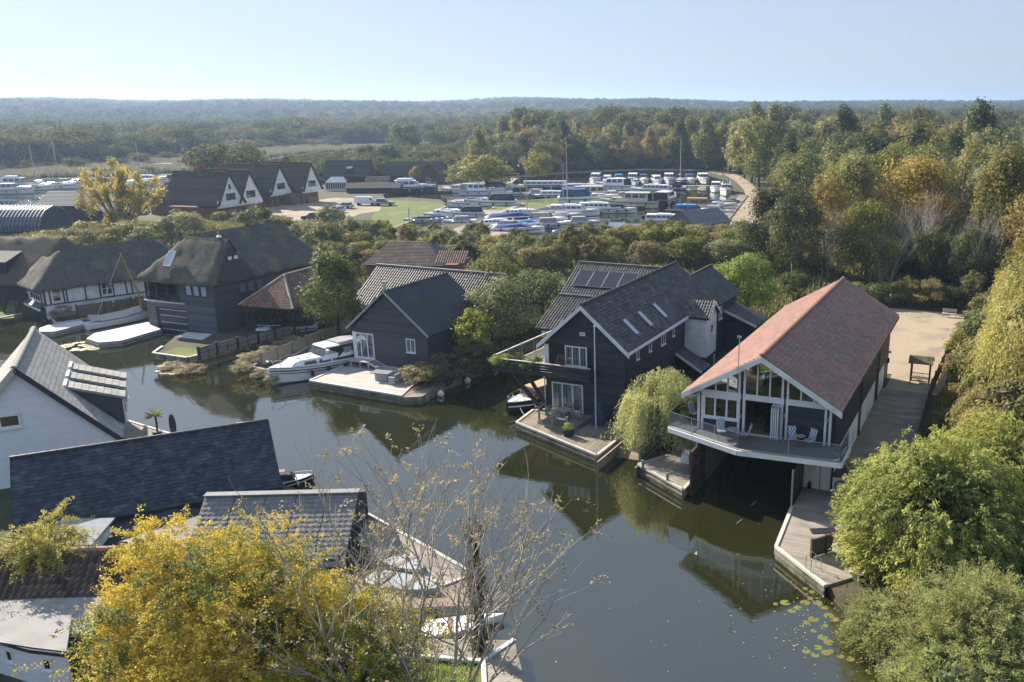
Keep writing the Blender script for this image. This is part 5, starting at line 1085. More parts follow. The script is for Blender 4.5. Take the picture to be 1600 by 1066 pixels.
for lab, u, v, rz in (('folding timber chair left of the terrace table', -5.85, -1.5, 1.4), ('timber chair in front of the terrace table', -4.6, -2.65, 3.0), ('timber chair behind the terrace table', -4.9, -.6, 0), ('timber armchair right of the terrace table', -3.75, -1.3, -1.4)):
    t = hthing(FH, 'terrace_chair', lab, 'chair', u, v, .84, rz)
    mb = MB(); mb.box(-.23, .23, -.22, .22, .4, .44); mb.build('seat', DECK, t); mb = MB()
    for z in (.55, .68, .8): mb.box(-.23, .23, .2, .23, z, z + .07)
    mb.build('backrest', DECK, t)
    for a in (-.21, .21): mb = MB(); mb.beam((a, -.2, 0), (a, .2, .45), .03); mb.beam((a, .22, 0), (a, .22, .9), .03); mb.build('leg', DECK, t)
t = hthing(FH, 'planter', 'black square planter at the corner of the raised terrace', 'planter', -3.2, -4.0, .56); mb = MB(); mb.loft([[(-.25, -.25, 0), (.25, -.25, 0), (.25, .25, 0), (-.25, .25, 0)], [(-.3, -.3, .5), (.3, -.3, .5), (.3, .3, .5), (-.3, .3, .5)]]); mb.build('pot', mat('blue_black_pot', (.025, .035, .06)), t)
o = inst('foliage', SHRUBP[2][0], t, (0, 0, .4), sc=.16); o.color = (.2, .24, .08, 1)
t = hthing(FH, 'covered_barbecue', 'barbecue under a dark blue cover beside the black wall', 'barbecue', -2.1, -1.3, .56); mb = MB()
mb.loft([[(-.42 * s, -.3 * s, z), (.42 * s, -.3 * s, z), (.42 * s, .3 * s, z), (-.42 * s, .3 * s, z)] for s, z in ((1, .1), (1.05, .6), (1, 1.1), (.8, 1.2), (.72, 1.6), (.5, 1.78))]); mb.build('cover', mat('blue_cover', (.035, .055, .12), (.028, .042, .09), rough=.7, bump=.5), t); mb = MB(); mb.box(-.42, .42, -.3, .3, 0, .1); mb.build('base', STEEL, t)
t = hthing(FH, 'flagpole', 'tall white flagpole in front of the black gable', 'flagpole', -2.0, -2.0, .56); mb = MB(); mb.tube([(0, 0, 0), (0, 0, 7.6)], [.055, .035], 8); mb.build('pole', mat('white_pole', (.55, .57, .60)), t); mb = MB(); mb.lathe((0, 0, 7.6), [(.02, 0), (.08, .06), (.02, .14)], 8); mb.build('cap', UPVC, t)
t = hthing(FH, 'egg_chair', 'hanging wicker egg chair on the upper balcony', 'chair', -5.6, -.5, 3.9); mb = MB()
for k in range(10): a = -1.3 + k * .28; mb.tube([(math.sin(a) * .4, -.1, .35), (math.sin(a) * .48, .25, .85), (math.sin(a) * .2, .1, 1.5)], .015, 4)
mb.build('basket', FENCEW, t); mb = MB(); mb.tube([(-.5, .3, 0), (-.55, .35, 1.2), (-.2, .2, 1.95), (0, 0, 1.7)], .02, 5); mb.build('stand', DARKM, t)
for i, (u, v, s) in enumerate([(-10.5, -.7, .24), (-9.9, -.75, .2), (-9.2, -.7, .16), (-8.3, -.7, .18), (-7.6, -.6, .22), (-10.2, 1.5, .15), (-9.6, 6.5, .16), (-9.1, 7.6, .16)]):
    p_ = FH.w(u, v, 3.9); t = tree(p_[0], p_[1], SHRUBP[i % 3], s, (.15, .19, .05), 'potted_shrub', ['leafy pot plant at the far left corner of the black balcony', 'second pot plant from the left on the black balcony', 'small pot plant along the black balcony rail', 'low pot plant near the white post', 'bushy pot plant beside the white post', 'little shrub behind the balcony corner', 'small potted shrub by the white annex', 'upright potted shrub at the back of the balcony'][i], 'plant', z=3.9, sx=s * 1.5, rg=rg)
    mb = MB(); mb.lathe((0, 0, 0), [(.9, 0), (1.2, 1.6)], 8); mb.build('pot', mat('clay_pot', (.22, .12, .08)), t)
# ------------------------------------------------------------------ dark chalet with terrace
R = house('chalet', 'charcoal boarded chalet with steep dark roof and white corner doors', FC)
mb = MB(); mb.box(-6.15, 1.75, .04, 9, .5, 4.2); mb.face([(-6.15, .04, 4.2), (1.75, .04, 4.2), (-2.2, .04, 7.5)]); mb.build('wall', CHARB, R)
mb = MB(); gable_front(mb, 0, -6.15, 1.75, .6, 4.15, -2.2, 7.6, course=.15); clad(mb, (1.79, 0, .6), (0, 1, 0), (0, 0, 1), (1, 0, 0), [(0, 0), (9, 0), (9, 3.6), (0, 3.6)], .15); mb.build('weatherboards', CHARB, R, kind='stuff')
roof_pair(R, -2.25, 7.72, -6.55, 4.12, 2.1, 4.12, -.35, 9.4, clad, mat('blue_black_tile', (.030, .036, .048), (.024, .028, .036), rough=.5, scale=1, c3=(.045, .045, .035), s3=.5, var=.22), course=.2, lip=.022, seg=.3)
ridge_tiles(R, (-2.25, -.35, 7.78), (-2.25, 9.4, 7.78), SLATE, .09, .5)
mb = MB(); mb.beam((-2.25, -.4, 7.72), (-2.25, 9.4, 7.72), .1, .08); mb.build('ridge_trim', KERB, R)
for s, ue in ((-1, -6.58), (1, 2.14)): mb = MB(); mb.beam((-2.25, -.4, 7.7), (ue, -.4, 4.08), .08, .16); mb.build('bargeboard', mat('grey_barge', (.42, .40, .38)), R)
win(R, (-6.05, -.03, 1.42), (1, 0, 0), (0, -1, 0), 2.1, 2.3, 3, 1, fr=.1, name='patio_door', pm=mat('mirror_glass', (.3, .33, .36), rough=.04, metal=.75))
mb = MB(); mb.box(-6.2, -5.8, -.09, -.03, 1.35, 3.75); mb.build('door_post', UPVC, R)
win(R, (-.47, -.03, 2.42), (1, 0, 0), (0, -1, 0), .95, 1.25, 2, 1, fr=.08, pm=mat('pale_glass', (.12, .14, .18), rough=.08, spec=1))
mb = MB(); mb.tube([(-2.75, .5, 6.8), (-2.75, .5, 8.3)], .14, 12); mb.tube([(-2.75, .5, 8.3), (-2.75, .5, 8.45)], .24, 12); mb.build('flue', STEEL, R)
t = hthing(FC, 'porch_steps', 'grey landing with four steps at the chalet doors', 'steps', 0, 0, .7); mb = MB(); mb.box(-6.15, -3.95, -.98, -.02, .55, .65); mb.build('landing', DECKL, t)
for u in (-6.0, -5.0, -4.1): mb = MB(); mb.box(u, u + .1, -.95, -.85, 0, .55); mb.build('leg', DECKL, t)
for k in range(4): mb = MB(); mb.box(-3.95 + .33 * k, -3.6 + .33 * k, -.9, -.1, .46 - .14 * k, .50 - .14 * k); mb.build('tread', DECKL, t)
for v in (-.95, -.05): mb = MB(); mb.beam((-3.95, v, .58), (-2.55, v, .06), .05, .2); mb.build('stringer', DECKL, t)
deck('chalet_terrace', 'pale planked terrace in front of the charcoal chalet', W(FC, [(-6.45, -5.6), (3.35, -6.1), (2.6, -3.8), (1.75, 0), (-6.9, 0)]), .7, (FC.U.x, FC.U.y), DECKL, width=.16, fascia=QUAY, kerb=DECKW, kerb_sides=[0, 4])
deck('quay_strip', 'weathered timber quay running back from the chalet terrace', [(-19.2, 68.4), (-17.6, 68.6), (-16.4, 72.4), (-17.6, 73.2), (-18.9, 71)], .62, (.4, .9), DECKB, fascia=QUAY)
deck('quay_strip', 'narrow timber quay along the inlet with white fenders', [(-16.4, 72.4), (-13.5, 78.5), (-14.6, 79.2), (-17.6, 73.2)], .62, (.45, .9), DECKB, fascia=QUAY)
deck('quay_strip', 'far end of the timber quay beside the inlet', [(-13.5, 78.5), (-10.4, 86), (-11.5, 86.6), (-14.6, 79.2)], .62, (.38, .9), DECKB, fascia=QUAY)
WICK = mat('grey_wicker', (.34, .36, .40), (.27, .29, .33), rough=.85, scale=20, bump=.4)
t = hthing(FC, 'garden_sofa', 'curved grey wicker sofa on the chalet terrace', 'sofa', -.55, -2.6, .7); mb = MB(); arc = [(-1.5, .2), (-1.3, .75), (0, .8), (.9, .6), (1.45, -.1), (1.55, -1.2)]
mb2 = MB()
for a, b in zip(arc[:-1], arc[1:]): mb.beam(Lv(*a, .42), Lv(*b, .42), .12, .84); mb2.beam(Lv(*a, .2) * .78, Lv(*b, .2) * .78, .55, .4)
mb.build('backrest', WICK, t); mb2.build('seat', WICK, t); mb = MB(); mb.box(1.0, 1.6, -1.4, -1.2, 0, .65); mb.build('arm', WICK, t)
t = hthing(FC, 'garden_table', 'grey wicker table in front of the curved sofa', 'table', -.75, -3.1, .7, .1); mb = MB(); mb.box(-.95, .75, -.55, .5, .68, .74); mb.build('tabletop', mat('grey_top', (.22, .23, .26), rough=.6), t); mb = MB(); mb.box(-.6, .5, -.35, .3, 0, .68); mb.build('pedestal', WICK, t)
def buoy(lab, x, y):
    t = thing('mooring_fender', lab, 'fender', (x, y, .18)); mb = MB(); mb.lathe((0, 0, 0), [(.03, -.3), (.2, -.22), (.29, -.05), (.3, .05), (.22, .2), (.08, .3), (.05, .36)], 12); mb.build('ball', WHITE, t, True); mb = MB(); mb.tube([(0, 0, .3), (-.2, .25, .5)], .02, 5); mb.build('rope', DARKM, t)
buoy('white ball fender nearest the chalet terrace corner', -16.5, 70.6); buoy('white ball fender halfway along the narrow quay', -15.0, 74.4); buoy('white ball fender nearest the black balcony', -13.2, 78.3)
# grooved barn roof behind the chalet
R = house('grooved_roof_barn', 'long low building with shiny black grooved roof behind the chalet', FC, 'building')
mb = MB(); mb.box(-13.6, 1.0, 8.9, 19, .4, 3.3); mb.build('wall', CHARB, R)
lean(R, -14.0, 1.4, 8.4, 3.25, 14, 7.0, PANTB, nm='roof', pitch=.30, course=.42, amp=.085)
mb = MB(); mb.beam((-14.2, 14, 7.08), (1.5, 14, 7.08), .3, .16); mb.build('ridge', mat('pale_ridge', (.30, .30, .31)), R)
# ------------------------------------------------------------------ carport with pyramid tile roof
R = house('carport', 'open boat carport with hipped red pantile roof on timber posts', Frame(P(372, 478, 3.2), 16), 'carport'); FK = Frame(P(372, 478, 3.2), 16)
cr_ = FK.loc(P(467, 481, 3.2)); wd = cr_[0]; ap = (wd * .5, wd * .52, 6.0); bk = 13
def hipface(mb, a, b, c, d, fn, lift=.0, **kw):
    """tiles on a plane through eave a-b with top edge d-c"""
    a, b, c, d = (Lv(*p) for p in (a, b, c, d)); S = (b - a).normalized(); Nn = S.cross(((c + d) / 2 - a)).normalized(); T = Nn.cross(S).normalized()
    if Nn.z < 0: Nn = -Nn; 
    fn(mb, a + Nn * lift, S, T, Nn, [((p - a).dot(S), (p - a).dot(T)) for p in (a, b, c, d)], **kw)
mb = MB(); hipface(mb, (0, 0, 3.2), (wd, 0, 3.2), ap, ap, pantiles, pitch=.24, course=.34, amp=.055); mb.build('front_slope', PANTR, R)
mb = MB(); hipface(mb, (wd, 0, 3.2), (wd, bk, 3.2), (ap[0], bk, 6), ap, pantiles, pitch=.24, course=.34, amp=.055); mb.build('right_slope', PANTR, R)
mb = MB(); hipface(mb, (0, bk, 3.2), (0, 0, 3.2), ap, (ap[0], bk, 6), pantiles, pitch=.24, course=.34, amp=.055); mb.build('left_slope', PANTR, R)
mb = MB(); e_ = .05
for q in ([(0, 0, 3.2), (wd, 0, 3.2), ap], [(wd, 0, 3.2), (wd, bk, 3.2), (ap[0], bk, 6), ap], [(0, bk, 3.2), (0, 0, 3.2), ap, (ap[0], bk, 6)]): mb.loft([[(a, b, c - .02) for a, b, c in q], [(a, b, c - .12) for a, b, c in q]])
mb.build('roof_deck', TIM, R); HIPT = mat('pale_hip_tile', (.46, .40, .33), (.38, .33, .27), rough=.8)
for a, b in (((0, 0, 3.25), ap), ((wd, 0, 3.25), ap), (ap, (ap[0], bk, 6))): ridge_tiles(R, (a[0], a[1], a[2] + .05), (b[0], b[1], b[2] + .05), HIPT, .11, .42, name='hip_tile', drop=.02)
for u, v in ((.5, .6), (wd - .6, .6), (.5, 5), (wd - .6, 5), (.5, 10), (wd - .6, 10)):
    mb = MB(); mb.box(u - .1, u + .1, v - .1, v + .1, .3, 3.15); mb.build('post', TIM, R); mb = MB(); mb.beam((u, v, 2.2), (u + (.8 if u < 2 else -.8), v, 3.1), .12, .12); mb.build('brace', TIM, R)
mb = MB(); mb.box(.2, wd - .2, 11.5, 11.7, .4, 3.1); mb.build('back_wall', BLACKB, R)
# brown roofed house behind the belt
F_ = Frame(P(572, 412, 3.5), 5); R = house('brown_roof_bungalow', 'bungalow with dark brown roof behind the cypress', F_, 'bungalow'); mb = MB(); mb.box(0, 12, 0, 8, .5, 3.5); mb.build('wall', BRICKR, R)
BT = mat('brown_tile', (.11, .075, .06), (.08, .055, .045), rough=.85, scale=1, var=.25, c3=(.13, .11, .08), s3=.6)
mb = MB(); hipface(mb, (-.4, -.5, 3.4), (10.5, -.5, 3.4), (7, 4, 5.9), (2, 4, 5.9), clad, course=.3, lip=.035, seg=.3); hipface(mb, (-.4, 8.5, 3.4), (-.4, -.5, 3.4), (2, 4, 5.9), (2, 4, 5.9), clad, course=.3, lip=.035, seg=.3); mb.build('roof_slope', BT, R)
mb = MB(); mb.loft([[(-.4, -.5, 3.3), (10.5, -.5, 3.3), (10.5, 8.5, 3.3), (-.4, 8.5, 3.3)], [(2, 3.9, 5.85), (7, 3.9, 5.85), (7, 4.1, 5.85), (2, 4.1, 5.85)]]); mb.build('roof_deck', DARKM, R)
mb = MB(); hipface(mb, (9.5, -1, 3.9), (13.5, -1, 3.9), (13.5, 1.2, 5.1), (9.5, 1.2, 5.1), pantiles, pitch=.3, course=.4, amp=.08); mb.build('porch_roof', PANTR, R)
# ------------------------------------------------------------------ thatch
def soft(name, faces, parent, m, cuts=5, disp=.09, smooth=4, thick=.4):
    """closed thatch body: planes subdivided, edges rounded, surface roughened"""
    import bmesh
    bm = bmesh.new(); cache = {}
    def vv(p):
        k = tuple(round(c, 3) for c in p)
        if k not in cache: cache[k] = bm.verts.new(k)
        return cache[k]
    for f_ in faces:
        try: bm.faces.new([vv(p) for p in f_])
        except ValueError: pass
    bmesh.ops.triangulate(bm, faces=bm.faces[:]); bmesh.ops.recalc_face_normals(bm, faces=bm.faces[:])
    for k in range(2): bmesh.ops.subdivide_edges(bm, edges=[e for e in bm.edges if e.calc_length() > (2.2, 1.0)[k]], cuts=3 if k == 0 else 2, use_grid_fill=False); bmesh.ops.triangulate(bm, faces=bm.faces[:])
    bmesh.ops.subdivide_edges(bm, edges=[e for e in bm.edges if e.calc_length() > .55], cuts=1, use_grid_fill=True); bmesh.ops.triangulate(bm, faces=[f_ for f_ in bm.faces if len(f_.verts) > 3])
    for k in range(smooth): bmesh.ops.smooth_vert(bm, verts=bm.verts, factor=.45, use_axis_x=True, use_axis_y=True, use_axis_z=True)
    from mathutils import noise
    bm.normal_update()
    for v_ in bm.verts: c = v_.co; v_.co = c + v_.normal * (noise.noise(Vector((c.x * .9, c.y * .9, c.z * .35))) * disp + noise.noise(Vector((c.x * 4, c.y * 4, c.z * 1.2))) * disp * .45)
    me = bpy.data.meshes.new(name); bm.to_mesh(me); bm.free(); me.materials.append(m); me.polygons.foreach_set('use_smooth', [True] * len(me.polygons)); return inst(name, me, parent)
def hipthatch(name, parent, m, u0, u1, v0, v1, ze, zr, r0, r1, axis='v', th=.38, **kw):
    """hipped or gabled thatch; ridge from r0 to r1 along the axis"""
    if axis == 'v': uc = (u0 + u1) / 2; A, B_ = (uc, r0, zr), (uc, r1, zr); c = [(u0, v0, ze), (u1, v0, ze), (u1, v1, ze), (u0, v1, ze)]; fs = [[c[0], c[1], A], [c[1], c[2], B_, A], [c[2], c[3], B_], [c[3], c[0], A, B_]]
    else: vc = (v0 + v1) / 2; A, B_ = (r0, vc, zr), (r1, vc, zr); c = [(u0, v0, ze), (u1, v0, ze), (u1, v1, ze), (u0, v1, ze)]; fs = [[c[0], c[1], B_, A], [c[1], c[2], B_], [c[2], c[3], A, B_], [c[3], c[0], A]]
    lo = [(x, y, z - th) for x, y, z in c]
    for k in range(4): fs.append([c[k], lo[k], lo[(k + 1) % 4], c[(k + 1) % 4]])
    fs.append(lo[::-1]); return soft(name, fs, parent, m, **kw)
R = house('thatched_boathouse', 'tall dark thatched boathouse with grey brick base and rooflight', FT, 'boathouse')
mb = MB(); mb.box(-9.3, -9.15, .1, 15, 3.2, 5.5); mb.box(-5.0, 0, .1, .2, 3.2, 5.6); mb.box(-.15, 0, .2, 15, .3, 5.6); mb.box(-9.3, 0, 3.5, 3.6, 3.2, 5.5); mb.build('wall', BLACKB, R)
mb = MB(); mb.box(-9.67, -8.45, -.05, .6, .1, 3.2); mb.box(-3.95, 0, -.05, .3, .1, 3.2); mb.box(-8.45, -3.95, -.05, .3, 2.68, 3.2)
for k in range(38):
    z = .12 + k * .08
    for a, b in (((-9.67, -8.45), (-3.95, 0)) if z < 2.66 else ((-9.67, 0),)) if z < 2.66 else ((-9.67, 0),): mb.box(a, b, -.058, -.05, z, z + .066)
mb.build('brickwork', BRICKG, R, kind='stuff')
mb = MB(); mb.box(0, .04, 0, 15, .3, 3.2); clad(mb, (.02, 0, .4), (0, 1, 0), (0, 0, 1), (1, 0, 0), [(0, 0), (15, 0), (15, 5.2), (0, 5.2)], .2); clad(mb, (-4.95, .08, 3.25), (1, 0, 0), (0, 0, 1), (0, -1, 0), [(0, 0), (4.95, 0), (4.95, 2.4), (0, 2.4)], .2); mb.build('weatherboards', CHARB, R, kind='stuff')
DOORG = mat('grey_door_boards', (.035, .042, .06), (.028, .033, .048), rough=.4, scale=2, var=.3)
mb = MB()
for k in range(22): mb.box(-8.4 + k * .2, -8.22 + k * .2, .12, .16, -.1, 2.62)
d_ = mb.build('dock_door', DOORG, R, kind='stuff')
for z in (.25, 1.0, 1.75, 2.4): mb = MB(); mb.box(-7.9, -4.1, -.0, .1, z, z + .07); mb.build('door_rail', mat('rail_grey', (.55, .57, .6)), R)
mb = MB(); mb.box(-9.6, -5.0, -.2, 3.5, 3.2, 3.28); mb.build('balcony_floor', DECK, R); mb = MB(); mb.box(-9.75, -3.9, -.26, -.06, 3.24, 3.36); mb.build('balcony_edge', KERB, R)
for u in (-9.5, -7.9, -6.4, -5.0): mb = MB(); mb.box(u - .07, u + .07, -.08, .06, 3.3, 5.5); mb.build('balcony_post', TIM, R)
mb = MB(); mb.box(-9.5, -5, -.03, .01, 4.15, 4.2)
for k in range(32): mb.box(-9.45 + k * .14, -9.43 + k * .14, -.02, .0, 3.36, 4.15)
mb.build('railing', DARKM, R)
win(R, (-6.6, 3.45, 3.7), (1, 0, 0), (0, -1, 0), 1.1, 1.6, 2, 1, fr=.08, fm=BLACKB)
for u in (-3.75, -2.7, -1.65): win(R, (u, .05, 4.2), (1, 0, 0), (0, -1, 0), .82, 1.1, 1, 1, fr=.06, fm=BLACKB, pm=mat('pale_blind', (.42, .50, .62), rough=.2))
for v, z in ((3.4, 4.0), (4.6, 4.0), (5.8, 4.0), (8.3, 3.7), (9.0, 3.7), (9.7, 3.7), (10.4, 3.7)): win(R, (.05, v, z), (0, 1, 0), (1, 0, 0), .55 if v > 8 else .9, 1.1, 1, 1, fr=.05, fm=BLACKB, pm=mat('dim_blind', (.16, .18, .22), rough=.2), name='side_window')
hipthatch('thatch_roof', R, THATCH, -10.15, .35, -.75, 16.5, 5.75, 10.15, 2.6, 15.6, smooth=3)
hipthatch('thatch_gable', R, THATCH, -10.0, .75, -.72, 5.6, 5.8, 10.0, -5.4, .3, axis='u', smooth=3)
mb = MB(); mb.face([(.82, .0, 5.7), (.82, 5.0, 5.7), (.55, 2.45, 9.3)])
mb.build('gable_boards', BLACKB, R)
win(R, (.86, 1.7, 7.9), (0, 1, 0), (1, 0, 0), .45, .35, 1, 1, fr=.03, pm=UPVC, sill=False); win(R, (.86, 2.5, 7.9), (0, 1, 0), (1, 0, 0), .45, .35, 1, 1, fr=.03, pm=UPVC, sill=False)
def cap(name, parent, m, a, b, w_, drop, n=14):
    """block-cut ridge cap with a scalloped lower edge"""
    a, b = Lv(*a), Lv(*b); d = (b - a); dn = d.normalized(); sd_ = dn.cross(Lv(0, 0, 1)).normalized(); mb = MB(); N_ = n * 4
    for s in (-1, 1):
        for k in range(N_):
            q = []
            for t_ in (k / N_, (k + 1) / N_):
                ln = 1 + .16 * abs(math.sin(t_ * n * math.pi)); q.append((a + d * t_ + Lv(0, 0, .14), a + d * t_ + sd_ * s * w_ * ln + Lv(0, 0, -drop * ln + .16)))
            f1 = [q[0][0], q[1][0], q[1][1], q[0][1]]; f1 = f1 if s > 0 else f1[::-1]; mb.face(f1[::-1]); dn_ = Lv(0, 0, -.12); mb.face([q[0][1], q[1][1], q[1][1] + dn_, q[0][1] + dn_])
    return mb.build(name, m, parent, smooth=False)
cap('ridge_cap', R, THATCH, (-5.3, 2.44, 9.85), (.5, 2.44, 9.85), .85, 1.25, 8); cap('ridge_cap', R, THATCH, (-4.9, 2.6, 10.0), (-4.9, 15.3, 10.0), 1.0, .85, 16)
Tn = Lv(0, 2.9, 4.2).normalized(); Nr = Lv(0, -4.2, 2.9).normalized()
win(R, Lv(-6.5, .2, 7.0) + Nr * .12, (1, 0, 0), Nr, 1.0, 1.75, 1, 1, fr=.1, proud=.12, Tv=Tn, name='rooflight', pm=mat('blind_glass', (.55, .62, .7), rough=.15), sill=False)
t = thing('roof_finial', 'small pale vent with yellow bird finial on the thatched ridge', 'finial', FT.w(-.8, 2.44, 10.05)); mb = MB(); mb.lathe((0, 0, 0), [(.3, 0), (.25, .15), (.08, .2)], 8); mb.build('base', UPVC, t); mb = MB(); mb.lathe((0, 0, .2), [(.03, 0), (.12, .2), (.04, .45)], 6); mb.build('bird', mat('yellow', (.5, .35, .05)), t)
# cottage
FW = Frame((-65.8, 97.2), 42); R = house('timber_framed_cottage', 'white cottage with black timbers and a dark thatched roof', FW, 'cottage')
mb = MB(); mb.box(-5.4, 0, 0, 16, .3, 3.9); mb.box(-8.6, -5.4, .6, 5, .3, 3.6); mb.build('wall', WHITE, R)
mb = MB()
for v in (.05, .55, 1.9, 2.2, 4.1, 5.6, 7.0, 8.4, 9.0, 10.6, 11.2, 12.6, 13.4, 15.9): mb.box(.0, .05, v - .07, v + .07, 1.9, 3.9)
mb.box(0, .05, 0, 16, 1.82, 1.95)
for u in (-8.5, -7.2, -5.5, -5.1, -1.2, -.9, -.08): mb.box(u - .06, u + .06, -.05 if u > -5.4 else .55, 0 if u > -5.4 else .6, 1.9, 3.8)
mb.build('timber_framing', TIM, R)
win(R, (-4.9, -.05, 2.1), (1, 0, 0), (0, -1, 0), 3.6, 1.5, 4, 2, fr=.1); win(R, (-8.4, .53, 2.2), (1, 0, 0), (0, -1, 0), 1.7, 1.3, 2, 1, fr=.1)
for v in (.75, 5.75, 11.3): win(R, (.03, v, 2.15), (0, 1, 0), (1, 0, 0), 1.15 if v > 5 else .9, 1.55, 1 if v < 5 else 2, 2, fr=.1)
mb = MB(); mb.box(-5.2, -.3, -.1, -.02, .0, 1.35); mb.build('boat_door', DARKM, R); mb = MB(); mb.box(-5.5, .1, -.75, -.6, 1.35, 1.62); mb.build('door_beam', WHITE, R)
mb = MB(); q = [(-5.5, -.75, 1.64), (.1, -.75, 1.64), (-.4, -.0, 2.05), (-5.0, -.0, 2.05)]; mb.loft([q, [(a, b, c - .05) for a, b, c in q]]); mb.build('door_canopy', SLATE, R)
hipthatch('thatch_roof', R, THATCH, -6.1, .7, -1.0, 17, 3.85, 7.7, 3.0, 13.5, smooth=3); hipthatch('thatch_wing', R, THATCH, -9.4, -3.5, .0, 5.8, 3.7, 6.2, -9.0, -3, axis='u', smooth=2); cap('ridge_cap', R, THATCH, (-2.7, 3.0, 7.55), (-2.7, 13.3, 7.55), 1.0, 1.1, 12)
# background left: arched shed and brown thatch
F_ = Frame(P(-60, 372, 6), 0); R = house('brown_thatched_house', 'long brown thatched roof with a dark dormer at the left edge', Frame(P(-70, 468, 1), 8), 'house'); mb = MB(); mb.box(-6, 12.5, 0, 9, .4, 3.2); mb.build('wall', TIM, R); hipthatch('thatch_roof', R, THATCHB, -8, 13.4, -.8, 10, 3.2, 8.2, -6, 12.2, axis='u', smooth=3)
mb = MB(); mb.loft([[(4.2, .3, 4.0), (7.4, .3, 4.0), (7.4, 3, 4.6), (4.2, 3, 4.6)], [(4.0, .1, 5.6), (7.6, .1, 5.6), (7.6, 4.2, 7.0), (4.0, 4.2, 7.0)]]); mb.build('dormer', mat('dormer_dark', (.045, .045, .05)), R)
pL, pR = P(-90, 362, 1), P(62, 362, 1); R = thing('arched_shed', 'blue grey barrel roofed boatyard shed at the left edge', 'shed', pR); Lx = (pL - pR); Lx.z = 0; nB = 26
SHEDM = mat('shed_metal', (.055, .07, .10), (.04, .05, .075), rough=.35, scale=2)
mb = MB(); pr_ = [(0, 0), (.0, .9), (1.0, 2.4), (2.6, 3.5), (5, 4.1), (7.4, 3.5), (9, 2.4), (10, .9), (10, 0)]
mb.loft([[Lx * t_ + Lv(0, a, b) for a, b in pr_] for t_ in (0, 1)], closed=False); mb.build('cladding', SHEDM, R); rib = MB(); rib.tube([(0, a, b + .06) for a, b in pr_], .16, 5); rm = rib.mesh('rib', mat('rib_metal', (.16, .19, .24), rough=.35))
for k in range(nB + 1): inst('rib', rm, R, Lx * (k / nB))
# ------------------------------------------------------------------ near left bank: white house, slate garage, shed
FN = Frame((-33.2, 54.0), -28)
R = house('white_house', 'white rendered gable house with pale tiled roof and three dormers', FN)
PALET = mat('pale_tile', (.36, .35, .33), (.30, .295, .28), rough=.85, scale=1.2, c3=(.34, .32, .27), s3=.5, var=.15)
mb = MB(); mb.box(-9.4, -.5, 0, 11, .4, 2.9); mb.loft([[(-9.4, .001, 2.9), (-.5, .001, 2.9), (-4.95, .001, 7.7)], [(-9.4, 11, 2.9), (-.5, 11, 2.9), (-4.95, 11, 7.7)]]); mb.build('wall', WHITE, R)
mb = MB(); gable_front(mb, -.01, -9.4, -.5, .4, 2.9, -4.95, 7.75, course=.16, lip=.012); mb.build('render_boards', mat('white_board', (.80, .82, .85), (.76, .78, .81), rough=.6, scale=2, var=.03), R, kind='stuff')
roof_pair(R, -4.95, 8.0, -9.9, 2.6, 0, 2.6, -.3, 11.3, clad, PALET, course=.3, lip=.014, seg=.45, jit=.2)
ridge_tiles(R, (-4.95, -.3, 8.06), (-4.95, 11.3, 8.06), PALET, .15, .45)
mb = MB(); mb.beam((-4.95, -.36, 7.9), (.05, -.36, 2.45), .12, .3); mb.build('bargeboard', DARKM, R); mb = MB(); mb.beam((-4.95, -.36, 7.9), (-9.95, -.36, 2.45), .12, .3); mb.build('bargeboard', KERB, R)
wp_ = FN.loc(P(45, 682, 4.5)); win(R, (-6.3, -.05, 4.3), (1, 0, 0), (0, -1, 0), 1.15, .85, 1, 1, fr=.12, proud=.07, pm=mat('warm_dark_glass', (.05, .045, .03), rough=.1, spec=1))  # pane in one even dark warm tone
for k, v in enumerate((2.6, 5.0, 7.4)):
    mb = MB(); q = [(-2.9, v, 5.75), (.35, v, 4.55), (.35, v + 1.5, 4.55), (-2.9, v + 1.5, 5.75)]; T = Lv(-3.25, 0, 1.2).normalized(); Nn = Lv(1.2, 0, 3.25).normalized(); clad(mb, (.35, v, 4.56), (0, 1, 0), T, Nn, [(0, 0), (1.5, 0), (1.5, 3.4), (0, 3.4)], .42, .03, seg=.5); mb.loft([q, [(a, b, c - .14) for a, b, c in q]])
    dm = mb.build('dormer_roof', PALET, R); mb = MB(); mb.loft([[(-2.6, v + .1, 5.55), (.1, v + .1, 4.5), (.1, v + .1, 2.7)], [(-2.6, v + 1.4, 5.55), (.1, v + 1.4, 4.5), (.1, v + 1.4, 2.7)]]); mb.build('dormer_cheek', mat('dormer_slate', (.06, .065, .075)), dm)
    mb = MB(); mb.box(-3.05, -2.8, v - .02, v + 1.52, 5.68, 5.86); mb.build('dormer_flashing', UPVC, dm); win(R, (.13, v + .15, 2.85), (0, 1, 0), (1, 0, 0), 1.2, 1.5, 2, 1, fr=.08, name='dormer_window')
FG = Frame((-33.6, 44.5), -28); R = house('slate_garage', 'long boat shed with a dark slate roof across the lower left', FG, 'boat shed')
SL2 = mat('blue_slate', (.036, .046, .066), (.028, .035, .050), rough=.5, scale=1.6, c3=(.075, .085, .095), s3=1.6, var=.4, bump=.3, detail=8)
mb = MB(); T = Lv(0, 3.9, 2.85); ln = T.length; T.normalize(); Nn = Lv(1, 0, 0).cross(T); clad(mb, (0, -3.9, 2.2), (1, 0, 0), T, Nn, [(0, 0), (12.9, 0), (12.9, ln), (0, ln)], .24, .022, seg=.3, jit=.5); mb.build('roof_slope', SL2, R)
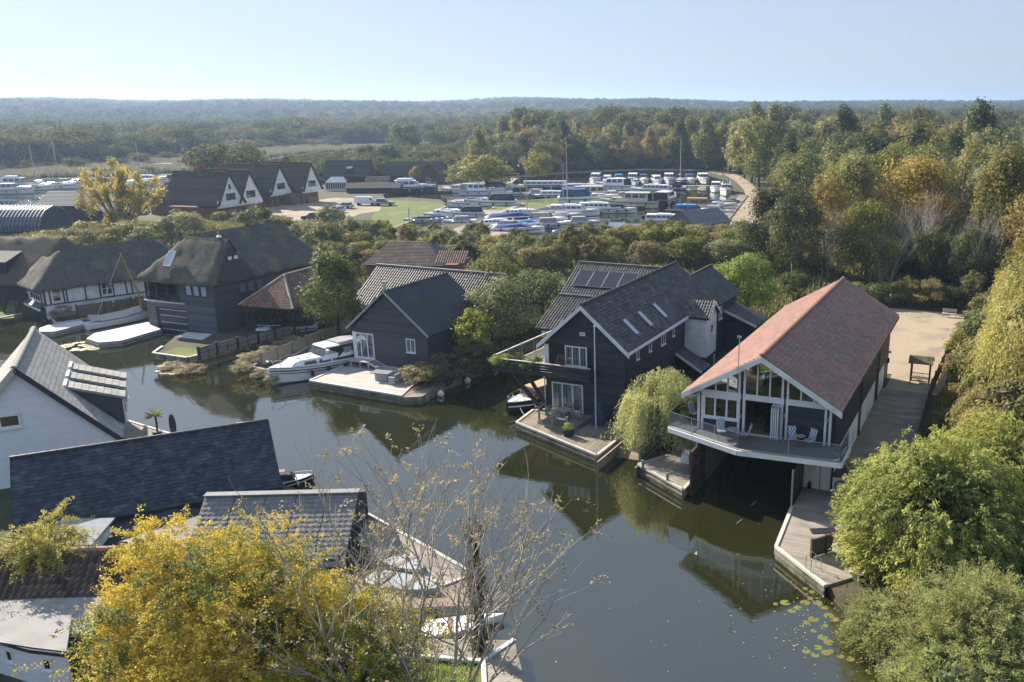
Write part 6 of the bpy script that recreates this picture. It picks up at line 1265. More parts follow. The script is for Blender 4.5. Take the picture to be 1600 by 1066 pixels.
mb = MB(); q = [(0, -3.9, 2.18), (12.9, -3.9, 2.18), (12.9, 0, 5.03), (0, 0, 5.03)]; mb.loft([q, [(a, b, c - .14) for a, b, c in q]]); q = [(0, 3.6, 2.3), (0, 0, 5.03), (12.9, 0, 5.03), (12.9, 3.6, 2.3)]; mb.loft([q, [(a, b, c - .14) for a, b, c in q]]); mb.build('roof_deck', DARKM, R)
ridge_tiles(R, (0, 0, 5.08), (12.9, 0, 5.08), SL2, .12, .45)
mb = MB(); mb.box(.3, .45, -3.2, 3.2, .4, 2.4); mb.box(.3, 11, 2.9, 3.1, .4, 2.4); mb.build('wall', WHITE, R)
BRR = mat('brace_red', (.16, .10, .08), rough=.8)
for u in (5.0, 7.2, 9.4, 12.3):
    mb = MB(); mb.box(u - .08, u + .08, -3.1, -2.95, .2, 2.5); mb.build('post', BRR, R)
    for s in (-1, 1): mb = MB(); mb.beam((u, -3.05, 1.5), (u + s * .75, -3.3, 2.35), .1, .1); mb.build('brace', BRR, R)
# small white hut left of the birch
F2 = Frame((-22.5, 44.2), -3.5)
R = house('low_outbuilding', 'low pale outbuilding between the slate roof and the pantile roof', Frame((-26.3, 41.5), -3.5), 'outbuilding'); mb = MB(); mb.box(-3.4, -1.1, -1.2, .9, .4, 2.1); mb.build('wall', WHITE, R); mb = MB(); q = [(-3.6, -1.3, 2.1), (-.95, -1.3, 2.1), (-.95, 1.1, 2.4), (-3.6, 1.1, 2.4)]; mb.loft([q, [(a, b, c + .1) for a, b, c in q]]); mb.build('roof', mat('felt', (.30, .32, .36), (.26, .28, .31), rough=.9), R)
R = house('shingle_shed', 'boat shed with grey diamond shingle roof and pale ridge', F2, 'shed'); FELT = mat('grey_shingle', (.27, .262, .262), (.22, .216, .218), rough=.9, scale=3, var=.12)
def slopeP(u, k): return Lv(u, -k * .86, 3.05 - k * .51)
ln = 4.6; T = Lv(0, -.86, -.51)
# diamond shingles laid in panels, each panel its own part
for pnl in range(5):
    u0 = 7.3 - 1.62 * (pnl + 1); mb = MB(); mb.loft([[slopeP(u0 + .02, 0) , slopeP(u0 + 1.6, 0), slopeP(u0 + 1.6, ln), slopeP(u0 + .02, ln)], [p - Lv(0, 0, .06) for p in (slopeP(u0 + .02, 0), slopeP(u0 + 1.6, 0), slopeP(u0 + 1.6, ln), slopeP(u0 + .02, ln))]])
    for r_ in range(15):
        for c_ in range(5):
            a = u0 + .03 + c_ * .314; k0 = .12 + r_ * .3; dz = Lv(0, .02 * .5, .022); v_ = random.random(); w0 = .31
            up_ = Lv(0, -.51, .86) * .02 * (1 if True else 1); up_ = Lv(0, -.51, .86).normalized() * .03; fl = Lv(0, -.51, .86).normalized() * .004
            mb.face([slopeP(a, k0) + fl, slopeP(a, k0 + .2) + up_, slopeP(a + w0 * .5, k0 + .33) + up_, slopeP(a + w0, k0 + .2) + up_, slopeP(a + w0, k0) + fl], v_)
            mb.face([slopeP(a, k0 + .2) + up_, slopeP(a, k0 + .2) + fl, slopeP(a + w0 * .5, k0 + .33) + fl, slopeP(a + w0 * .5, k0 + .33) + up_], .1); mb.face([slopeP(a + w0 * .5, k0 + .33) + up_, slopeP(a + w0 * .5, k0 + .33) + fl, slopeP(a + w0, k0 + .2) + fl, slopeP(a + w0, k0 + .2) + up_], .1)
    mb.build('shingle_panel', FELT, R)
mb = MB(); mb.beam((-.8, 0, 3.08), (7.35, 0, 3.08), .5, .07); mb.build('ridge_capping', mat('pale_capping', (.27, .27, .275)), R)
mb = MB(); q = [(-.8, 0, 3.03), (7.3, 0, 3.03), (7.3, 2.4, 2.0), (-.8, 2.4, 2.0)]; mb.loft([q, [(a, b, c - .06) for a, b, c in q]]); mb.build('rear_slope', FELT, R)
mb = MB(); mb.box(-.7, 7.1, -3.7, -3.6, .4, 1.0); mb.loft([[(-5.6, -3.0, 1.5), (-.85, -3.0, 1.5), (-.85, .4, 2.1), (-5.6, .4, 2.1)], [(-5.6, -3.0, 1.42), (-.85, -3.0, 1.42), (-.85, .4, 2.02), (-5.6, .4, 2.02)]]); mb.face([(7.12, -3.6, .9), (7.12, 2.2, .9), (7.12, 2.2, 2.0), (7.12, 0, 3.0)]); mb.box(7.0, 7.12, -3.7, 2.2, .4, 1.2); mb.build('wall', BLACKB, R)
# red brown pantile roof with flat roofed extension
F3 = Frame((-29.0, 36.9), -3.8); R = house('pantile_outhouse', 'low house with mossy old pantiles and pale flat roofed extension', F3, 'outhouse')
OLDP = mat('old_pantile', (.10, .075, .065), (.055, .048, .045), rough=.85, scale=2, c3=(.20, .13, .09), s3=1.6, var=.45, bump=.5, detail=8)
T = Lv(0, -1.75, -1.35).normalized(); Nn = Lv(0, -1.35, 1.75).normalized(); mb = MB(); f_ = lambda x: .075 * max(0, math.sin(math.pi * x / .62)) if x < .62 else -.01
for i in range(8):
    x0, x1 = i / 8, (i + 1) / 8; q = lambda x, t_, o: Lv(x * .33, 0, 0) + T * t_ + Nn * (f_(x) + o); mb.face([q(x0, .36, .045), q(x1, .36, .045), q(x1, 0, 0), q(x0, 0, 0)][::-1], .5); mb.face([q(x0, .36, .045), Lv(x0 * .33, 0, 0) + T * .36, Lv(x1 * .33, 0, 0) + T * .36, q(x1, .36, .045)][::-1], .5)
ptm = mb.mesh('pantile', mat('old_pantile_tile', (.105, .075, .062), (.050, .044, .042), rough=.85, scale=5, c3=(.27, .20, .15), s3=4, bump=.5, detail=8, objcol=True))
for c_ in range(-3, 15):
    for r_ in range(7): o = inst('pantile', ptm, R, Lv(c_ * .33, 0, 3.5) + T * (r_ * .325)); j = random.uniform(.6, 1.45); o.color = (j, j * random.uniform(.9, 1.0), j * random.uniform(.82, 1), 1)
ridge_tiles(R, (-1, .02, 3.54), (4.95, .02, 3.54), mat('terracotta_ridge', (.40, .23, .17), (.30, .19, .15), rough=.8, objrand=.2), .14, .38)
mb = MB(); q = [(-1, 0, 3.47), (4.95, 0, 3.47), (4.95, -1.9, 2.02), (-1, -1.9, 2.02)]; mb.loft([q, [(a, b, c - .06) for a, b, c in q]]); q = [(-1, 0, 3.47), (4.95, 0, 3.47), (4.95, 1.9, 2.05), (-1, 1.9, 2.05)]; mb.loft([q, [(a, b, c - .06) for a, b, c in q]]); mb.build('roof_deck', DARKM, R)
mb = MB(); mb.beam((-1.05, 0, 3.5), (-1.05, -1.9, 2.05), .1, .16); mb.build('verge_board', UPVC, R)
FLT = mat('flat_felt', (.34, .325, .31), (.28, .27, .26), rough=.95, scale=.8, c3=(.40, .385, .36), s3=.7, detail=8)
mb = MB(); pgon(mb, [(-1.5, -1.75), (5, -1.75), (6.2, -5.0), (3.6, -4.6), (2.9, -4.9), (-1.5, -5.0)], 2.0, 2.12); mb.build('flat_roof', FLT, R)
mb = MB(); pgon(mb, [(1.9, -4.4), (3.0, -3.3), (4.6, -3.6), (5.8, -6.3), (4.2, -5.9), (2.6, -5.4)], 2.13, 2.24); mb.build('upper_felt', FLT, R)
for a, b in (((-1.5, -5.0), (1.95, -4.95)), ((1.95, -4.95), (4.2, -5.95)), ((4.2, -5.95), (5.8, -6.35))): mb = MB(); mb.beam((*a, 2.12), (*b, 2.12), .14, .16); mb.build('fascia', mat('navy_fascia', (.03, .035, .06)), R)
WB2 = mat('white_board2', (.72, .74, .76), (.68, .70, .72), rough=.6, var=.04)
for a, b, wn in (((-1.4, -4.9), (1.85, -4.85), 1), ((1.95, -4.85), (4.1, -5.85), 0), ((4.1, -5.85), (5.7, -6.25), 2)):
    A, B_ = Lv(*a, .3), Lv(*b, .3); S = (B_ - A); ll = S.length; S.normalize(); Nn = Lv(S.y, -S.x, 0); mb = MB(); clad(mb, A, S, (0, 0, 1), Nn, [(0, 0), (ll, 0), (ll, 1.72), (0, 1.72)], .13, .014); mb.loft([[A, B_, B_ + Lv(0, 0, 1.7), A + Lv(0, 0, 1.7)], [p - Nn * .1 for p in (A, B_, B_ + Lv(0, 0, 1.7), A + Lv(0, 0, 1.7))]]); mb.build('wall', WB2, R)
    win(R, A + S * (ll * .5 if wn != 1 else ll * .62) - S * .3 + Lv(0, 0, .95), S, Nn, .42 if wn != 1 else .75, .55, 1, 2 if wn == 1 else 1, fr=.07, proud=.06)
mb = MB(); mb.tube([(1.25, -4.98, .3), (1.25, -4.98, 2.0)], .06, 6); mb.build('downpipe', mat('grey_pipe', (.12, .12, .13)), R)
# near boardwalks
deck('boardwalk', 'pale boardwalk beside the grey shingle shed', [(-16.2, 47.5), (-12, 43.6), (-8.3, 40.1), (-9.6, 39.0), (-13.4, 42.0), (-17.2, 45.7)], .58, (.74, -.67), DECK, fascia=QUAY, kerb=KERB, kerb_sides=None)
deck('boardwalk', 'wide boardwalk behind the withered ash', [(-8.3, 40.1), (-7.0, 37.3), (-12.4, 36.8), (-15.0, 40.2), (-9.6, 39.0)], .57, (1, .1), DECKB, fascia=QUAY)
deck('boardwalk', 'sunlit boardwalk at the bottom beside the lawn', [(-14.0, 34.9), (-9.7, 34.4), (-5.5, 34.3), (-6.6, 32.75), (-9.3, 33.1), (-14.2, 33.4)], .6, (.05, 1), DECK, fascia=QUAY, kerb=DECKW, kerb_sides=[0, 1])
deck('boardwalk', 'end of the sunlit boardwalk cut by the bottom edge', [(-5.5, 34.3), (-4.7, 31.4), (-3.5, 26), (-5.3, 26), (-6.6, 32.75)], .61, (1, .1), DECK, fascia=QUAY, kerb=DECKW, kerb_sides=[0, 1, 4])
deck('jetty', 'small jetty beside the white house dormers', [P(186, 664, .6), P(200, 658, .6), P(265, 678, .6), P(250, 692, .6), P(186, 690, .6)], .6, (1, .3), DECK, fascia=QUAY, kerb=KERB, kerb_sides=None)
deck('pontoon', 'little pontoon at the end of the slate boat shed', [P(428, 734, .5), P(446, 733, .5), P(441, 755, .5), P(420, 755, .5)], .5, (1, .3), DECK, fascia=QUAY)
# ------------------------------------------------------------------ far houses beyond the forecourt
R1 = lambda a, b: (a / 3.947, 130 + b / 3.947)
R2 = lambda a, b: (400 + a / 3.947, 130 + b / 3.947)
R3 = lambda a, b: (800 + a / 3.947, 130 + b / 3.947)
R6 = lambda a, b: (580 + a / 5, 260 + b / 5)
DTILE = mat('old_brown_tile', (.088, .074, .062), (.066, .056, .048), rough=.85, scale=1, c3=(.08, .07, .055), s3=.5, var=.25)
for i, (q, w_, lab) in enumerate([(R1(1350, 772), 7.8, 'nearest white gabled house of the far row, with brick hipped wing'), (R1(1482, 752), 7.4, 'second white gabled house of the far row, partly behind the first'),
                                  (R2(95, 697), 7.6, 'third white gabled house of the far row, single wide window'), (R2(293, 678), 7.4, 'last white gabled house of the far row, nearest the lawn')]):
    F_ = Frame(P(*q, 3.1), -75); R = house('gabled_house', lab, F_, 'house', 'white gabled houses of the far row')
    mb = MB(); mb.box(.5, w_ - .5, .7, 13, .4, 3.1); mb.build('brick_wall', BRICKR, R)
    mb = MB(); mb.face([(0, 0, 3.0), (w_, 0, 3.0), (w_ - .3, 0, 4.6), (w_ / 2, 0, 9.8), (.3, 0, 4.4)]); mb.box(0, w_, .02, .3, 3.0, 4.5); mb.box(w_ - .3, w_, .3, 4, 3.0, 4.4); mb.build('white_gable', WHITE, R)
    roof_pair(R, w_ / 2, 10.0, -.25, 3.5, w_ + .25, 3.5, -.35, 13.5, clad, DTILE, course=.5, lip=.04)
    mb = MB(); mb.beam((w_ / 2, -.3, 10.05), (w_ / 2, 13.5, 10.05), .3, .18); mb.build('ridge', DTILE, R)
    mb = MB(); mb.beam((w_ / 2, -.38, 9.9), (-.3, -.38, 3.4), .1, .25); mb.beam((w_ / 2, -.38, 9.9), (w_ + .3, -.38, 3.4), .1, .25); mb.build('bargeboard', DARKM, R)
    win(R, (w_ / 2 - 1.4, -.03, 4.5), (1, 0, 0), (0, -1, 0), 2.8, 1.3, 4 if i < 2 else 3, 1, fr=.1, fm=DARKM)
    if i == 0: win(R, (w_ / 2 - .3, -.03, 6.7), (1, 0, 0), (0, -1, 0), .6, .9, 1, 1, fr=.1, fm=DARKM)
    mb = MB(); mb.box(w_ / 2 - .5, w_ / 2 + .5, 6, 7, 9, 11.3); mb.box(w_ / 2 - .6, w_ / 2 + .6, 5.9, 7.1, 11.1, 11.3); c_ = mb.build('chimney', BRICKR, R); mb = MB(); mb.lathe((w_ / 2, 6.5, 11.3), [(.18, 0), (.14, .6)], 8); mb.build('pot', mat('clay', (.28, .13, .08)), c_)
    mb = MB(); mb.box(1.5, 2.6, .66, .7, .4, 2.5); mb.build('door', DARKM, R); mb = MB(); mb.box(3.6, 6, .62, .7, 1, 2.4); mb.build('ground_window', DGLASS, R)
    if i == 3: mb = MB(); mb.box(-3.6, .2, 1, 12, .4, 3.2); mb.build('link_wall', BRICKR, R)
F_ = Frame(P(*R1(925, 810), .5), -6); R = house('brick_wing', 'red brick wing with a hipped brown roof at the left end of the far row', F_, 'house')
mb = MB(); mb.box(.4, 10, 0, 7.5, .3, 4.3); mb.build('wall', mat('warm_brick', (.22, .10, .07), (.17, .08, .06), rough=.9, scale=3, var=.2), R); c = [(0, -.4, 4.3), (10.4, -.4, 4.3), (10.4, 8, 4.3), (0, 8, 4.3)]; a, b = (3.4, 3.8, 7.3), (7, 3.8, 7.3)
mb = MB(); hipface(mb, c[0], c[1], b, a, clad, course=.45, lip=.04); hipface(mb, c[1], c[2], b, b, clad, course=.45, lip=.04); hipface(mb, c[3], c[0], a, a, clad, course=.45, lip=.04); mb.build('roof_slope', mat('hip_brown', (.12, .08, .06), (.09, .065, .05), rough=.9, var=.2), R)
mb = MB(); mb.loft([[(x, y, z - .05) for x, y, z in c], [(3.4, 3.7, 7.2), (7, 3.7, 7.2), (7, 3.9, 7.2), (3.4, 3.9, 7.2)]]); mb.build('roof_deck', DARKM, R); win(R, (4, -.03, 2.2), (1, 0, 0), (0, -1, 0), 1, 1.2, 1, 1, fr=.1, fm=DARKM)
win(R, (10.05, .8, 2.5), (0, 1, 0), (1, 0, 0), 3, 1.2, 3, 1, fr=.1)
mb = MB(); mb.box(6, 20, 8, 14, .4, 4.5); mb.loft([[(5.5, 7.5, 4.5), (20, 7.5, 4.5), (20, 15, 4.5), (5.5, 15, 4.5)], [(8, 11, 9.2), (18, 11, 9.2), (18, 11.4, 9.2), (8, 11.4, 9.2)]]); mb.build('rear_range', DTILE, R)
def simple_house(name, lab, q, z, deg, w_, d_, ze, zr, wallm, roofm, cat='house', gl=True, wins=(), ch=False):
    F_ = Frame(P(*q, z), deg); R = house(name, lab, F_, cat); mb = MB(); mb.box(0, w_, 0, d_, .3, ze); mb.face([(0, 0, ze), (w_, 0, ze), (w_ / 2, 0, zr - .3)]) if gl else None; mb.build('wall', wallm, R)
    if gl: roof_pair(R, w_ / 2, zr, -.4, ze - .1, w_ + .4, ze - .1, -.4, d_ + .4, clad, roofm, course=.5, lip=.04)
    else:      # eaves to the front
        for s, v0 in ((1, -.4), (-1, d_ + .4)):
            T = Lv(0, s * (d_ / 2 + .4), zr - ze).normalized(); ln = math.hypot(d_ / 2 + .4, zr - ze); S = Lv(s, 0, 0); mb = MB(); clad(mb, (-.4 if s > 0 else w_ + .4, v0, ze - .1), S, T, S.cross(T), [(0, 0), (w_ + .8, 0), (w_ + .8, ln), (0, ln)], .5, .04); mb.build('roof_slope', roofm, R)
        mb = MB(); mb.loft([[(-.38, -.38, ze - .15), (w_ + .38, -.38, ze - .15), (w_ + .38, d_ + .38, ze - .15), (-.38, d_ + .38, ze - .15)], [(-.38, d_ / 2 - .05, zr - .15), (w_ + .38, d_ / 2 - .05, zr - .15), (w_ + .38, d_ / 2 + .05, zr - .15), (-.38, d_ / 2 + .05, zr - .15)]]); mb.build('roof_deck', DARKM, R)
    for (u, zz, ww, hh, cc) in wins: win(R, (u, -.03, zz), (1, 0, 0), (0, -1, 0), ww, hh, cc, 1, fr=.12)
    if ch: mb = MB(); mb.box(w_ / 2 - .5, w_ / 2 + .5, d_ / 2 - .5, d_ / 2 + .5, zr - .6, zr + 1.2); mb.build('chimney', WHITE, R)
    return R
R = simple_house('dormer_house', 'brown tiled house with a dormer and white conservatory', R2(430, 660), .5, -4, 12, 9, 4.2, 8.6, TIM, DTILE, gl=False, wins=((9, 1.2, 1.8, 1.4, 3),))
mb = MB(); mb.loft([[(6, 0, 5.2), (7.6, 0, 5.2), (7.6, 2.5, 5.6), (6, 2.5, 5.6)], [(6, 0, 6.4), (7.6, 0, 6.4), (7.6, 3, 7.0), (6, 3, 7.0)]]); mb.build('dormer', TIM, R)
mb = MB(); mb.box(1, 6.5, -3, 0, .5, 1.1)
for k in range(10): mb.box(1 + k * .6, 1.12 + k * .6, -3.05, -2.95, 1.1, 2.8)
mb.box(.9, 6.6, -3.08, -2.95, 2.7, 2.95); mb.build('conservatory_frame', UPVC, R); mb = MB(); mb.loft([[(.9, -3.05, 2.95), (6.6, -3.05, 2.95), (6.6, 0, 2.95), (.9, 0, 2.95)], [(2, -1.2, 4.2), (5.5, -1.2, 4.2), (5.5, -.2, 4.2), (2, -.2, 4.2)]]); mb.build('conservatory_roof', mat('pale_sheet', (.55, .58, .62), rough=.3), R); mb = MB(); mb.box(1.05, 6.4, -2.98, -2.9, 1.1, 2.7); mb.build('conservatory_glass', DGLASS, R)
simple_house('black_bungalow', 'dark timbered bungalow behind the navy boat', R2(810, 622), .5, -14, 15, 9, 3.0, 6.9, TIM, DTILE, 'bungalow', gl=False, wins=((5, 1, .9, 1.6, 1), (9, 1.2, 1.4, 1.2, 2)))
simple_house('black_bungalow_wing', 'gabled timber wing at the right end of the dark bungalow', R2(1010, 620), .5, 8, 6.5, 9, 2.9, 6.6, mat('brown_board', (.13, .085, .06)), DTILE, 'bungalow', wins=((2, 1.1, 1.5, 1.1, 2),))
simple_house('thatched_far_house', 'brown roof with a white chimney behind the pine trees', R2(850, 510), .5, 4, 15, 9, 2.2, 6.0, TIM, DTILE, 'house', gl=False, ch=True)
simple_house('garden_shed', 'small dark shed with a pale front right of the timber bungalow', R2(1110, 600), .5, -4, 9, 5, 2.4, 4.0, TIM, SLATE, 'shed', gl=False, wins=((.3, .8, .8, 1.4, 1),))
simple_house('summer_house', 'little dark pavilion on the quay left of the navy boat', R2(680, 670), .5, 0, 6, 5, 2.4, 4.6, TIM, SLATE, 'pavilion', gl=False)
simple_house('low_shed', 'long low dark boathouse behind the parked van', R2(560, 680), .5, -4, 14, 5, 2.0, 3.2, TIM, DTILE, 'boathouse', gl=False)
simple_house('blue_shed', 'striped blue grey shed roof among the trees by the far river', R2(1160, 420), .5, 6, 15, 12, 4, 9, mat('blue_wall', (.25, .3, .38)), mat('blue_roof', (.25, .32, .42), (.17, .22, .3), var=.5, rough=.4), 'shed', gl=False)
simple_house('distant_house', 'pale gable roof of a house showing through the wood beyond the marina', R3(350, 360), 3, 24, 16, 16, 7, 13, mat('pale_render', (.4, .38, .35)), mat('pale_roof', (.22, .21, .2)), 'house')
simple_house('slate_boathouse', 'grey slate boathouse roof beside the end of the marina track', R3(1130, 910), .5, -38, 9, 8, 1.6, 4.0, QUAY, mat('light_slate', (.14, .15, .17), (.11, .12, .14), rough=.8, var=.2), 'boathouse', gl=False)
simple_house('waterside_shed', 'low tarred shed roof on the river bank behind the golden willow', (62, 335), .5, 3, 18, 9, 2.5, 5.2, TIM, mat('pale_sheet_roof', (.14, .14, .15), (.11, .11, .12), var=.2), 'shed', gl=False)
simple_house('stone_roof_shed', 'pale brown shed roof half behind the golden willow', (92, 352), .5, 3, 11, 8, 2.5, 5.0, TIM, mat('stone_tile', (.25, .22, .18), (.2, .175, .145), var=.2), 'shed')
# ------------------------------------------------------------------ boats
HW = mat('hull_white', (.88, .89, .90), (.85, .86, .87), rough=.25, spec=.5); HC = mat('hull_cream', (.66, .60, .50), (.6, .55, .46), rough=.3); HN = mat('hull_navy', (.012, .018, .04), rough=.2, spec=.5); HB = mat('hull_black', (.012, .013, .016), rough=.25)
HBL = mat('hull_blue', (.03, .09, .26), rough=.3); CB = mat('canvas_blue', (.03, .08, .25), (.025, .06, .19), rough=.8, bump=.3); CK = mat('canvas_black', (.022, .025, .035), (.03, .034, .045), rough=.8, bump=.3); CBR = mat('canvas_bright_blue', (.03, .22, .55), rough=.8); CT = mat('canvas_tan', (.42, .24, .13), rough=.85)
CG = mat('canvas_grey', (.36, .35, .36), (.30, .29, .30), rough=.9, bump=.4); BW = mat('boat_window', (.02, .026, .035), (.03, .04, .05), rough=.06, spec=.9); TEAK = mat('teak', (.30, .19, .11), (.24, .15, .09), rough=.6)
def hullring(L, B, h, t):
    x = -L / 2 + L * t; k = 1 - max(0, (t - .45) / .55) ** 2.3; b_ = max(.03, B / 2 * k * (.93 + .07 * min(1, t * 4))); zs = h * (1 + .32 * t * t); rise = max(0, t - .8) * 2.2 * h * .3; xx = x + max(0, t - .8) * L * .02
    return [(xx, -b_, zs), (xx - .0, -b_ * .86, .12 + rise), (xx - max(0, t - .85) * L * .35, 0, -.28 + rise), (xx, b_ * .86, .12 + rise), (xx, b_, zs)], b_, zs, xx
def hull_mesh(L, B, h, m):
    mb = MB(); rs = [hullring(L, B, h, t)[0] for t in (0, .1, .25, .4, .55, .68, .78, .86, .93, .98, 1)]; mb.loft(rs, closed=True); return mb.mesh('hull', m)
def housebox(mb, x0, x1, w0, w1, z0, z1, rf, rb, wt=.82):
    """a cabin: raked front rf and back rb"""
    mb.loft([[(x0, -w0 / 2, z0), (x1, -w1 / 2, z0), (x1, w1 / 2, z0), (x0, w0 / 2, z0)], [(x0 + rb, -w0 * wt / 2, z1), (x1 - rf, -w1 * wt / 2, z1), (x1 - rf, w1 * wt / 2, z1), (x0 + rb, w0 * wt / 2, z1)]])
BCACHE = {}
def boat(style, hm, cm, label, x, y, hdg, L, group='boats moored in the marina', z=0.0, name='motor_cruiser'):
    key = (style, hm.name, cm.name); L0 = {'sedan': 11, 'bath': 10, 'sport': 9, 'cover': 7, 'fly': 12, 'sail': 9, 'narrow': 14, 'launch': 6}[style]
    t = thing(name, label, 'boat', (x, y, z), math.radians(hdg), group); s = L / L0; t.scale = (s, s, s)
    if key not in BCACHE:
        P_ = []; B = {'sedan': 3.6, 'bath': 3.3, 'sport': 3.0, 'cover': 2.4, 'fly': 3.9, 'sail': 2.7, 'narrow': 2.3, 'launch': 2.1}[style]; h = {'sedan': 1.25, 'bath': .95, 'sport': 1.1, 'cover': .7, 'fly': 1.5, 'sail': .85, 'narrow': .9, 'launch': .65}[style]
        P_.append(('hull', hull_mesh(L0, B, h, hm)))
        mb = MB(); rr = [hullring(L0 * .985, B * .93, h, t_) for t_ in (0, .25, .5, .7, .85, .95)]; pts = [(q[3], -q[1], q[2] + .02) for q in rr] + [(L0 / 2 * .97, 0, h * 1.32 + .03)] + [(q[3], q[1], q[2] + .02) for q in rr[::-1]]; mb.loft([pts, [(a, b, c + .05) for a, b, c in pts]]); P_.append(('deck', mb.mesh('deck', HW if hm is not HC else HC)))
        mb = MB(); rr = [hullring(L0 * 1.0, B * 1.015, h, t_) for t_ in (.02, .3, .55, .75, .9, .985)]
        for sg in (-1, 1):
            for q0, q1 in zip(rr[:-1], rr[1:]): mb.loft([[(q0[3], sg * q0[1], q0[2] - .34), (q1[3], sg * q1[1], q1[2] - .34), (q1[3], sg * q1[1], q1[2] - .24), (q0[3], sg * q0[1], q0[2] - .24)], [(q0[3], sg * (q0[1] + .015), q0[2] - .34), (q1[3], sg * (q1[1] + .015), q1[2] - .34), (q1[3], sg * (q1[1] + .015), q1[2] - .24), (q0[3], sg * (q0[1] + .015), q0[2] - .24)]])
        P_.append(('stripe', mb.mesh('stripe', HN if hm in (HW, HC) else HW)))
        cab, wi, cv = MB(), MB(), MB(); H0 = h + .05
        def wins(x0, x1, w0, w1, z0, z1, n, off, wt=.9):
            for sg in (-1, 1):
                for k in range(n):
                    a, b = x0 + (x1 - x0) * (k + .08) / n, x0 + (x1 - x0) * (k + .92) / n; ya = sg * (w0 + (w1 - w0) * (a - x0) / (x1 - x0)) / 2; yb = sg * (w0 + (w1 - w0) * (b - x0) / (x1 - x0)) / 2
                    wi.loft([[(a, ya, z0), (b, yb, z0), (b - off, yb * wt, z1), (a + off, ya * wt, z1)], [(a, ya + sg * .03, z0), (b, yb + sg * .03, z0), (b - off, yb * wt + sg * .03, z1), (a + off, ya * wt + sg * .03, z1)]])
        def screen(x1, w1, z0, z1, rf, wt=.82, n=3):
            for k in range(n):
                a, b = -1 + 2 * (k + .06) / n, -1 + 2 * (k + .94) / n; q = [(x1 + .01, a * w1 / 2, z0 + .1), (x1 + .01, b * w1 / 2, z0 + .1), (x1 - rf + .05, b * w1 * wt / 2, z1 - .06), (x1 - rf + .05, a * w1 * wt / 2, z1 - .06)]; wi.loft([q, [(x_ + .03, y_, z_ + .02) for x_, y_, z_ in q]])
        if style in ('sedan', 'fly'):
            housebox(cab, -L0 * .02, L0 * .36, 2.7, 1.7, H0, H0 + .62, .9, .1); screen(L0 * .36, 1.5, H0 + .05, H0 + .6, .9)
            housebox(cab, -L0 * .34, L0 * .12, B * .84, B * .78, H0, H0 + 1.45, 1.0, .2); screen(L0 * .12, B * .72, H0 + .6, H0 + 1.42, .85); wins(-L0 * .30, L0 * .06, B * .80, B * .77, H0 + .68, H0 + 1.3, 3, .08)
            housebox(cab, -L0 * .36, L0 * .06, B * .8, B * .72, H0 + 1.45, H0 + 1.56, .3, 0, .95); wins(L0 * .08, L0 * .3, 2.2, 1.75, H0 + .16, H0 + .46, 2, .1)
            housebox(cv, -L0 * .49, -L0 * .33, B * .86, B * .86, H0, H0 + (1.5 if style == 'sedan' else .9), 0, .25)
            if style == 'fly': housebox(cab, -L0 * .3, L0 * .02, B * .66, B * .6, H0 + 1.56, H0 + 2.0, .5, 0, 1.0); screen(L0 * .02, B * .5, H0 + 1.8, H0 + 2.4, .5)
        elif style == 'bath':
            housebox(cab, -L0 * .42, L0 * .26, B * .84, B * .62, H0, H0 + 1.0, .9, .3); screen(L0 * .26, B * .52, H0 + .3, H0 + .98, .75); wins(-L0 * .38, L0 * .18, B * .84, B * .67, H0 + .42, H0 + .82, 6, .03)
            housebox(cab, -L0 * .2, L0 * .1, B * .6, B * .5, H0 + 1.0, H0 + 1.14, .3, .3); housebox(cv, -L0 * .485, -L0 * .41, B * .8, B * .84, H0, H0 + .75, 0, .1)
        elif style == 'sport':
            housebox(cab, L0 * .0, L0 * .38, B * .78, B * .34, H0, H0 + .45, 1.2, 0); wins(L0 * .06, L0 * .3, B * .76, B * .44, H0 + .1, H0 + .34, 2, .1)
            housebox(cv, -L0 * .46, L0 * .06, B * .88, B * .8, H0, H0 + 1.1, .9, .35, .78); wins(-L0 * .36, -L0 * .02, B * .84, B * .78, H0 + .4, H0 + .85, 2, .1, .92); screen(L0 * .06, B * .76, H0 + .3, H0 + .95, .75, .8)
        elif style == 'cover':
            cv.loft([[(-L0 * .45, -B * .45, H0), (L0 * .3, -B * .36, H0 + .1), (L0 * .3, B * .36, H0 + .1), (-L0 * .45, B * .45, H0)], [(-L0 * .4, -B * .2, H0 + .3), (L0 * .05, -B * .2, H0 + .5), (L0 * .05, B * .2, H0 + .5), (-L0 * .4, B * .2, H0 + .3)]]); wins(-L0 * .1, L0 * .05, B * .8, B * .78, H0 + .15, H0 + .3, 1, .02)
            cab.box(L0 * .33, L0 * .36, -.05, .05, H0, H0 + .3)
        elif style == 'launch':
            housebox(cv, -L0 * .3, L0 * .18, B * .8, B * .7, H0, H0 + .8, .5, .3); screen(L0 * .18, B * .6, H0 + .2, H0 + .8, .45); cab.box(-L0 * .48, -L0 * .3, -B * .4, B * .4, H0, H0 + .12)
        elif style == 'narrow':
            housebox(cab, -L0 * .4, L0 * .34, B * .8, B * .76, H0, H0 + .95, .1, .1, .9); wins(-L0 * .36, L0 * .3, B * .8, B * .78, H0 + .35, H0 + .7, 7, 0, .95); housebox(cv, L0 * .34, L0 * .42, B * .7, B * .6, H0, H0 + .5, .1, 0)
        elif style == 'sail':
            housebox(cab, -L0 * .1, L0 * .24, B * .6, B * .4, H0, H0 + .42, .4, .1); wins(-L0 * .06, L0 * .16, B * .58, B * .48, H0 + .12, H0 + .3, 3, .02)
            cv.loft([[(-L0 * .42, y * .35, H0 + .9 + zz) for y, zz in ((-1, 0), (1, 0), (0, .3))], [(L0 * .08, y * .3, H0 + 1.0 + zz) for y, zz in ((-1, 0), (1, 0), (0, .35))]]); 
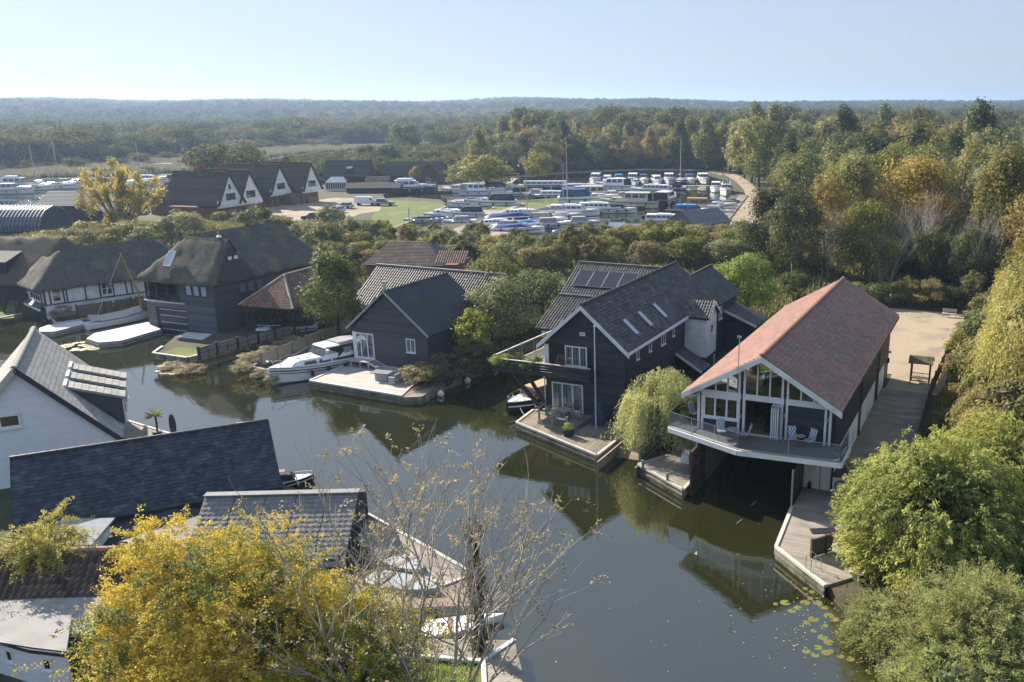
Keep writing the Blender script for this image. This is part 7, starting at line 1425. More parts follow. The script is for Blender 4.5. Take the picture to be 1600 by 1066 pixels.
            mm = MB(); mm.tube([(L0 * .1, 0, H0), (L0 * .1, 0, H0 + 9.5)], [.08, .05], 6); P_.append(('mast', mm.mesh('mast', mat('spar', (.50, .42, .30), (.45, .37, .26), rough=.5)))); mm = MB(); mm.tube([(L0 * .1, 0, H0 + .95), (-L0 * .45, 0, H0 + .85)], .07, 6); P_.append(('boom', mm.mesh('boom', TEAK)))
            mm = MB()
            for e in ((L0 * .48, 0, H0 + .2), (-L0 * .46, 0, H0 + .1), (L0 * .08, B * .45, H0), (L0 * .08, -B * .45, H0)): mm.tube([(L0 * .1, 0, H0 + 9.3), e], .018, 3)
            P_.append(('rigging', mm.mesh('rigging', STEEL)))
        if cab.v: P_.append(('cabin', cab.mesh('cabin', HW if hm is not HC else HC)))
        if wi.v: P_.append(('window', wi.mesh('window', BW)))
        if cv.v: P_.append(('canopy', cv.mesh('canopy', cm)))
        mb = MB(); bx = [hullring(L0, B * .9, h, t_) for t_ in (.62, .8, .93)]
        for sg in (-1, 1): mb.tube([(q[3], sg * q[1], q[2] + .45) for q in bx] + [(L0 * .485, 0, h * 1.3 + .45)], .025, 4)
        for q in bx:
            for sg in (-1, 1): mb.tube([(q[3], sg * q[1], q[2]), (q[3], sg * q[1], q[2] + .45)], .02, 4)
        P_.append(('bow_rail', mb.mesh('bow_rail', STEEL)))
        mb = MB()
        for k in range(3):
            for sg in (-1, 1): mb.lathe((-L0 * .3 + k * L0 * .25, sg * B * .53, h * .35), [(.02, 0), (.11, .08), (.11, .45), (.02, .52)], 7)
        P_.append(('fender', mb.mesh('fender', HW if hm in (HN, HB) else HN)))
        BCACHE[key] = P_
    for nm, me in BCACHE[key]:
        inst(nm, me, t)
    return t
CN = {HW: 'white', HC: 'cream', HN: 'navy', HB: 'black', HBL: 'blue'}
ML = [
    (R6(330, 208), 'fly', HN, CK, 5, 13.5, 'navy hulled cruiser with white top at the lawn quay'), (R6(690, 206), 'bath', HW, CG, 178, 10.5, 'long low white cruiser leftmost at the marina mouth'),
    (R6(872, 226), 'sedan', HW, CG, -4, 12, 'white cruiser moored right of the low white one at the marina mouth'), (R6(1045, 205), 'sport', HW, CK, 4, 11.5, 'white cruiser with black stern hood under the willow'),
    (R6(1185, 232), 'launch', HW, CK, 3, 9, 'small white cabin boat with a dark hood beside the spit'), (R6(935, 318), 'sport', HW, CK, 188, 12.5, 'large white sports cruiser with black screens on the inlet quay'),
    (R6(745, 318), 'sport', HW, CB, 186, 9, 'white boat with a blue hood at the top of the inlet'), (R6(715, 400), 'sport', HW, CK, 190, 9.5, 'white boat with a black two-window hood on the inlet'),
    (R6(560, 398), 'bath', HW, CG, 200, 8.5, 'white cruiser with raked struts at the narrow end of the inlet'), (R6(385, 438), 'cover', HW, CK, 200, 7, 'dark covered dayboat last in the inlet'),
    (R6(690, 455), 'launch', HW, CG, 196, 7, 'open white launch against the gravel spit'), (R6(1140, 446), 'cover', HN, CB, 4, 13, 'long yacht under dark blue covers at the gravel spit'),
    (R6(1215, 400), 'bath', HW, CB, 6, 9, 'white cabin cruiser behind the blue covered yacht'), (R6(1225, 478), 'cover', HW, CBR, 8, 8.5, 'small boat with a brighter blue cover beside the spit'),
    (R6(1090, 505), 'launch', HW, CG, -20, 8, 'white motor launch in front of the blue covered yacht'), (R6(1330, 440), 'launch', HW, CG, 5, 8.5, 'low white boat right of the blue covered yacht'),
    (R3(215, 652), 'narrow', HBL, CB, 2, 17, 'long blue narrowboat at the back of the marina'), (R3(315, 712), 'narrow', HB, CG, 2, 15, 'black hulled wide boat with a row of white fenders'),
    (R3(545, 722), 'sedan', HC, CG, 2, 14, 'cream cruiser on the far side of the spit'), (R3(470, 748), 'sport', HW, CB, 3, 15, 'white cruiser with dark blue hood beside the spit'),
    (R3(720, 768), 'sedan', HC, CK, 176, 14, 'biggest cream motor cruiser in the open basin'), (R3(372, 818), 'bath', HW, CG, -3, 12, 'white bath-tub cruiser left of the cream motor cruiser'),
    (R3(540, 800), 'bath', HW, CB, -5, 11.5, 'white cruiser with blue screens moored beside the cream one'), (R3(292, 838), 'sail', HW, CG, 4, 10, 'white sailing boat with a bare mast beside the cruisers'),
    (R3(205, 866), 'launch', HW, CG, 2, 9, 'white launch nearest the flag mast'), (R3(600, 660), 'sedan', HW, CK, 178, 13, 'white cruiser carrying a round black tender'),
    (R3(860, 680), 'bath', HW, CG, 172, 12, 'long white hire cruiser in the middle of the basin'), (R3(955, 745), 'sedan', HB, CK, 70, 12.5, 'tall black hulled cruiser with a glazed wheelhouse seen from astern'),
    (R3(1255, 668), 'sedan', HW, CG, -98, 10, 'white cruiser, left of the pair by the bend of the track'), (R3(1320, 688), 'fly', HW, CG, -95, 11, 'taller white cruiser, right of the pair by the bend of the track'),
    (R3(1145, 828), 'sport', HW, CBR, -8, 11, 'white boat with a bright blue hood on the long jetty'), (R3(1215, 790), 'sport', HW, CT, -6, 12, 'white boat with an orange brown hood on the long jetty'),
    (R3(1068, 858), 'sport', HW, CK, -10, 10, 'white boat with a black hood nearest the slate boathouse'), (R3(955, 872), 'bath', HW, CK, -8, 10.5, 'white cruiser with black screens behind the hedge'),
    (R3(1350, 755), 'cover', HB, CK, 60, 9, 'black covered boat at the head of the long jetty'), (R3(365, 935), 'cover', HW, CB, 4, 7, 'small boat under two blue covers behind the hedge'),
    (R3(60, 690), 'launch', HW, CK, 0, 8, 'dark screened launch left of the narrowboat'), (R3(130, 838), 'launch', HW, CG, 0, 8, 'white day launch beside the flag mast'), (R3(40, 925), 'cover', HW, CB, -4, 10, 'blue covered boat lowest on the left of the marina'),
    (R3(1260, 812), 'launch', HW, CG, -20, 8, 'open white launch halfway up the long jetty'), (R3(1180, 872), 'bath', HW, CG, -14, 8, 'low white boat at the near end of the long jetty'), (R3(1290, 775), 'sport', HW, CB, -25, 8, 'white boat with a blue hood high on the long jetty'),
    (R3(430, 880), 'launch', HW, CG, 5, 7.5, 'small white launch alone before the open water'), (R3(170, 700), 'launch', HW, CG, 3, 8, 'white launch just left of the black wide boat'), (R3(420, 665), 'bath', HW, CG, 2, 10, 'white cruiser between the narrowboat and the tender cruiser'),
    (R3(760, 625), 'bath', HW, CB, -90, 8, 'white boat end on in front of the back row'), (R3(660, 800), 'launch', HW, CK, 2, 8, 'dark hooded launch under the bow of the big cream cruiser'), (R6(480, 425), 'cover', HW, CB, 198, 6.5, 'blue covered dinghy in the narrow inlet'), (R6(840, 348), 'cover', HW, CK, 188, 7, 'covered tender beside the sports cruiser'),
    (R6(1400, 480), 'launch', HW, CG, 6, 8, 'white launch right of the bright blue cover'), (R6(1010, 475), 'bath', HW, CB, 10, 8, 'white cabin boat tucked beside the gravel spit'), (R3(560, 615), 'launch', HW, CG, -95, 7, 'small white boat behind the cruiser with a tender'), (R3(1000, 660), 'launch', HN, CK, 175, 7, 'low dark launch behind the black hulled cruiser')]
for (q, st_, hm, cm, hd, L_, lab) in ML:
    p = P(*q, 0); boat(st_, hm, cm, lab, p.x, p.y, hd, L_)
BR = ['leftmost white cruiser of the back row, grey screens', 'second boat of the back row, low white cabin', 'third boat of the back row, bright blue hood', 'fourth boat of the back row, white with round windows', 'fifth boat of the back row, grey blue hood', 'sixth boat of the back row, slim white bow', 'seventh boat of the back row, tall dark screens', 'eighth boat of the back row, blue hood behind the mast', 'rightmost white cruiser of the back row']
for i, (x_, st_, cm) in enumerate([(235, 'sedan', CG), (325, 'bath', CG), (412, 'sport', CBR), (510, 'sedan', CG), (590, 'sport', CB), (690, 'bath', CG), (778, 'sedan', CK), (936, 'sport', CB), (1035, 'sedan', CG)]):
    p = P(880 + x_ / 4.706, 230 + 268 / 4.706, 0); boat(st_, HW, cm, BR[i], p.x, p.y + 1, -93 + (i % 3) * 3, 11.5 if st_ != 'sport' else 10.5)
p = P(880 + 860 / 4.706, 230 + 268 / 4.706, 0); boat('sail', HN, CB, 'navy yacht with a blue sail cover and tall mast in the back row', p.x, p.y, -90, 12, name='sailing_yacht')
for q, st_, hm, cm, hd, L_, lab in [((20, 303), 'sedan', HW, CG, 5, 11, 'white cruiser at the left edge of the far river'), ((34, 296), 'fly', HW, CG, 4, 13, 'larger white cruiser on the far river bank'), ((52, 297), 'sail', HW, CG, 6, 11, 'white yacht with a leaning mast on the far river bank'), ((66, 294), 'launch', HW, CG, 3, 8, 'low white boat between the two far yachts'),
                                 ((88, 295), 'sail', HW, CG, 2, 12, 'white yacht nearest the golden willow on the far river'), ((104, 291), 'launch', HW, CG, 4, 9, 'small white boat at the golden willow'), ((216, 289), 'sail', HW, CB, 5, 11, 'yacht with twin masts right of the golden willow'), ((232, 286), 'bath', HW, CG, 4, 12, 'white cruiser behind the far brick wing'), ((190, 291), 'launch', HW, CG, 4, 8, 'white boat seen through the golden willow'), ((262, 266), 'bath', HW, CG, 4, 12, 'white topped boat above the far brick roof')]:
    p = P(*q, 0); boat(st_, hm, cm, lab, p.x, p.y, hd, L_, 'boats on the far river', name='moored_boat')
# poles in the marina
def pole(lab, q, z, h, r=.09, flag=False):
    p = P(*q, z); t = thing('mast_pole', lab, 'pole', p); mb = MB(); mb.tube([(0, 0, -1), (0, 0, h)], [r, r * .6], 6); mb.build('pole', mat('spar', (.5, .42, .3)), t)
    if flag: mb = MB(); mb.loft([[(-.1, 0, h - .2), (-1.4, .15, h - .7), (-1.5, 0, h - 1.7), (-.1, 0, h - 1.5)], [(-.1, .03, h - .2), (-1.4, .18, h - .7), (-1.5, .03, h - 1.7), (-.1, .03, h - 1.5)]]); mb.build('flag', mat('flag', (.55, .42, .33)), t)
pole('mast with a faded flag above the blue covered yacht', R3(97, 850), 0, 13.5, .12, True); pole('tall bare wooden mast in the middle of the marina', R3(343, 800), 0, 16, .14); pole('slim pole beside the bare mast', R3(248, 790), 0, 7); pole('grey post before the black cruiser', R3(868, 800), 0, 6.5); pole('tall pale pole in front of the black hulled cruiser', R3(968, 830), 0, 9)
pole('mast standing at the long jetty by the track', R3(1329, 700), 0, 12, .12); pole('short mast at the left end of the marina', R6(1165, 240), 0, 6); pole('dark post at the tip of the lawn', (640, 351), .3, 3.2, .13); pole('mooring post in the water between the shrubs', (843, 402), 0, 3.2, .12)
# quays and jetties of the marina
def jet(lab, a, b, w_, z=.45, m=None):
    A, B_ = P(*a, z), P(*b, z); d = (B_ - A).normalized(); n = Lv(-d.y, d.x, 0) * w_ / 2; deck('jetty', lab, [A - n, B_ - n, B_ + n, A + n], z, (n.x, n.y), m or DECKB, width=.5, fascia=None)
jet('long timber jetty below the gravel track', R3(1290, 860), R3(1430, 690), 2.2, .7); jet('grey pontoon between the back row and the open basin', R3(1050, 632), R3(1220, 632), 2.4, .8, DECK); jet('timber walkway along the spit edge', R6(895, 400), R6(1190, 288), 1.6, .62, DECK); jet('low jetty left of the spit', R6(640, 262), R6(720, 262), 5, .7); jet('second low jetty left of the spit', R6(730, 275), R6(840, 275), 4, .7)
jet('quay edge of the inlet lawn', (612, 357), (697, 322), .8, .6, DECKB)
for i, (a, b) in enumerate([(R6(1230, 282), R6(1355, 284)), (R6(1385, 284), R6(1470, 286))]): fence('knee_rail', ['low rail fence on the spit lawn, left length', 'low rail fence on the spit lawn, right length'][i], [P(*a, .5), P(*b, .5)], .5, QUAY, bw=.2, z=.5, gap=1.6)
# ------------------------------------------------------------------ vehicles
TYRE = mat('tyre', (.015, .015, .016), rough=.9); CGL = mat('car_glass', (.02, .025, .03), rough=.05, spec=1)
def car(lab, q, hd, pm, kind='suv', cat='car'):
    p = P(*q, .52); t = thing('parked_van' if kind == 'van' else 'parked_car', lab, cat, p, math.radians(hd), 'vehicles parked on the forecourt'); L_, W_, Hh = {'suv': (4.6, 1.85, 1.65), 'car': (4.3, 1.75, 1.4), 'van': (5.2, 1.95, 2.0)}[kind]; w2 = W_ / 2
    def sec(prof, m, nm, wk=1.0):
        mb = MB(); mb.loft([[(x * L_, -w2 * wk * k, z * Hh) for x, z, k in prof], [(x * L_, w2 * wk * k, z * Hh) for x, z, k in prof]]); return mb.build(nm, m, t)
    sec([(-.5, .2, 1), (-.5, .52, 1), (-.46, .62, 1), (.2, .62, 1), (.44, .55, .95), (.5, .42, .92), (.5, .2, .92)], pm, 'body')
    if kind == 'van': sec([(-.49, .6, 1), (-.48, .96, .93), (-.4, 1.0, .92), (.18, 1.0, .92), (.26, .92, .92), (.38, .6, .98)], pm, 'box'); g_ = [(.20, .62, .99), (.22, .88, .94), (.26, .88, .94), (.36, .62, .99)]
    else: g_ = [(-.42, .6, .97), (-.36, .94, .85), (.02, .94, .85), (.20, .6, .97)]
    sec(g_, CGL, 'windows', 1.005)
    if kind != 'van': sec([(-.36, .93, .85), (-.35, 1.0, .78), (.0, 1.0, .78), (.04, .93, .85)], pm, 'roof')
    wm = BCACHE.get('wheel')
    if not wm: mb = MB(); mb.tube([(0, -.1, 0), (0, .1, 0)], .33, 12); wm = BCACHE['wheel'] = mb.mesh('wheel', TYRE)
    for a in (-.31, .31):
        for s in (-1, 1): inst('wheel', wm, t, (a * L_, s * (w2 - .08), .33))
    return t
PA = lambda n, c: mat(n, c, c, rough=.25, spec=.6)
car('dark blue estate car nearest the shrubs on the forecourt', R2(350, 848), 160, PA('paint_slate', (.05, .065, .09)), 'suv'); car('silver car partly behind the round pollard', R2(428, 852), 155, PA('paint_silver', (.40, .42, .45)), 'car'); car('black car in the middle of the forecourt', R2(458, 826), 165, PA('paint_black', (.015, .016, .02)), 'suv')
car('pale silver car beyond the black one', R2(492, 797), 168, PA('paint_silver2', (.45, .48, .52)), 'car'); car('farthest silver car on the forecourt', R2(545, 772), 170, PA('paint_silver3', (.42, .45, .5)), 'car'); car('white panel van parked beside the lawn', R2(680, 752), 2, PA('paint_white', (.75, .77, .8)), 'van', 'van'); car('silver off-road car in front of the white van', R2(795, 755), 3, PA('paint_grey', (.30, .31, .33)), 'suv')
car('silver off-road car at the end of the gravel track', R3(1440, 915), 178, PA('paint_silver4', (.5, .52, .55)), 'suv'); car('dark car half hidden by bushes at the end of the track', R3(1400, 955), 120, PA('paint_dark', (.03, .03, .035)), 'car')
# ------------------------------------------------------------------ boats near the houses
A = FC.w(-7.3, 2.6); B_ = FC.w(-10.3, -6.3); c = (A + B_) / 2; hd = math.atan2((B_ - A).y, (B_ - A).x); LB = (B_ - A).length
t = thing('motor_cruiser', 'white cabin cruiser with dark folding hood moored at the chalet terrace', 'boat', (c.x, c.y, .0), hd); L0, B0, h0 = LB, 3.3, 1.15
inst('hull', hull_mesh(L0, B0, h0, HW), t)
mb = MB(); rr = [hullring(L0 * .99, B0 * .95, h0, q) for q in (0, .25, .5, .7, .85, .95)]; pts = [(q[3], -q[1], q[2] + .02) for q in rr] + [(L0 / 2 * .97, 0, h0 * 1.32 + .03)] + [(q[3], q[1], q[2] + .02) for q in rr[::-1]]; mb.loft([pts, [(a, b, c_ + .05) for a, b, c_ in pts]]); mb.build('deck', HW, t)
H0 = h0 + .06
for (z0, z1, m, nm) in ((-.30, -.2, HN, 'stripe'), (-.5, -.44, HN, 'stripe'), (-.06, .04, CG, 'rubbing_strake')):
    mb = MB(); rr = [hullring(L0, B0 * 1.02, h0, q) for q in (.02, .2, .4, .55, .7, .82, .92, .985)]
    for sg in (-1, 1):
        for q0, q1 in zip(rr[:-1], rr[1:]): mb.loft([[(q0[3], sg * q0[1] * (1 + z0 * .1), q0[2] + z0), (q1[3], sg * q1[1] * (1 + z0 * .1), q1[2] + z0), (q1[3], sg * q1[1], q1[2] + z1), (q0[3], sg * q0[1], q0[2] + z1)], [(q0[3], sg * (q0[1] + .02), q0[2] + z0), (q1[3], sg * (q1[1] + .02), q1[2] + z0), (q1[3], sg * (q1[1] + .02), q1[2] + z1), (q0[3], sg * (q0[1] + .02), q0[2] + z1)]])
    mb.build(nm, m, t)
mb = MB(); housebox(mb, -L0 * .08, L0 * .34, 2.7, 1.75, H0, H0 + .62, .95, .1, .86); mb.build('fore_cabin', HW, t)
for k in range(3):
    a, b = -1 + 2 * (k + .06) / 3, -1 + 2 * (k + .94) / 3; q = [(L0 * .34 + .01, a * .85, H0 + .1), (L0 * .34 + .01, b * .85, H0 + .1), (L0 * .34 - .86, b * .73, H0 + .6), (L0 * .34 - .86, a * .73, H0 + .6)]; mb = MB(); mb.loft([q, [(x + .03, y, z + .03) for x, y, z in q]]); mb.build('fore_window', BW, t)
for sg in (-1, 1):
    for x0, x1 in ((-.06, .06), (.075, .2)): xa, xb = x0 * L0, x1 * L0; wa = 1.345 - (xa + L0 * .08) * .112; wb = 1.345 - (xb + L0 * .08) * .112; mb = MB(); q = [(xa, sg * wa, H0 + .14), (xb, sg * wb, H0 + .14), (xb - .1, sg * (wb - .11), H0 + .45), (xa + .1, sg * (wa - .11), H0 + .45)]; mb.loft([q, [(x, y + sg * .03, z) for x, y, z in q]]); mb.build('side_window', BW, t)
mb = MB(); housebox(mb, -L0 * .3, L0 * .03, 2.8, 2.5, H0 + .3, H0 + .7, .3, .1, .95); housebox(mb, -L0 * .2, -L0 * .02, 2.4, 2.2, H0 + 1.28, H0 + 1.38, .1, 0, .96); mb.build('wheelhouse', HW, t)
for k in range(4):
    a, b = -1 + 2 * (k + .05) / 4, -1 + 2 * (k + .95) / 4; q = [(L0 * .02, a * 1.2, H0 + .68), (L0 * .02, b * 1.2, H0 + .68), (-L0 * .045, b * 1.08, H0 + 1.3), (-L0 * .045, a * 1.08, H0 + 1.3)]; mb = MB(); mb.loft([q, [(x + .03, y, z + .01) for x, y, z in q]]); mb.build('windscreen', BW, t)
mb = MB(); mb.loft([[(-L0 * .17, -1.22, H0 + 1.34), (-L0 * .17, 1.22, H0 + 1.34), (-L0 * .17, .9, H0 + 1.52), (-L0 * .17, -.9, H0 + 1.52)], [(-L0 * .3, -1.28, H0 + 1.36), (-L0 * .3, 1.28, H0 + 1.36), (-L0 * .3, .95, H0 + 1.58), (-L0 * .3, -.95, H0 + 1.58)], [(-L0 * .42, -1.25, H0 + 1.2), (-L0 * .42, 1.25, H0 + 1.2), (-L0 * .42, .95, H0 + 1.45), (-L0 * .42, -.95, H0 + 1.45)]])
hood = mb.build('canopy', CG, t); mb = MB(); housebox(mb, -L0 * .44, -L0 * .12, 2.62, 2.66, H0 + .2, H0 + 1.34, .45, .12, .93); mb.build('canopy_side', CK, hood)
for sg in (-1, 1):
    for x0, x1 in ((-.40, -.31), (-.28, -.2)): mb = MB(); q = [(x0 * L0, sg * 1.30, H0 + .6), (x1 * L0, sg * 1.30, H0 + .6), (x1 * L0, sg * 1.26, H0 + 1.1), (x0 * L0, sg * 1.26, H0 + 1.1)]; mb.loft([q, [(x, y + sg * .03, z) for x, y, z in q]]); mb.build('canopy_window', mat('clear_vinyl', (.30, .33, .36), rough=.15, spec=1), hood)
mb = MB()
for sg in (-1, 1): mb.tube([(L0 * .40, sg * .75, H0 + .15), (L0 * .42, sg * .7, H0 + .75), (L0 * .495, sg * .25, H0 + .95), (L0 * .5, 0, H0 + .95)], .025, 5); mb.tube([(L0 * .3, sg * 1.12, H0 + .1), (L0 * .31, sg * 1.1, H0 + .5), (L0 * .42, sg * .7, H0 + .62)], .02, 5)
mb.build('pulpit', STEEL, t)
for k in range(4): mb = MB(); mb.lathe((-L0 * .34 + k * L0 * .17, B0 * .53, .45), [(.03, 0), (.15, .08), (.15, .5), (.03, .58)], 8); mb.build('fender', DARKM, t)
mb = MB(); mb.lathe((L0 * .46, -.35, .55), [(.03, 0), (.14, .1), (.14, .3), (.03, .4)], 8); mb.build('bow_fender', HW, t)
for x, y in ((.12, .3), (.05, -.5), (.2, .1)): mb = MB(); mb.box(x * L0 - .15, x * L0 + .15, y - .12, y + .12, H0 + .60, H0 + .66); mb.build('hatch', CG, t)
p = FH.w(-9.6, 2.9); boat('launch', HN, mat('canvas_cream', (.55, .42, .28), rough=.8), 'dayboat with a cream hood moored below the black balcony', p.x, p.y, math.degrees(FH.a) - 105, 6.5, None, name='dayboat')
p = P(448, 517, .2); boat('cover', HW, CK, 'small white boat under a dark cover inside the carport', p.x, p.y, -150, 6, None, name='dayboat')
for (lab, a, b, st_, cm) in (('boat under a pale arched cover behind the slate boat shed', (338, 686), (380, 680), 'cover', HW), ('dark inflatable boat at the end of the slate boat shed', (432, 762), (462, 757), 'launch', CK)):
    A, B2 = P(*a, 0), P(*b, 0); boat(st_, HW if st_ == 'cover' else HB, cm, lab, (A.x + B2.x) / 2, (A.y + B2.y) / 2, math.degrees(math.atan2(B2.y - A.y, B2.x - A.x)), 4.6 if st_ == 'cover' else 3.4, None, name='dayboat')
for lab, x, y, hd_, L_ in (('upturned grey dinghy on the near boardwalk', -11.5, 39.0, -20, 4.0), ('white dinghy beside the sunlit boardwalk', -9.0, 35.6, 12, 4.2), ('grey dinghy against the shingle shed quay', -12.2, 41.2, -40, 3.6)):
    t = thing('dinghy', lab, 'dinghy', (x, y, .35 if x < -10 else 0), math.radians(hd_)); inst('hull', hull_mesh(L_, 1.4, .42, HW if 'white' in lab else mat('grey_hull', (.35, .37, .4), rough=.5)), t); mb = MB()
    for k in (-.25, .1): mb.box(k * L_ - .12, k * L_ + .12, -.6, .6, .44, .5)
    mb.build('thwart', TEAK, t)
t = thing('kayak', 'slim white kayak in the small creek between the boardwalks', 'kayak', (-8.6, 36.2, .05), math.radians(14)); inst('hull', hull_mesh(4.6, .75, .28, HW), t); mb = MB(); mb.lathe((0, 0, .3), [(.35, 0), (.3, .04)], 10); mb.build('cockpit', DARKM, t)
# flat white pontoons and sailing dinghy beside the cottage
def wdeck(lab, pts):
    q = [P(*a, .55) for a in pts]; return deck('white_pontoon', lab, q, .55, ((q[1] - q[0]).x, (q[1] - q[0]).y), DECKW, width=.3, fascia=mat('white_fascia', (.36, .38, .40), (.3, .32, .34), rough=.8), zb=-.1, cat='pontoon')
wdeck('long white pontoon in front of the thatched boathouse', [(135, 529), (147, 521), (232, 503), (252, 514), (190, 532), (155, 535)])
wdeck('short white pontoon below the cottage bank', [(61, 513), (75, 508), (128, 500), (131, 506), (85, 518), (62, 518)])
wdeck('little pale landing stage under the dock door of the thatched boathouse', [(276, 526), (292, 519), (334, 522), (316, 531)])
A, B2 = P(135, 515, 0), P(232, 497, 0); hd_ = math.atan2((B2 - A).y, (B2 - A).x); c = (A + B2) / 2; t = thing('sailing_dinghy', 'classic sailing boat with wooden mast and grey boom cover beside the cottage', 'sailing boat', (c.x, c.y, 0), hd_); LL = (B2 - A).length
inst('hull', hull_mesh(LL, 2.1, .62, HW), t); mb = MB(); mb.tube([(LL * .42, 0, .6), (LL * .40, 0, 3.0), (LL * .24, .3, 7.6)], [.12, .11, .05], 7); mb.build('mast', mat('varnished', (.42, .26, .12), rough=.35), t)
mb = MB(); mb.loft([[(x * LL, y * wd_, z + (.0 if abs(y) > .5 else .55)) for y in (-1, -.1, .1, 1)] for x, wd_, z in ((-.44, .3, 1.0), (-.25, .8, .75), (.1, .85, .8), (.38, .5, 1.05))], closed=True); mb.build('boom_cover', mat('cover_cloth', (.50, .47, .46), (.44, .42, .41), rough=.9, bump=.5), t)
mb = MB(); mb.tube([(LL * .24, .3, 7.4), (-LL * .3, 0, 1.3)], .025, 4); mb.tube([(LL * .24, .3, 7.4), (LL * .5, 0, .8)], .015, 4); mb.build('rigging', KERB, t); mb = MB(); mb.tube([(-LL * .55, 0, 1.15), (LL * .4, 0, 1.45)], .08, 6); mb.build('boom', mat('varnished', (.42, .26, .12)), t)
# fences of the far bank
fence('board_fence', 'weathered vertical board fence beside the white cruiser', [(-34.2, 77.9), (-31.6, 87.0), (-30.2, 91)], 1.15, FENCEW, bw=.2, z=.5, post=2.2)
PF = [P(312, 561, .5), P(340, 553, .5), P(372, 545, .5), P(404, 536, .5), P(430, 530, .5), P(455, 523, .5)]
t = thing('panel_fence', 'low fence of grey panels and dark posts on the moored bank', 'fence', PF[0]); me_ = None
for a, b in zip(PF[:-1], PF[1:]):
    d = b - a; L_ = d.length; ang = math.atan2(d.y, d.x); mb = MB(); mb.box(0, L_, -.02, .02, .1, 1.0); inst('panel', mb.mesh('panel', mat('grey_mesh_panel', (.26, .25, .23), (.21, .20, .185), rough=.9)), t, a - PF[0], (0, 0, ang)); mb = MB(); mb.box(0, L_, -.05, .05, .98, 1.05); mb.box(0, L_, -.04, .04, .52, .57); mb.box(L_ / 2 - .03, L_ / 2 + .03, -.04, .04, .1, 1.0); mb.box(-.1, .1, -.1, .1, -.1, 1.2); inst('frame', mb.mesh('frame', TIM), t, a - PF[0], (0, 0, ang))
fence('horizontal_fence', 'brown board fence in front of the cottage wall', [P(122, 497, .6), P(165, 491, .6), P(228, 480, .6)], 1.5, mat('brown_fence2', (.16, .125, .085), (.12, .095, .065), rough=.9, var=.3), bw=.9, z=.5, post=3, pm=TIM)
t = thing('garden_steps', 'timber steps with handrails at the left of the cottage', 'steps', P(16, 490, .5), .3); mb = MB()
for k in range(6): mb.box(-.5, .5, k * .3, k * .3 + .28, k * .2, k * .2 + .06)
mb.build('treads', DECKB, t, kind='stuff')
for s in (-.6, .6): mb = MB(); mb.beam((s, 0, .1), (s, 1.8, 1.3), .06, .2); mb.beam((s, 0, 1.0), (s, 1.8, 2.2), .06, .1); mb.tube([(s, 0, 0), (s, 0, 1.05)], .05, 5); mb.build('stringer', TIM, t)
# bank edging, so that the land does not end in a bare cut
def edging(lab, pts, z=.56, m=None):
    pts = [Lv(p[0], p[1], 0) for p in pts]; t = thing('quay_heading', lab, 'quay edge', (pts[0].x, pts[0].y, 0)); o = pts[0]
    for a, b in zip(pts[:-1], pts[1:]):
        d = (b - a); L_ = d.length; d.normalize(); n = Lv(d.y, -d.x, 0); nb = max(1, int(L_ / .4)); mb = MB()
        for k in range(nb): q = a - o + d * (L_ * (k + .04) / nb); r = a - o + d * (L_ * (k + .96) / nb); e = n * (.1 + random.uniform(0, .03)); mb.loft([[q - n * .05 + Lv(0, 0, z), r - n * .05 + Lv(0, 0, z), r + e + Lv(0, 0, z), q + e + Lv(0, 0, z)], [q - n * .05 - Lv(0, 0, .8), r - n * .05 - Lv(0, 0, .8), r + e - Lv(0, 0, .8), q + e - Lv(0, 0, .8)]])
        mb.build('piling', m or QUAY, t, kind='stuff'); mb = MB(); mb.beam(a - o + Lv(0, 0, z + .03) + n * .02, b - o + Lv(0, 0, z + .03) + n * .02, .26, .08); mb.build('capping', KERB if m is None else m, t)
edging('timber piled edge of the fenced bank', [(-46.6, 84.6), (-46.25, 82.15), (-42.2, 80.5), (-39.9, 84.3), (-36.85, 89.5), (-34.8, 97)][::1]); edging('piled edge around the bamboo fence', [(-34.4, 88), (-34.95, 77.55), (-33.1, 76.3), (-32.3, 84.6)])
edging('piled bank left of the cottage', [(-90, 98), (-76, 96), (-71, 96.5), (-70, 99.1)]); edging('piled bank below the cottage fence', [(-65.4, 97.2), (-63.2, 94.4), (-57.6, 100.2)])
edging('piled edge of the black house inlet', [FH.w(-8.1, 0), FH.w(-7.4, .6), FH.w(-7.4, 21)][::1]); edging('far bank of the black house inlet', [FH.w(-12.5, 24), (-10.5, 86)])
# palm, paddle board, lily pads, floating leaves
t = thing('palm', 'small spiky palm in a dark pot on the jetty behind the slate roof', 'plant', P(247, 683, .65)); mb = MB(); mb.lathe((0, 0, 0), [(.25, 0), (.33, .45)], 10); mb.build('pot', DARKM, t); mb = MB(); mb.tube([(0, 0, .4), (.05, 0, 1.1), (0, .05, 1.6)], .07, 6); mb.build('stem', BARK, t)
rgn = np.random.default_rng(3); n = 90; d = rgn.normal(size=(n, 3)); d[:, 2] = np.abs(d[:, 2]) * .9 - .25; d /= np.linalg.norm(d, axis=1, keepdims=True); o = inst('fronds', leaf_mesh('palm_fronds', d * .38 + np.array([0, 0, 1.6]), d, rgn.normal(size=(n, 3)), .75, .06, rgn.random(n), LEAF), t); o.color = (.14, .17, .06, 1)
t = thing('paddle_board', 'dark paddle board standing on end on the jetty', 'paddle board', P(272, 679, .6)); t.scale = (.8, .8, .68); mb = MB(); mb.loft([[(-.3 * k, -.04, z), (.3 * k, -.04, z), (.3 * k, .04, z), (-.3 * k, .04, z)] for k, z in ((.3, 0), (.8, .3), (1, 1), (.9, 1.7), (.5, 2.1), (.1, 2.25))]); mb.build('board', mat('board_grey', (.06, .07, .09), rough=.4), t)
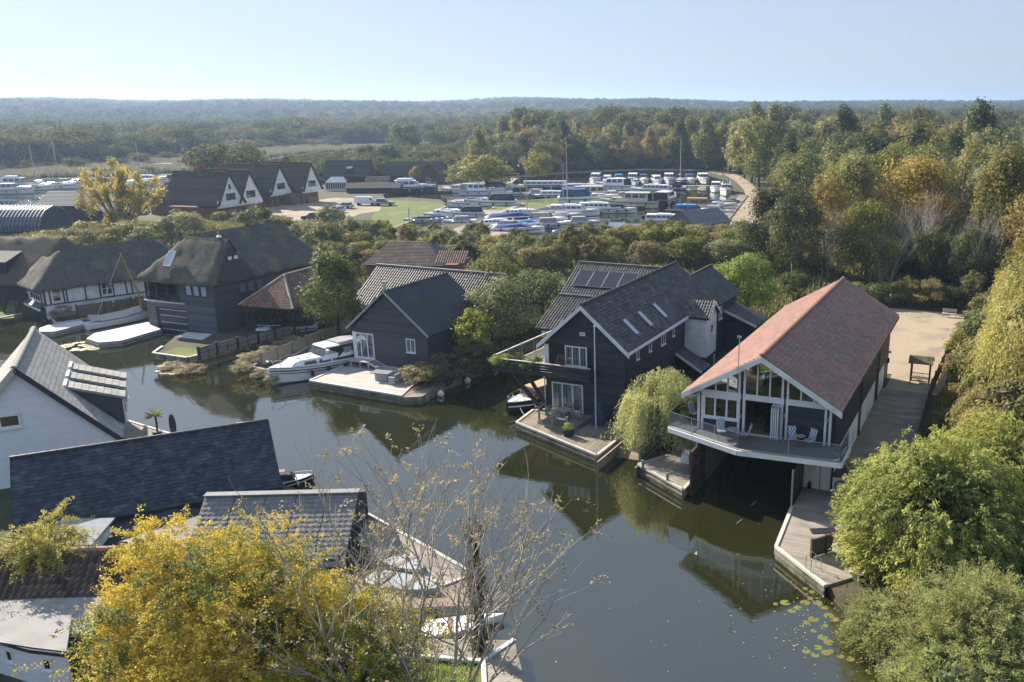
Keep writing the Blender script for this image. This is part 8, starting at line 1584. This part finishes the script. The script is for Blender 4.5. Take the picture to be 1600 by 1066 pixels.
padm = MB(); padm.loft([[(math.cos(a) * r, math.sin(a) * r, z) for a in [.35 + k * 5.6 / 11 for k in range(12)]] + [(0, 0, z)] if False else [(math.cos(.35 + k * 5.6 / 11), math.sin(.35 + k * 5.6 / 11), z) for k in range(12)] + [(0, 0, z)] for r, z in ((1, .012), (1, .03))]); PADM = mat('lily_pad', (.15, .17, .04), (.18, .17, .055), rough=.45, scale=3, objcol=True); pme = padm.mesh('pad', PADM)
rq = random.Random(8)
PADS = [(1262, 920), (1272, 925), (1266, 935), (1284, 944), (1290, 950), (1276, 942), (1258, 942), (1252, 950), (1294, 962), (1280, 996), (1292, 1004), (1283, 1012), (1297, 1018), (1262, 1018), (1268, 1024), (1284, 1020), (1310, 1026), (1330, 1030), (1277, 986), (1300, 968), (1244, 955), (1214, 944), (1222, 942), (1270, 968), (1258, 973), (1288, 978)]
for i, q in enumerate(PADS):
    p = P(*q, 0); near_ = 'below the swim ladder' if q[1] < 980 else 'off the sallow in the bottom right corner'
    o = inst('lily_pad', pme, None, (p.x + rq.uniform(-.2, .2), p.y, .0), (0, 0, rq.uniform(0, 6)), rq.uniform(.14, .26)); o.color = (rq.uniform(.85, 1.2), rq.uniform(.9, 1.15), 1, 1); tag(o, f'green lily pad floating {near_}', 'lily pad', f'lily pads {near_}')
for i in range(42):
    a = (rq.uniform(95, 150), rq.uniform(535, 548)) if i < 26 else (rq.uniform(240, 285), rq.uniform(569, 584)); p = P(*a, 0); w_ = 'in front of the long white pontoon' if i < 26 else 'below the fenced bank'
    o = inst('lily_pad', pme, None, (p.x, p.y, 0), (0, 0, rq.uniform(0, 6)), (rq.uniform(.3, .6), rq.uniform(.25, .45), 1)); o.color = (2.4, 2.1, 4.0, 1); tag(o, f'withered pale lily pad {w_}', 'lily pad', f'withered lily pads {w_}')
fl = MB()
for i in range(270):
    q = (rq.uniform(560, 1330), rq.uniform(700, 1060)); p = P(*q, 0)
    if rq.random() < .75: q = (rq.gauss(1290, 70), rq.gauss(960, 50)); p = P(*q, 0)
    r = rq.uniform(.012, .035); a = rq.uniform(0, 6); fl.face([(p.x + math.cos(a + k * 1.57) * r * (1 + (k % 2) * .7), p.y + math.sin(a + k * 1.57) * r * (1 + (k % 2) * .7), .012 + r * .2 * (k == 0)) for k in range(4)])
tag(fl.build('fallen_leaves', mat('floating_leaf', (.42, .38, .15), (.5, .45, .3), var=.3)), 'small fallen leaves drifting on the dark water', 'leaves', kind='stuff')
for lab, q in (('thin stick floating in the boathouse mouth', (1178, 786)), ('pale twig floating below the boathouse', (1155, 815))):
    p = P(*q, .02); o = thing('floating_stick', lab, 'stick', p, 1.0); mb = MB(); mb.tube([(-.35, 0, 0), (.35, 0, .0)], .02, 5); mb.build('stick', KERB, o)
# rough grass and undergrowth over the bare ground
def tufts(name, label, polys, n, h, col, seed, lw=.05, z=.5, hh=.35):
    rgt = np.random.default_rng(seed); out = []
    for poly in polys:
        xs = [p[0] for p in poly]; ys = [p[1] for p in poly]; k = rgt.uniform((min(xs), min(ys)), (max(xs), max(ys)), (n, 2)); out.append(k[inside(k[:, 0], k[:, 1], poly)])
    p = np.concatenate(out); N_ = len(p); pos = np.concatenate([p, np.full((N_, 1), z)], 1); H_ = h * rgt.uniform(.4, 1.2, N_); pos[:, 2] += H_ * hh; ax = rgt.normal(size=(N_, 3)) * .45; ax[:, 2] = 1
    me = leaf_mesh(name, pos, ax, rgt.normal(size=(N_, 3)), H_, lw * rgt.uniform(.7, 1.4, N_), rgt.random(N_), LEAF); o = inst(name, me); o.color = (*col, 1); return tag(o, label, 'undergrowth', kind='stuff')
def inside(px, py, poly):
    r = np.zeros(len(px), bool); n = len(poly)
    for i in range(n):
        x0, y0 = poly[i][:2]; x1, y1 = poly[(i + 1) % n][:2]; c = ((y0 > py) != (y1 > py)) & (px < (x1 - x0) * (py - y0) / ((y1 - y0) or 1e-9) + x0); r ^= c
    return r
tufts('undergrowth', 'rough undergrowth between the paved yard fence and the willows', [[XY(FB.w(u, v)) for u, v in [(4.6, -12), (16, -12), (16, 60), (6.2, 55), (5.0, 24), (4.6, 10)]]], 60000, .9, (.12, .13, .05), 1, .12)
tufts('wood_floor', 'brambles and low growth on the floor of the right-hand wood', [[XY(FB.w(u, v)) for u, v in [(-16, 56), (14, 57), (60, 70), (60, 140), (10, 150), (-20, 90)]]], 60000, 1.6, (.11, .11, .05), 2, .28)
tufts('rough_growth', 'rough growth around the houses and behind the chalets', [[(-60, 100), (-30, 92), (-12, 90), (6, 84), (16, 96), (24, 125), (24, 158), (-50, 158), (-80, 130)], [(-80, 128), (-50, 150), (-50, 180), (-110, 178), (-110, 120)]], 90000, 1.3, (.125, .125, .055), 3, .22)
tufts('bank_plants', 'low plants along the inlet bank below the brambles', [[(-18.6, 73), (-16.9, 73.6), (-11, 87), (-15, 88)], [FB.w(-16.5, 2).xy[:], FB.w(-14.9, 4.6).xy[:], FB.w(-12.5, 5.6).xy[:], FB.w(-8.6, 14).xy[:], FB.w(-8.6, 40).xy[:], FB.w(-18, 40).xy[:]]], 12000, .6, (.12, .12, .05), 4, .1)
tufts('lawn_grass', 'short blades of the bright near lawn', [[(-16, 33.4), (-9.2, 33.0), (-6.8, 32.5), (-6.3, 30), (-5.3, 26), (-16, 26)]], 60000, .07, (.22, .32, .04), 5, .03, .475)
# ropes, bins and odds and ends on the quays
def bin_(lab, u, v, m):
    t = thing('wheelie_bin', lab, 'bin', FB.w(u, v, .63), FB.a + .2); mb = MB(); mb.loft([[(-.24, -.28, .1), (.24, -.28, .1), (.24, .22, .1), (-.24, .22, .1)], [(-.29, -.35, 1.0), (.29, -.35, 1.0), (.29, .32, 1.0), (-.29, .32, 1.0)]]); mb.build('body', m, t); mb = MB(); mb.loft([[(-.31, -.38, 1.0), (.31, -.38, 1.0), (.31, .36, 1.0), (-.31, .36, 1.0)], [(-.28, -.34, 1.07), (.28, -.34, 1.07), (.28, .3, 1.1), (-.28, .3, 1.1)]]); mb.build('lid', m, t)
    mb = MB(); mb.tube([(-.26, .26, .1), (.26, .26, .1)], .1, 8); mb.build('wheel', DARKM, t)
for lab, a, b in (('mooring rope from the cruiser bow to the chalet quay', FC.w(-10.2, -5.9, 1.2), FC.w(-10.6, -1.6, .6)), ('mooring rope from the cruiser stern to the terrace', FC.w(-7.2, 1.6, 1.0), FC.w(-6.6, -.4, .75)), ('slack mooring rope of the dayboat below the black balcony', FH.w(-9.3, -.2, .7), FH.w(-7.9, -1.4, .6))):
    o = rope('mooring_rope', a, b, .25, None, .025); tag(o, lab, 'rope')
t = thing('coiled_hose', 'coiled hose lying on the right-hand boathouse deck', 'hose', FB.w(1.6, -4.6, .66)); mb = MB(); mb.tube([(math.cos(k * .5) * (.22 + .004 * k), math.sin(k * .5) * (.22 + .004 * k), .02 + .002 * k) for k in range(40)], .018, 5); mb.build('coil', DARKM, t)
t = thing('garden_bench', 'dark folded sun lounger behind the short fence panel', 'lounger', P(1292, 838, .62), FB.a + .5); mb = MB(); mb.box(-.9, .9, -.3, .3, .3, .36); mb.build('seat', DARKM, t); mb = MB(); mb.beam((.5, 0, .34), (1.1, 0, .9), .56, .05); mb.build('backrest', DARKM, t)
for u in (-11.6, -9.4):
    t = thing('mooring_post', 'short timber mooring post at the left corner of the pale deck' if u < -10 else 'short timber mooring post halfway along the pale deck', 'post', FB.w(u, -1.05 if u < -10 else -2.4, .6)); mb = MB(); mb.tube([(0, 0, -1), (0, 0, .55)], .09, 8); mb.build('post', QUAY, t)
# ------------------------------------------------------------------ far vegetation (past counting)
LF = {}
def leaf_far(k, c):
    LF[k] = mat('leaf_' + k, c, tuple(v * .7 for v in c), rough=.7, scale=.3, var=.3, transl=.4, spec=.05, objrand=.4); return LF[k]
def far_proto(nm, m, R, Hc, n, leaf, seed, **kw):
    me = crown(nm, R, Hc, n, leaf, seed, **kw); me.materials.clear(); me.materials.append(m); return bpy.data.objects.new(nm, me)
def scatter(name, label, cat, pts, scl, rot, proto_obj):
    me = bpy.data.meshes.new(name); me.vertices.add(len(pts)); me.vertices.foreach_set('co', np.asarray(pts, float).ravel())
    a = me.attributes.new('scl', 'FLOAT_VECTOR', 'POINT'); a.data.foreach_set('vector', np.asarray(scl, float).ravel())
    a = me.attributes.new('rot', 'FLOAT', 'POINT'); a.data.foreach_set('value', np.asarray(rot, float))
    o = bpy.data.objects.new(name, me); COL.objects.link(o); tag(o, label, cat, kind='stuff')
    ng = bpy.data.node_groups.new(name, 'GeometryNodeTree')
    ng.interface.new_socket('Geometry', in_out='INPUT', socket_type='NodeSocketGeometry'); ng.interface.new_socket('Geometry', in_out='OUTPUT', socket_type='NodeSocketGeometry')
    N = ng.nodes; L = ng.links; gi = N.new('NodeGroupInput'); go = N.new('NodeGroupOutput')
    ip = N.new('GeometryNodeInstanceOnPoints'); oi = N.new('GeometryNodeObjectInfo'); oi.inputs[0].default_value = proto_obj
    try: oi.inputs['As Instance'].default_value = True
    except Exception: pass
    s = N.new('GeometryNodeInputNamedAttribute'); s.data_type = 'FLOAT_VECTOR'; s.inputs[0].default_value = 'scl'
    r = N.new('GeometryNodeInputNamedAttribute'); r.data_type = 'FLOAT'; r.inputs[0].default_value = 'rot'
    cx = N.new('ShaderNodeCombineXYZ'); L.new(r.outputs[0], cx.inputs[2])
    L.new(gi.outputs[0], ip.inputs['Points']); L.new(oi.outputs['Geometry'], ip.inputs['Instance'])
    L.new(s.outputs[0], ip.inputs['Scale']); L.new(cx.outputs[0], ip.inputs['Rotation']); L.new(ip.outputs[0], go.inputs[0])
    md = o.modifiers.new('scatter', 'NODES'); md.node_group = ng
    return o
def inside(px, py, poly):
    r = np.zeros(len(px), bool); n = len(poly)
    for i in range(n):
        x0, y0 = poly[i][:2]; x1, y1 = poly[(i + 1) % n][:2]
        c = ((y0 > py) != (y1 > py)) & (px < (x1 - x0) * (py - y0) / ((y1 - y0) or 1e-9) + x0); r ^= c
    return r
RG = np.random.default_rng(5)
def zone(r0, r1, sp, keep=None, a0=-46, a1=38):
    """jittered points of a ring sector"""
    out = []; r = r0
    while r < r1:
        n = int(math.radians(a1 - a0) * r / sp); a = np.radians(a0 + (a1 - a0) * (np.arange(n) + RG.random(n) * .95) / max(n, 1)); rr = r + RG.uniform(-.5, .5, n) * sp
        out.append(np.stack([rr * np.sin(a), rr * np.cos(a)], 1)); r += sp * .9
    p = np.concatenate(out)
    return p[keep(p)] if keep is not None else p
GAPS = RIVER
def dry(p, grow=0):
    m = inside(p[:, 0], p[:, 1], RIVER) | inside(p[:, 0], p[:, 1], MARINA)
    for dx, dy in ((6, 0), (-6, 0), (0, 9), (0, -9)):
        m |= inside(p[:, 0] + dx, p[:, 1] + dy, RIVER) | inside(p[:, 0] + dx, p[:, 1] + dy, MARINA)
    return ~m
def noise2(p, s, ph=0):
    return (np.sin(p[:, 0] / s + ph) + np.sin(p[:, 1] / s * 1.3 + ph * 2) + np.sin((p[:, 0] + p[:, 1]) / s * .7 + ph * 3) + np.sin((p[:, 0] - p[:, 1]) / s * 1.9 + ph)) / 4
def pt3(p): return np.array([(x, y, gz(x, y) - .2) for x, y in p])
SPL = P(700, 238, 0)
def reedland(p):
    """the pale reed belt along both sides of the river on the left"""
    q = inside(p[:, 0], p[:, 1], [XY(P(*c)) for c in [(-150, 292), (0, 268), (130, 262), (290, 246), (420, 236), (560, 226), (640, 222), (720, 222), (705, 238), (600, 252), (480, 270), (300, 300), (160, 330), (-150, 380)]])
    return q
FP = [far_proto('low_bush', leaf_far('carr', (.150, .155, .060)), 5.5, 7.5, 2200, .7, 41, K=16, lump=.42, zlow=-.2),
      far_proto('brown_bush', leaf_far('brown', (.21, .18, .105)), 4.6, 5.0, 700, 1.0, 42, K=20, shape='flat', lump=.34),
      far_proto('wood_crown', leaf_far('wood', (.165, .17, .062)), 6.2, 14, 1500, 1.05, 43, K=26, lump=.34),
      far_proto('gold_crown', leaf_far('gold', (.26, .22, .085)), 5.4, 13, 1200, 1.05, 44, K=24, lump=.32),
      far_proto('hill_crown', leaf_far('hill', (.085, .095, .055)), 8.5, 15, 420, 2.3, 45, K=20, lump=.38)]
def put(name, label, cat, p, proto_i, s0, s1, sink=0.0):
    n = len(p); s = RG.uniform(s0, s1, n); sz = s * RG.uniform(.8, 1.2, n)
    q = pt3(p); q[:, 2] -= sink
    return scatter(name, label, cat, q, np.stack([s, s, sz], 1), RG.uniform(0, 6.28, n), FP[proto_i])
az = lambda p: np.degrees(np.arctan2(p[:, 0], p[:, 1]))
rad = lambda p: np.hypot(p[:, 0], p[:, 1])
# left: alder and willow carr beyond the river, brown scrub marsh behind it
za = zone(285, 980, 9.6, lambda p: dry(p) & ~reedland(p) & (az(p) < -9 + (rad(p) - 400) * .012) & ((rad(p) > 470) | (az(p) < -24)))
k = noise2(za, 55, 1) + RG.normal(size=len(za)) * .18
put('carr_scrub', 'dark rounded willow and alder scrub beyond the river', 'scrub', za[k < .28], 0, .75, 1.9)
put('brown_scrub', 'brownish bushes among the dark scrub beyond the river', 'scrub', za[(k >= .28) & (k < .55)], 1, .8, 1.5)
zb = zone(960, 1250, 10.5)
k = noise2(zb, 120, 2) + RG.normal(size=len(zb)) * .3
put('marsh_scrub', 'low brown marsh scrub in the middle distance', 'scrub', zb[k > -.05], 1, 1.0, 1.9)
put('marsh_bushes', 'grey green bushes across the middle distance', 'scrub', zb[k <= -.05], 0, .8, 1.4)
zc = zone(1200, 2700, 13.5); zd = zone(2700, 4300, 26)
zc = np.concatenate([zc, zd]); k = noise2(zc, 200, 3) + RG.normal(size=len(zc)) * .3
put('hill_woodland', 'blue hazy woodland covering the hills on the horizon', 'woodland', zc[k < .5], 4, .75, 1.25)
put('autumn_woodland', 'paler autumn trees scattered through the hill woodland', 'woodland', zc[k >= .5], 3, .9, 1.3)
zx = zone(190, 560, 13, lambda p: reedland(p) & dry(p)); zx = zx[noise2(zx, 22, 5) > .05]
put('reed_bushes', 'isolated grey bushes standing in the reed bed', 'scrub', zx, 0, .25, .7)
zw = zone(288, 475, 6.2, lambda p: dry(p) & ~reedland(p) & (rad(p) > 296), -23, -9.5)
put('riverside_scrub', 'mixed bushes between the far houses and the river', 'scrub', zw, 0, .45, 1.0)
# right: continuous wood
def rightwood(p):
    a = az(p); r = rad(p); X, Y = p[:, 0], p[:, 1]
    return (((a > -9 + (r - 400) * .012) & (r > 405)) | ((Y > 338) & (X > 40))) & dry(p)
ze = zone(300, 1350, 8.6, rightwood)
k = noise2(ze, 45, 4) + RG.normal(size=len(ze)) * .35
sm = rad(ze) > 700
put('woodland_mass', 'dense mixed olive green woodland behind the marina', 'woodland', ze[k < .25], 2, .7, 1.4)
put('woodland_autumn', 'yellowing trees through the woodland behind the marina', 'woodland', ze[(k >= .25) & (k < .75)], 3, .65, 1.25)
put('woodland_edge', 'low bushes through the woodland behind the marina', 'woodland', ze[k >= .75], 0, .8, 1.3)
zu = zone(285, 400, 4.2, lambda p: (p[:, 0] > -60) & (p[:, 0] < 44) & dry(p) & (p[:, 1] > 300 + np.maximum(0, 24 - p[:, 0]) * .15), -12, 8)
zu = zu[[not pin(x, y, ROADC) and not (x > 20 and y < 318) for x, y in zu]]
zv = zone(120, 350, 4.6, lambda p: (p[:, 0] > 34) & (p[:, 1] > 106) & (p[:, 0] > 26 + .06 * p[:, 1]), 5, 32); zv = zv[[not pin(x, y, ROADC) and not pin(x - 4, y, ROADC) and not pin(x, y, YARD) for x, y in zv]]
put('understorey', 'dark low bushes filling the wood between the trunks', 'undergrowth', np.concatenate([zu, zv]), 0, .42, .72, .3)
# reeds: tufts of pale blades
def tuft(nm, n, h, w_, m, seed, R):
    rg = np.random.default_rng(seed); p = rg.uniform(-R, R, (n, 3)); hh = h * rg.uniform(.6, 1.1, n); p[:, 2] = hh / 2
    ax = np.stack([rg.normal(size=n) * .14, rg.normal(size=n) * .14, np.ones(n)], 1); nr = rg.normal(size=(n, 3)); nr[:, 2] = .5
    me = leaf_mesh(nm, p, ax, nr, hh, w_ * rg.uniform(.7, 1.3, n), rg.random(n), m); return bpy.data.objects.new(nm, me)
REED = mat('reed', (.34, .305, .235), (.26, .235, .18), rough=.8, scale=.3, var=.3, transl=.25, objrand=.2)
RT = tuft('reed_tuft', 160, 2.4, .35, REED, 3, 2.6)
zr = zone(190, 560, 3.6, lambda p: reedland(p) & dry(p))
scatter('reeds', 'pale buff reed bed along the far river banks', 'reeds', pt3(zr), np.full((len(zr), 3), 1.0), RG.uniform(0, 6, len(zr)), RT)
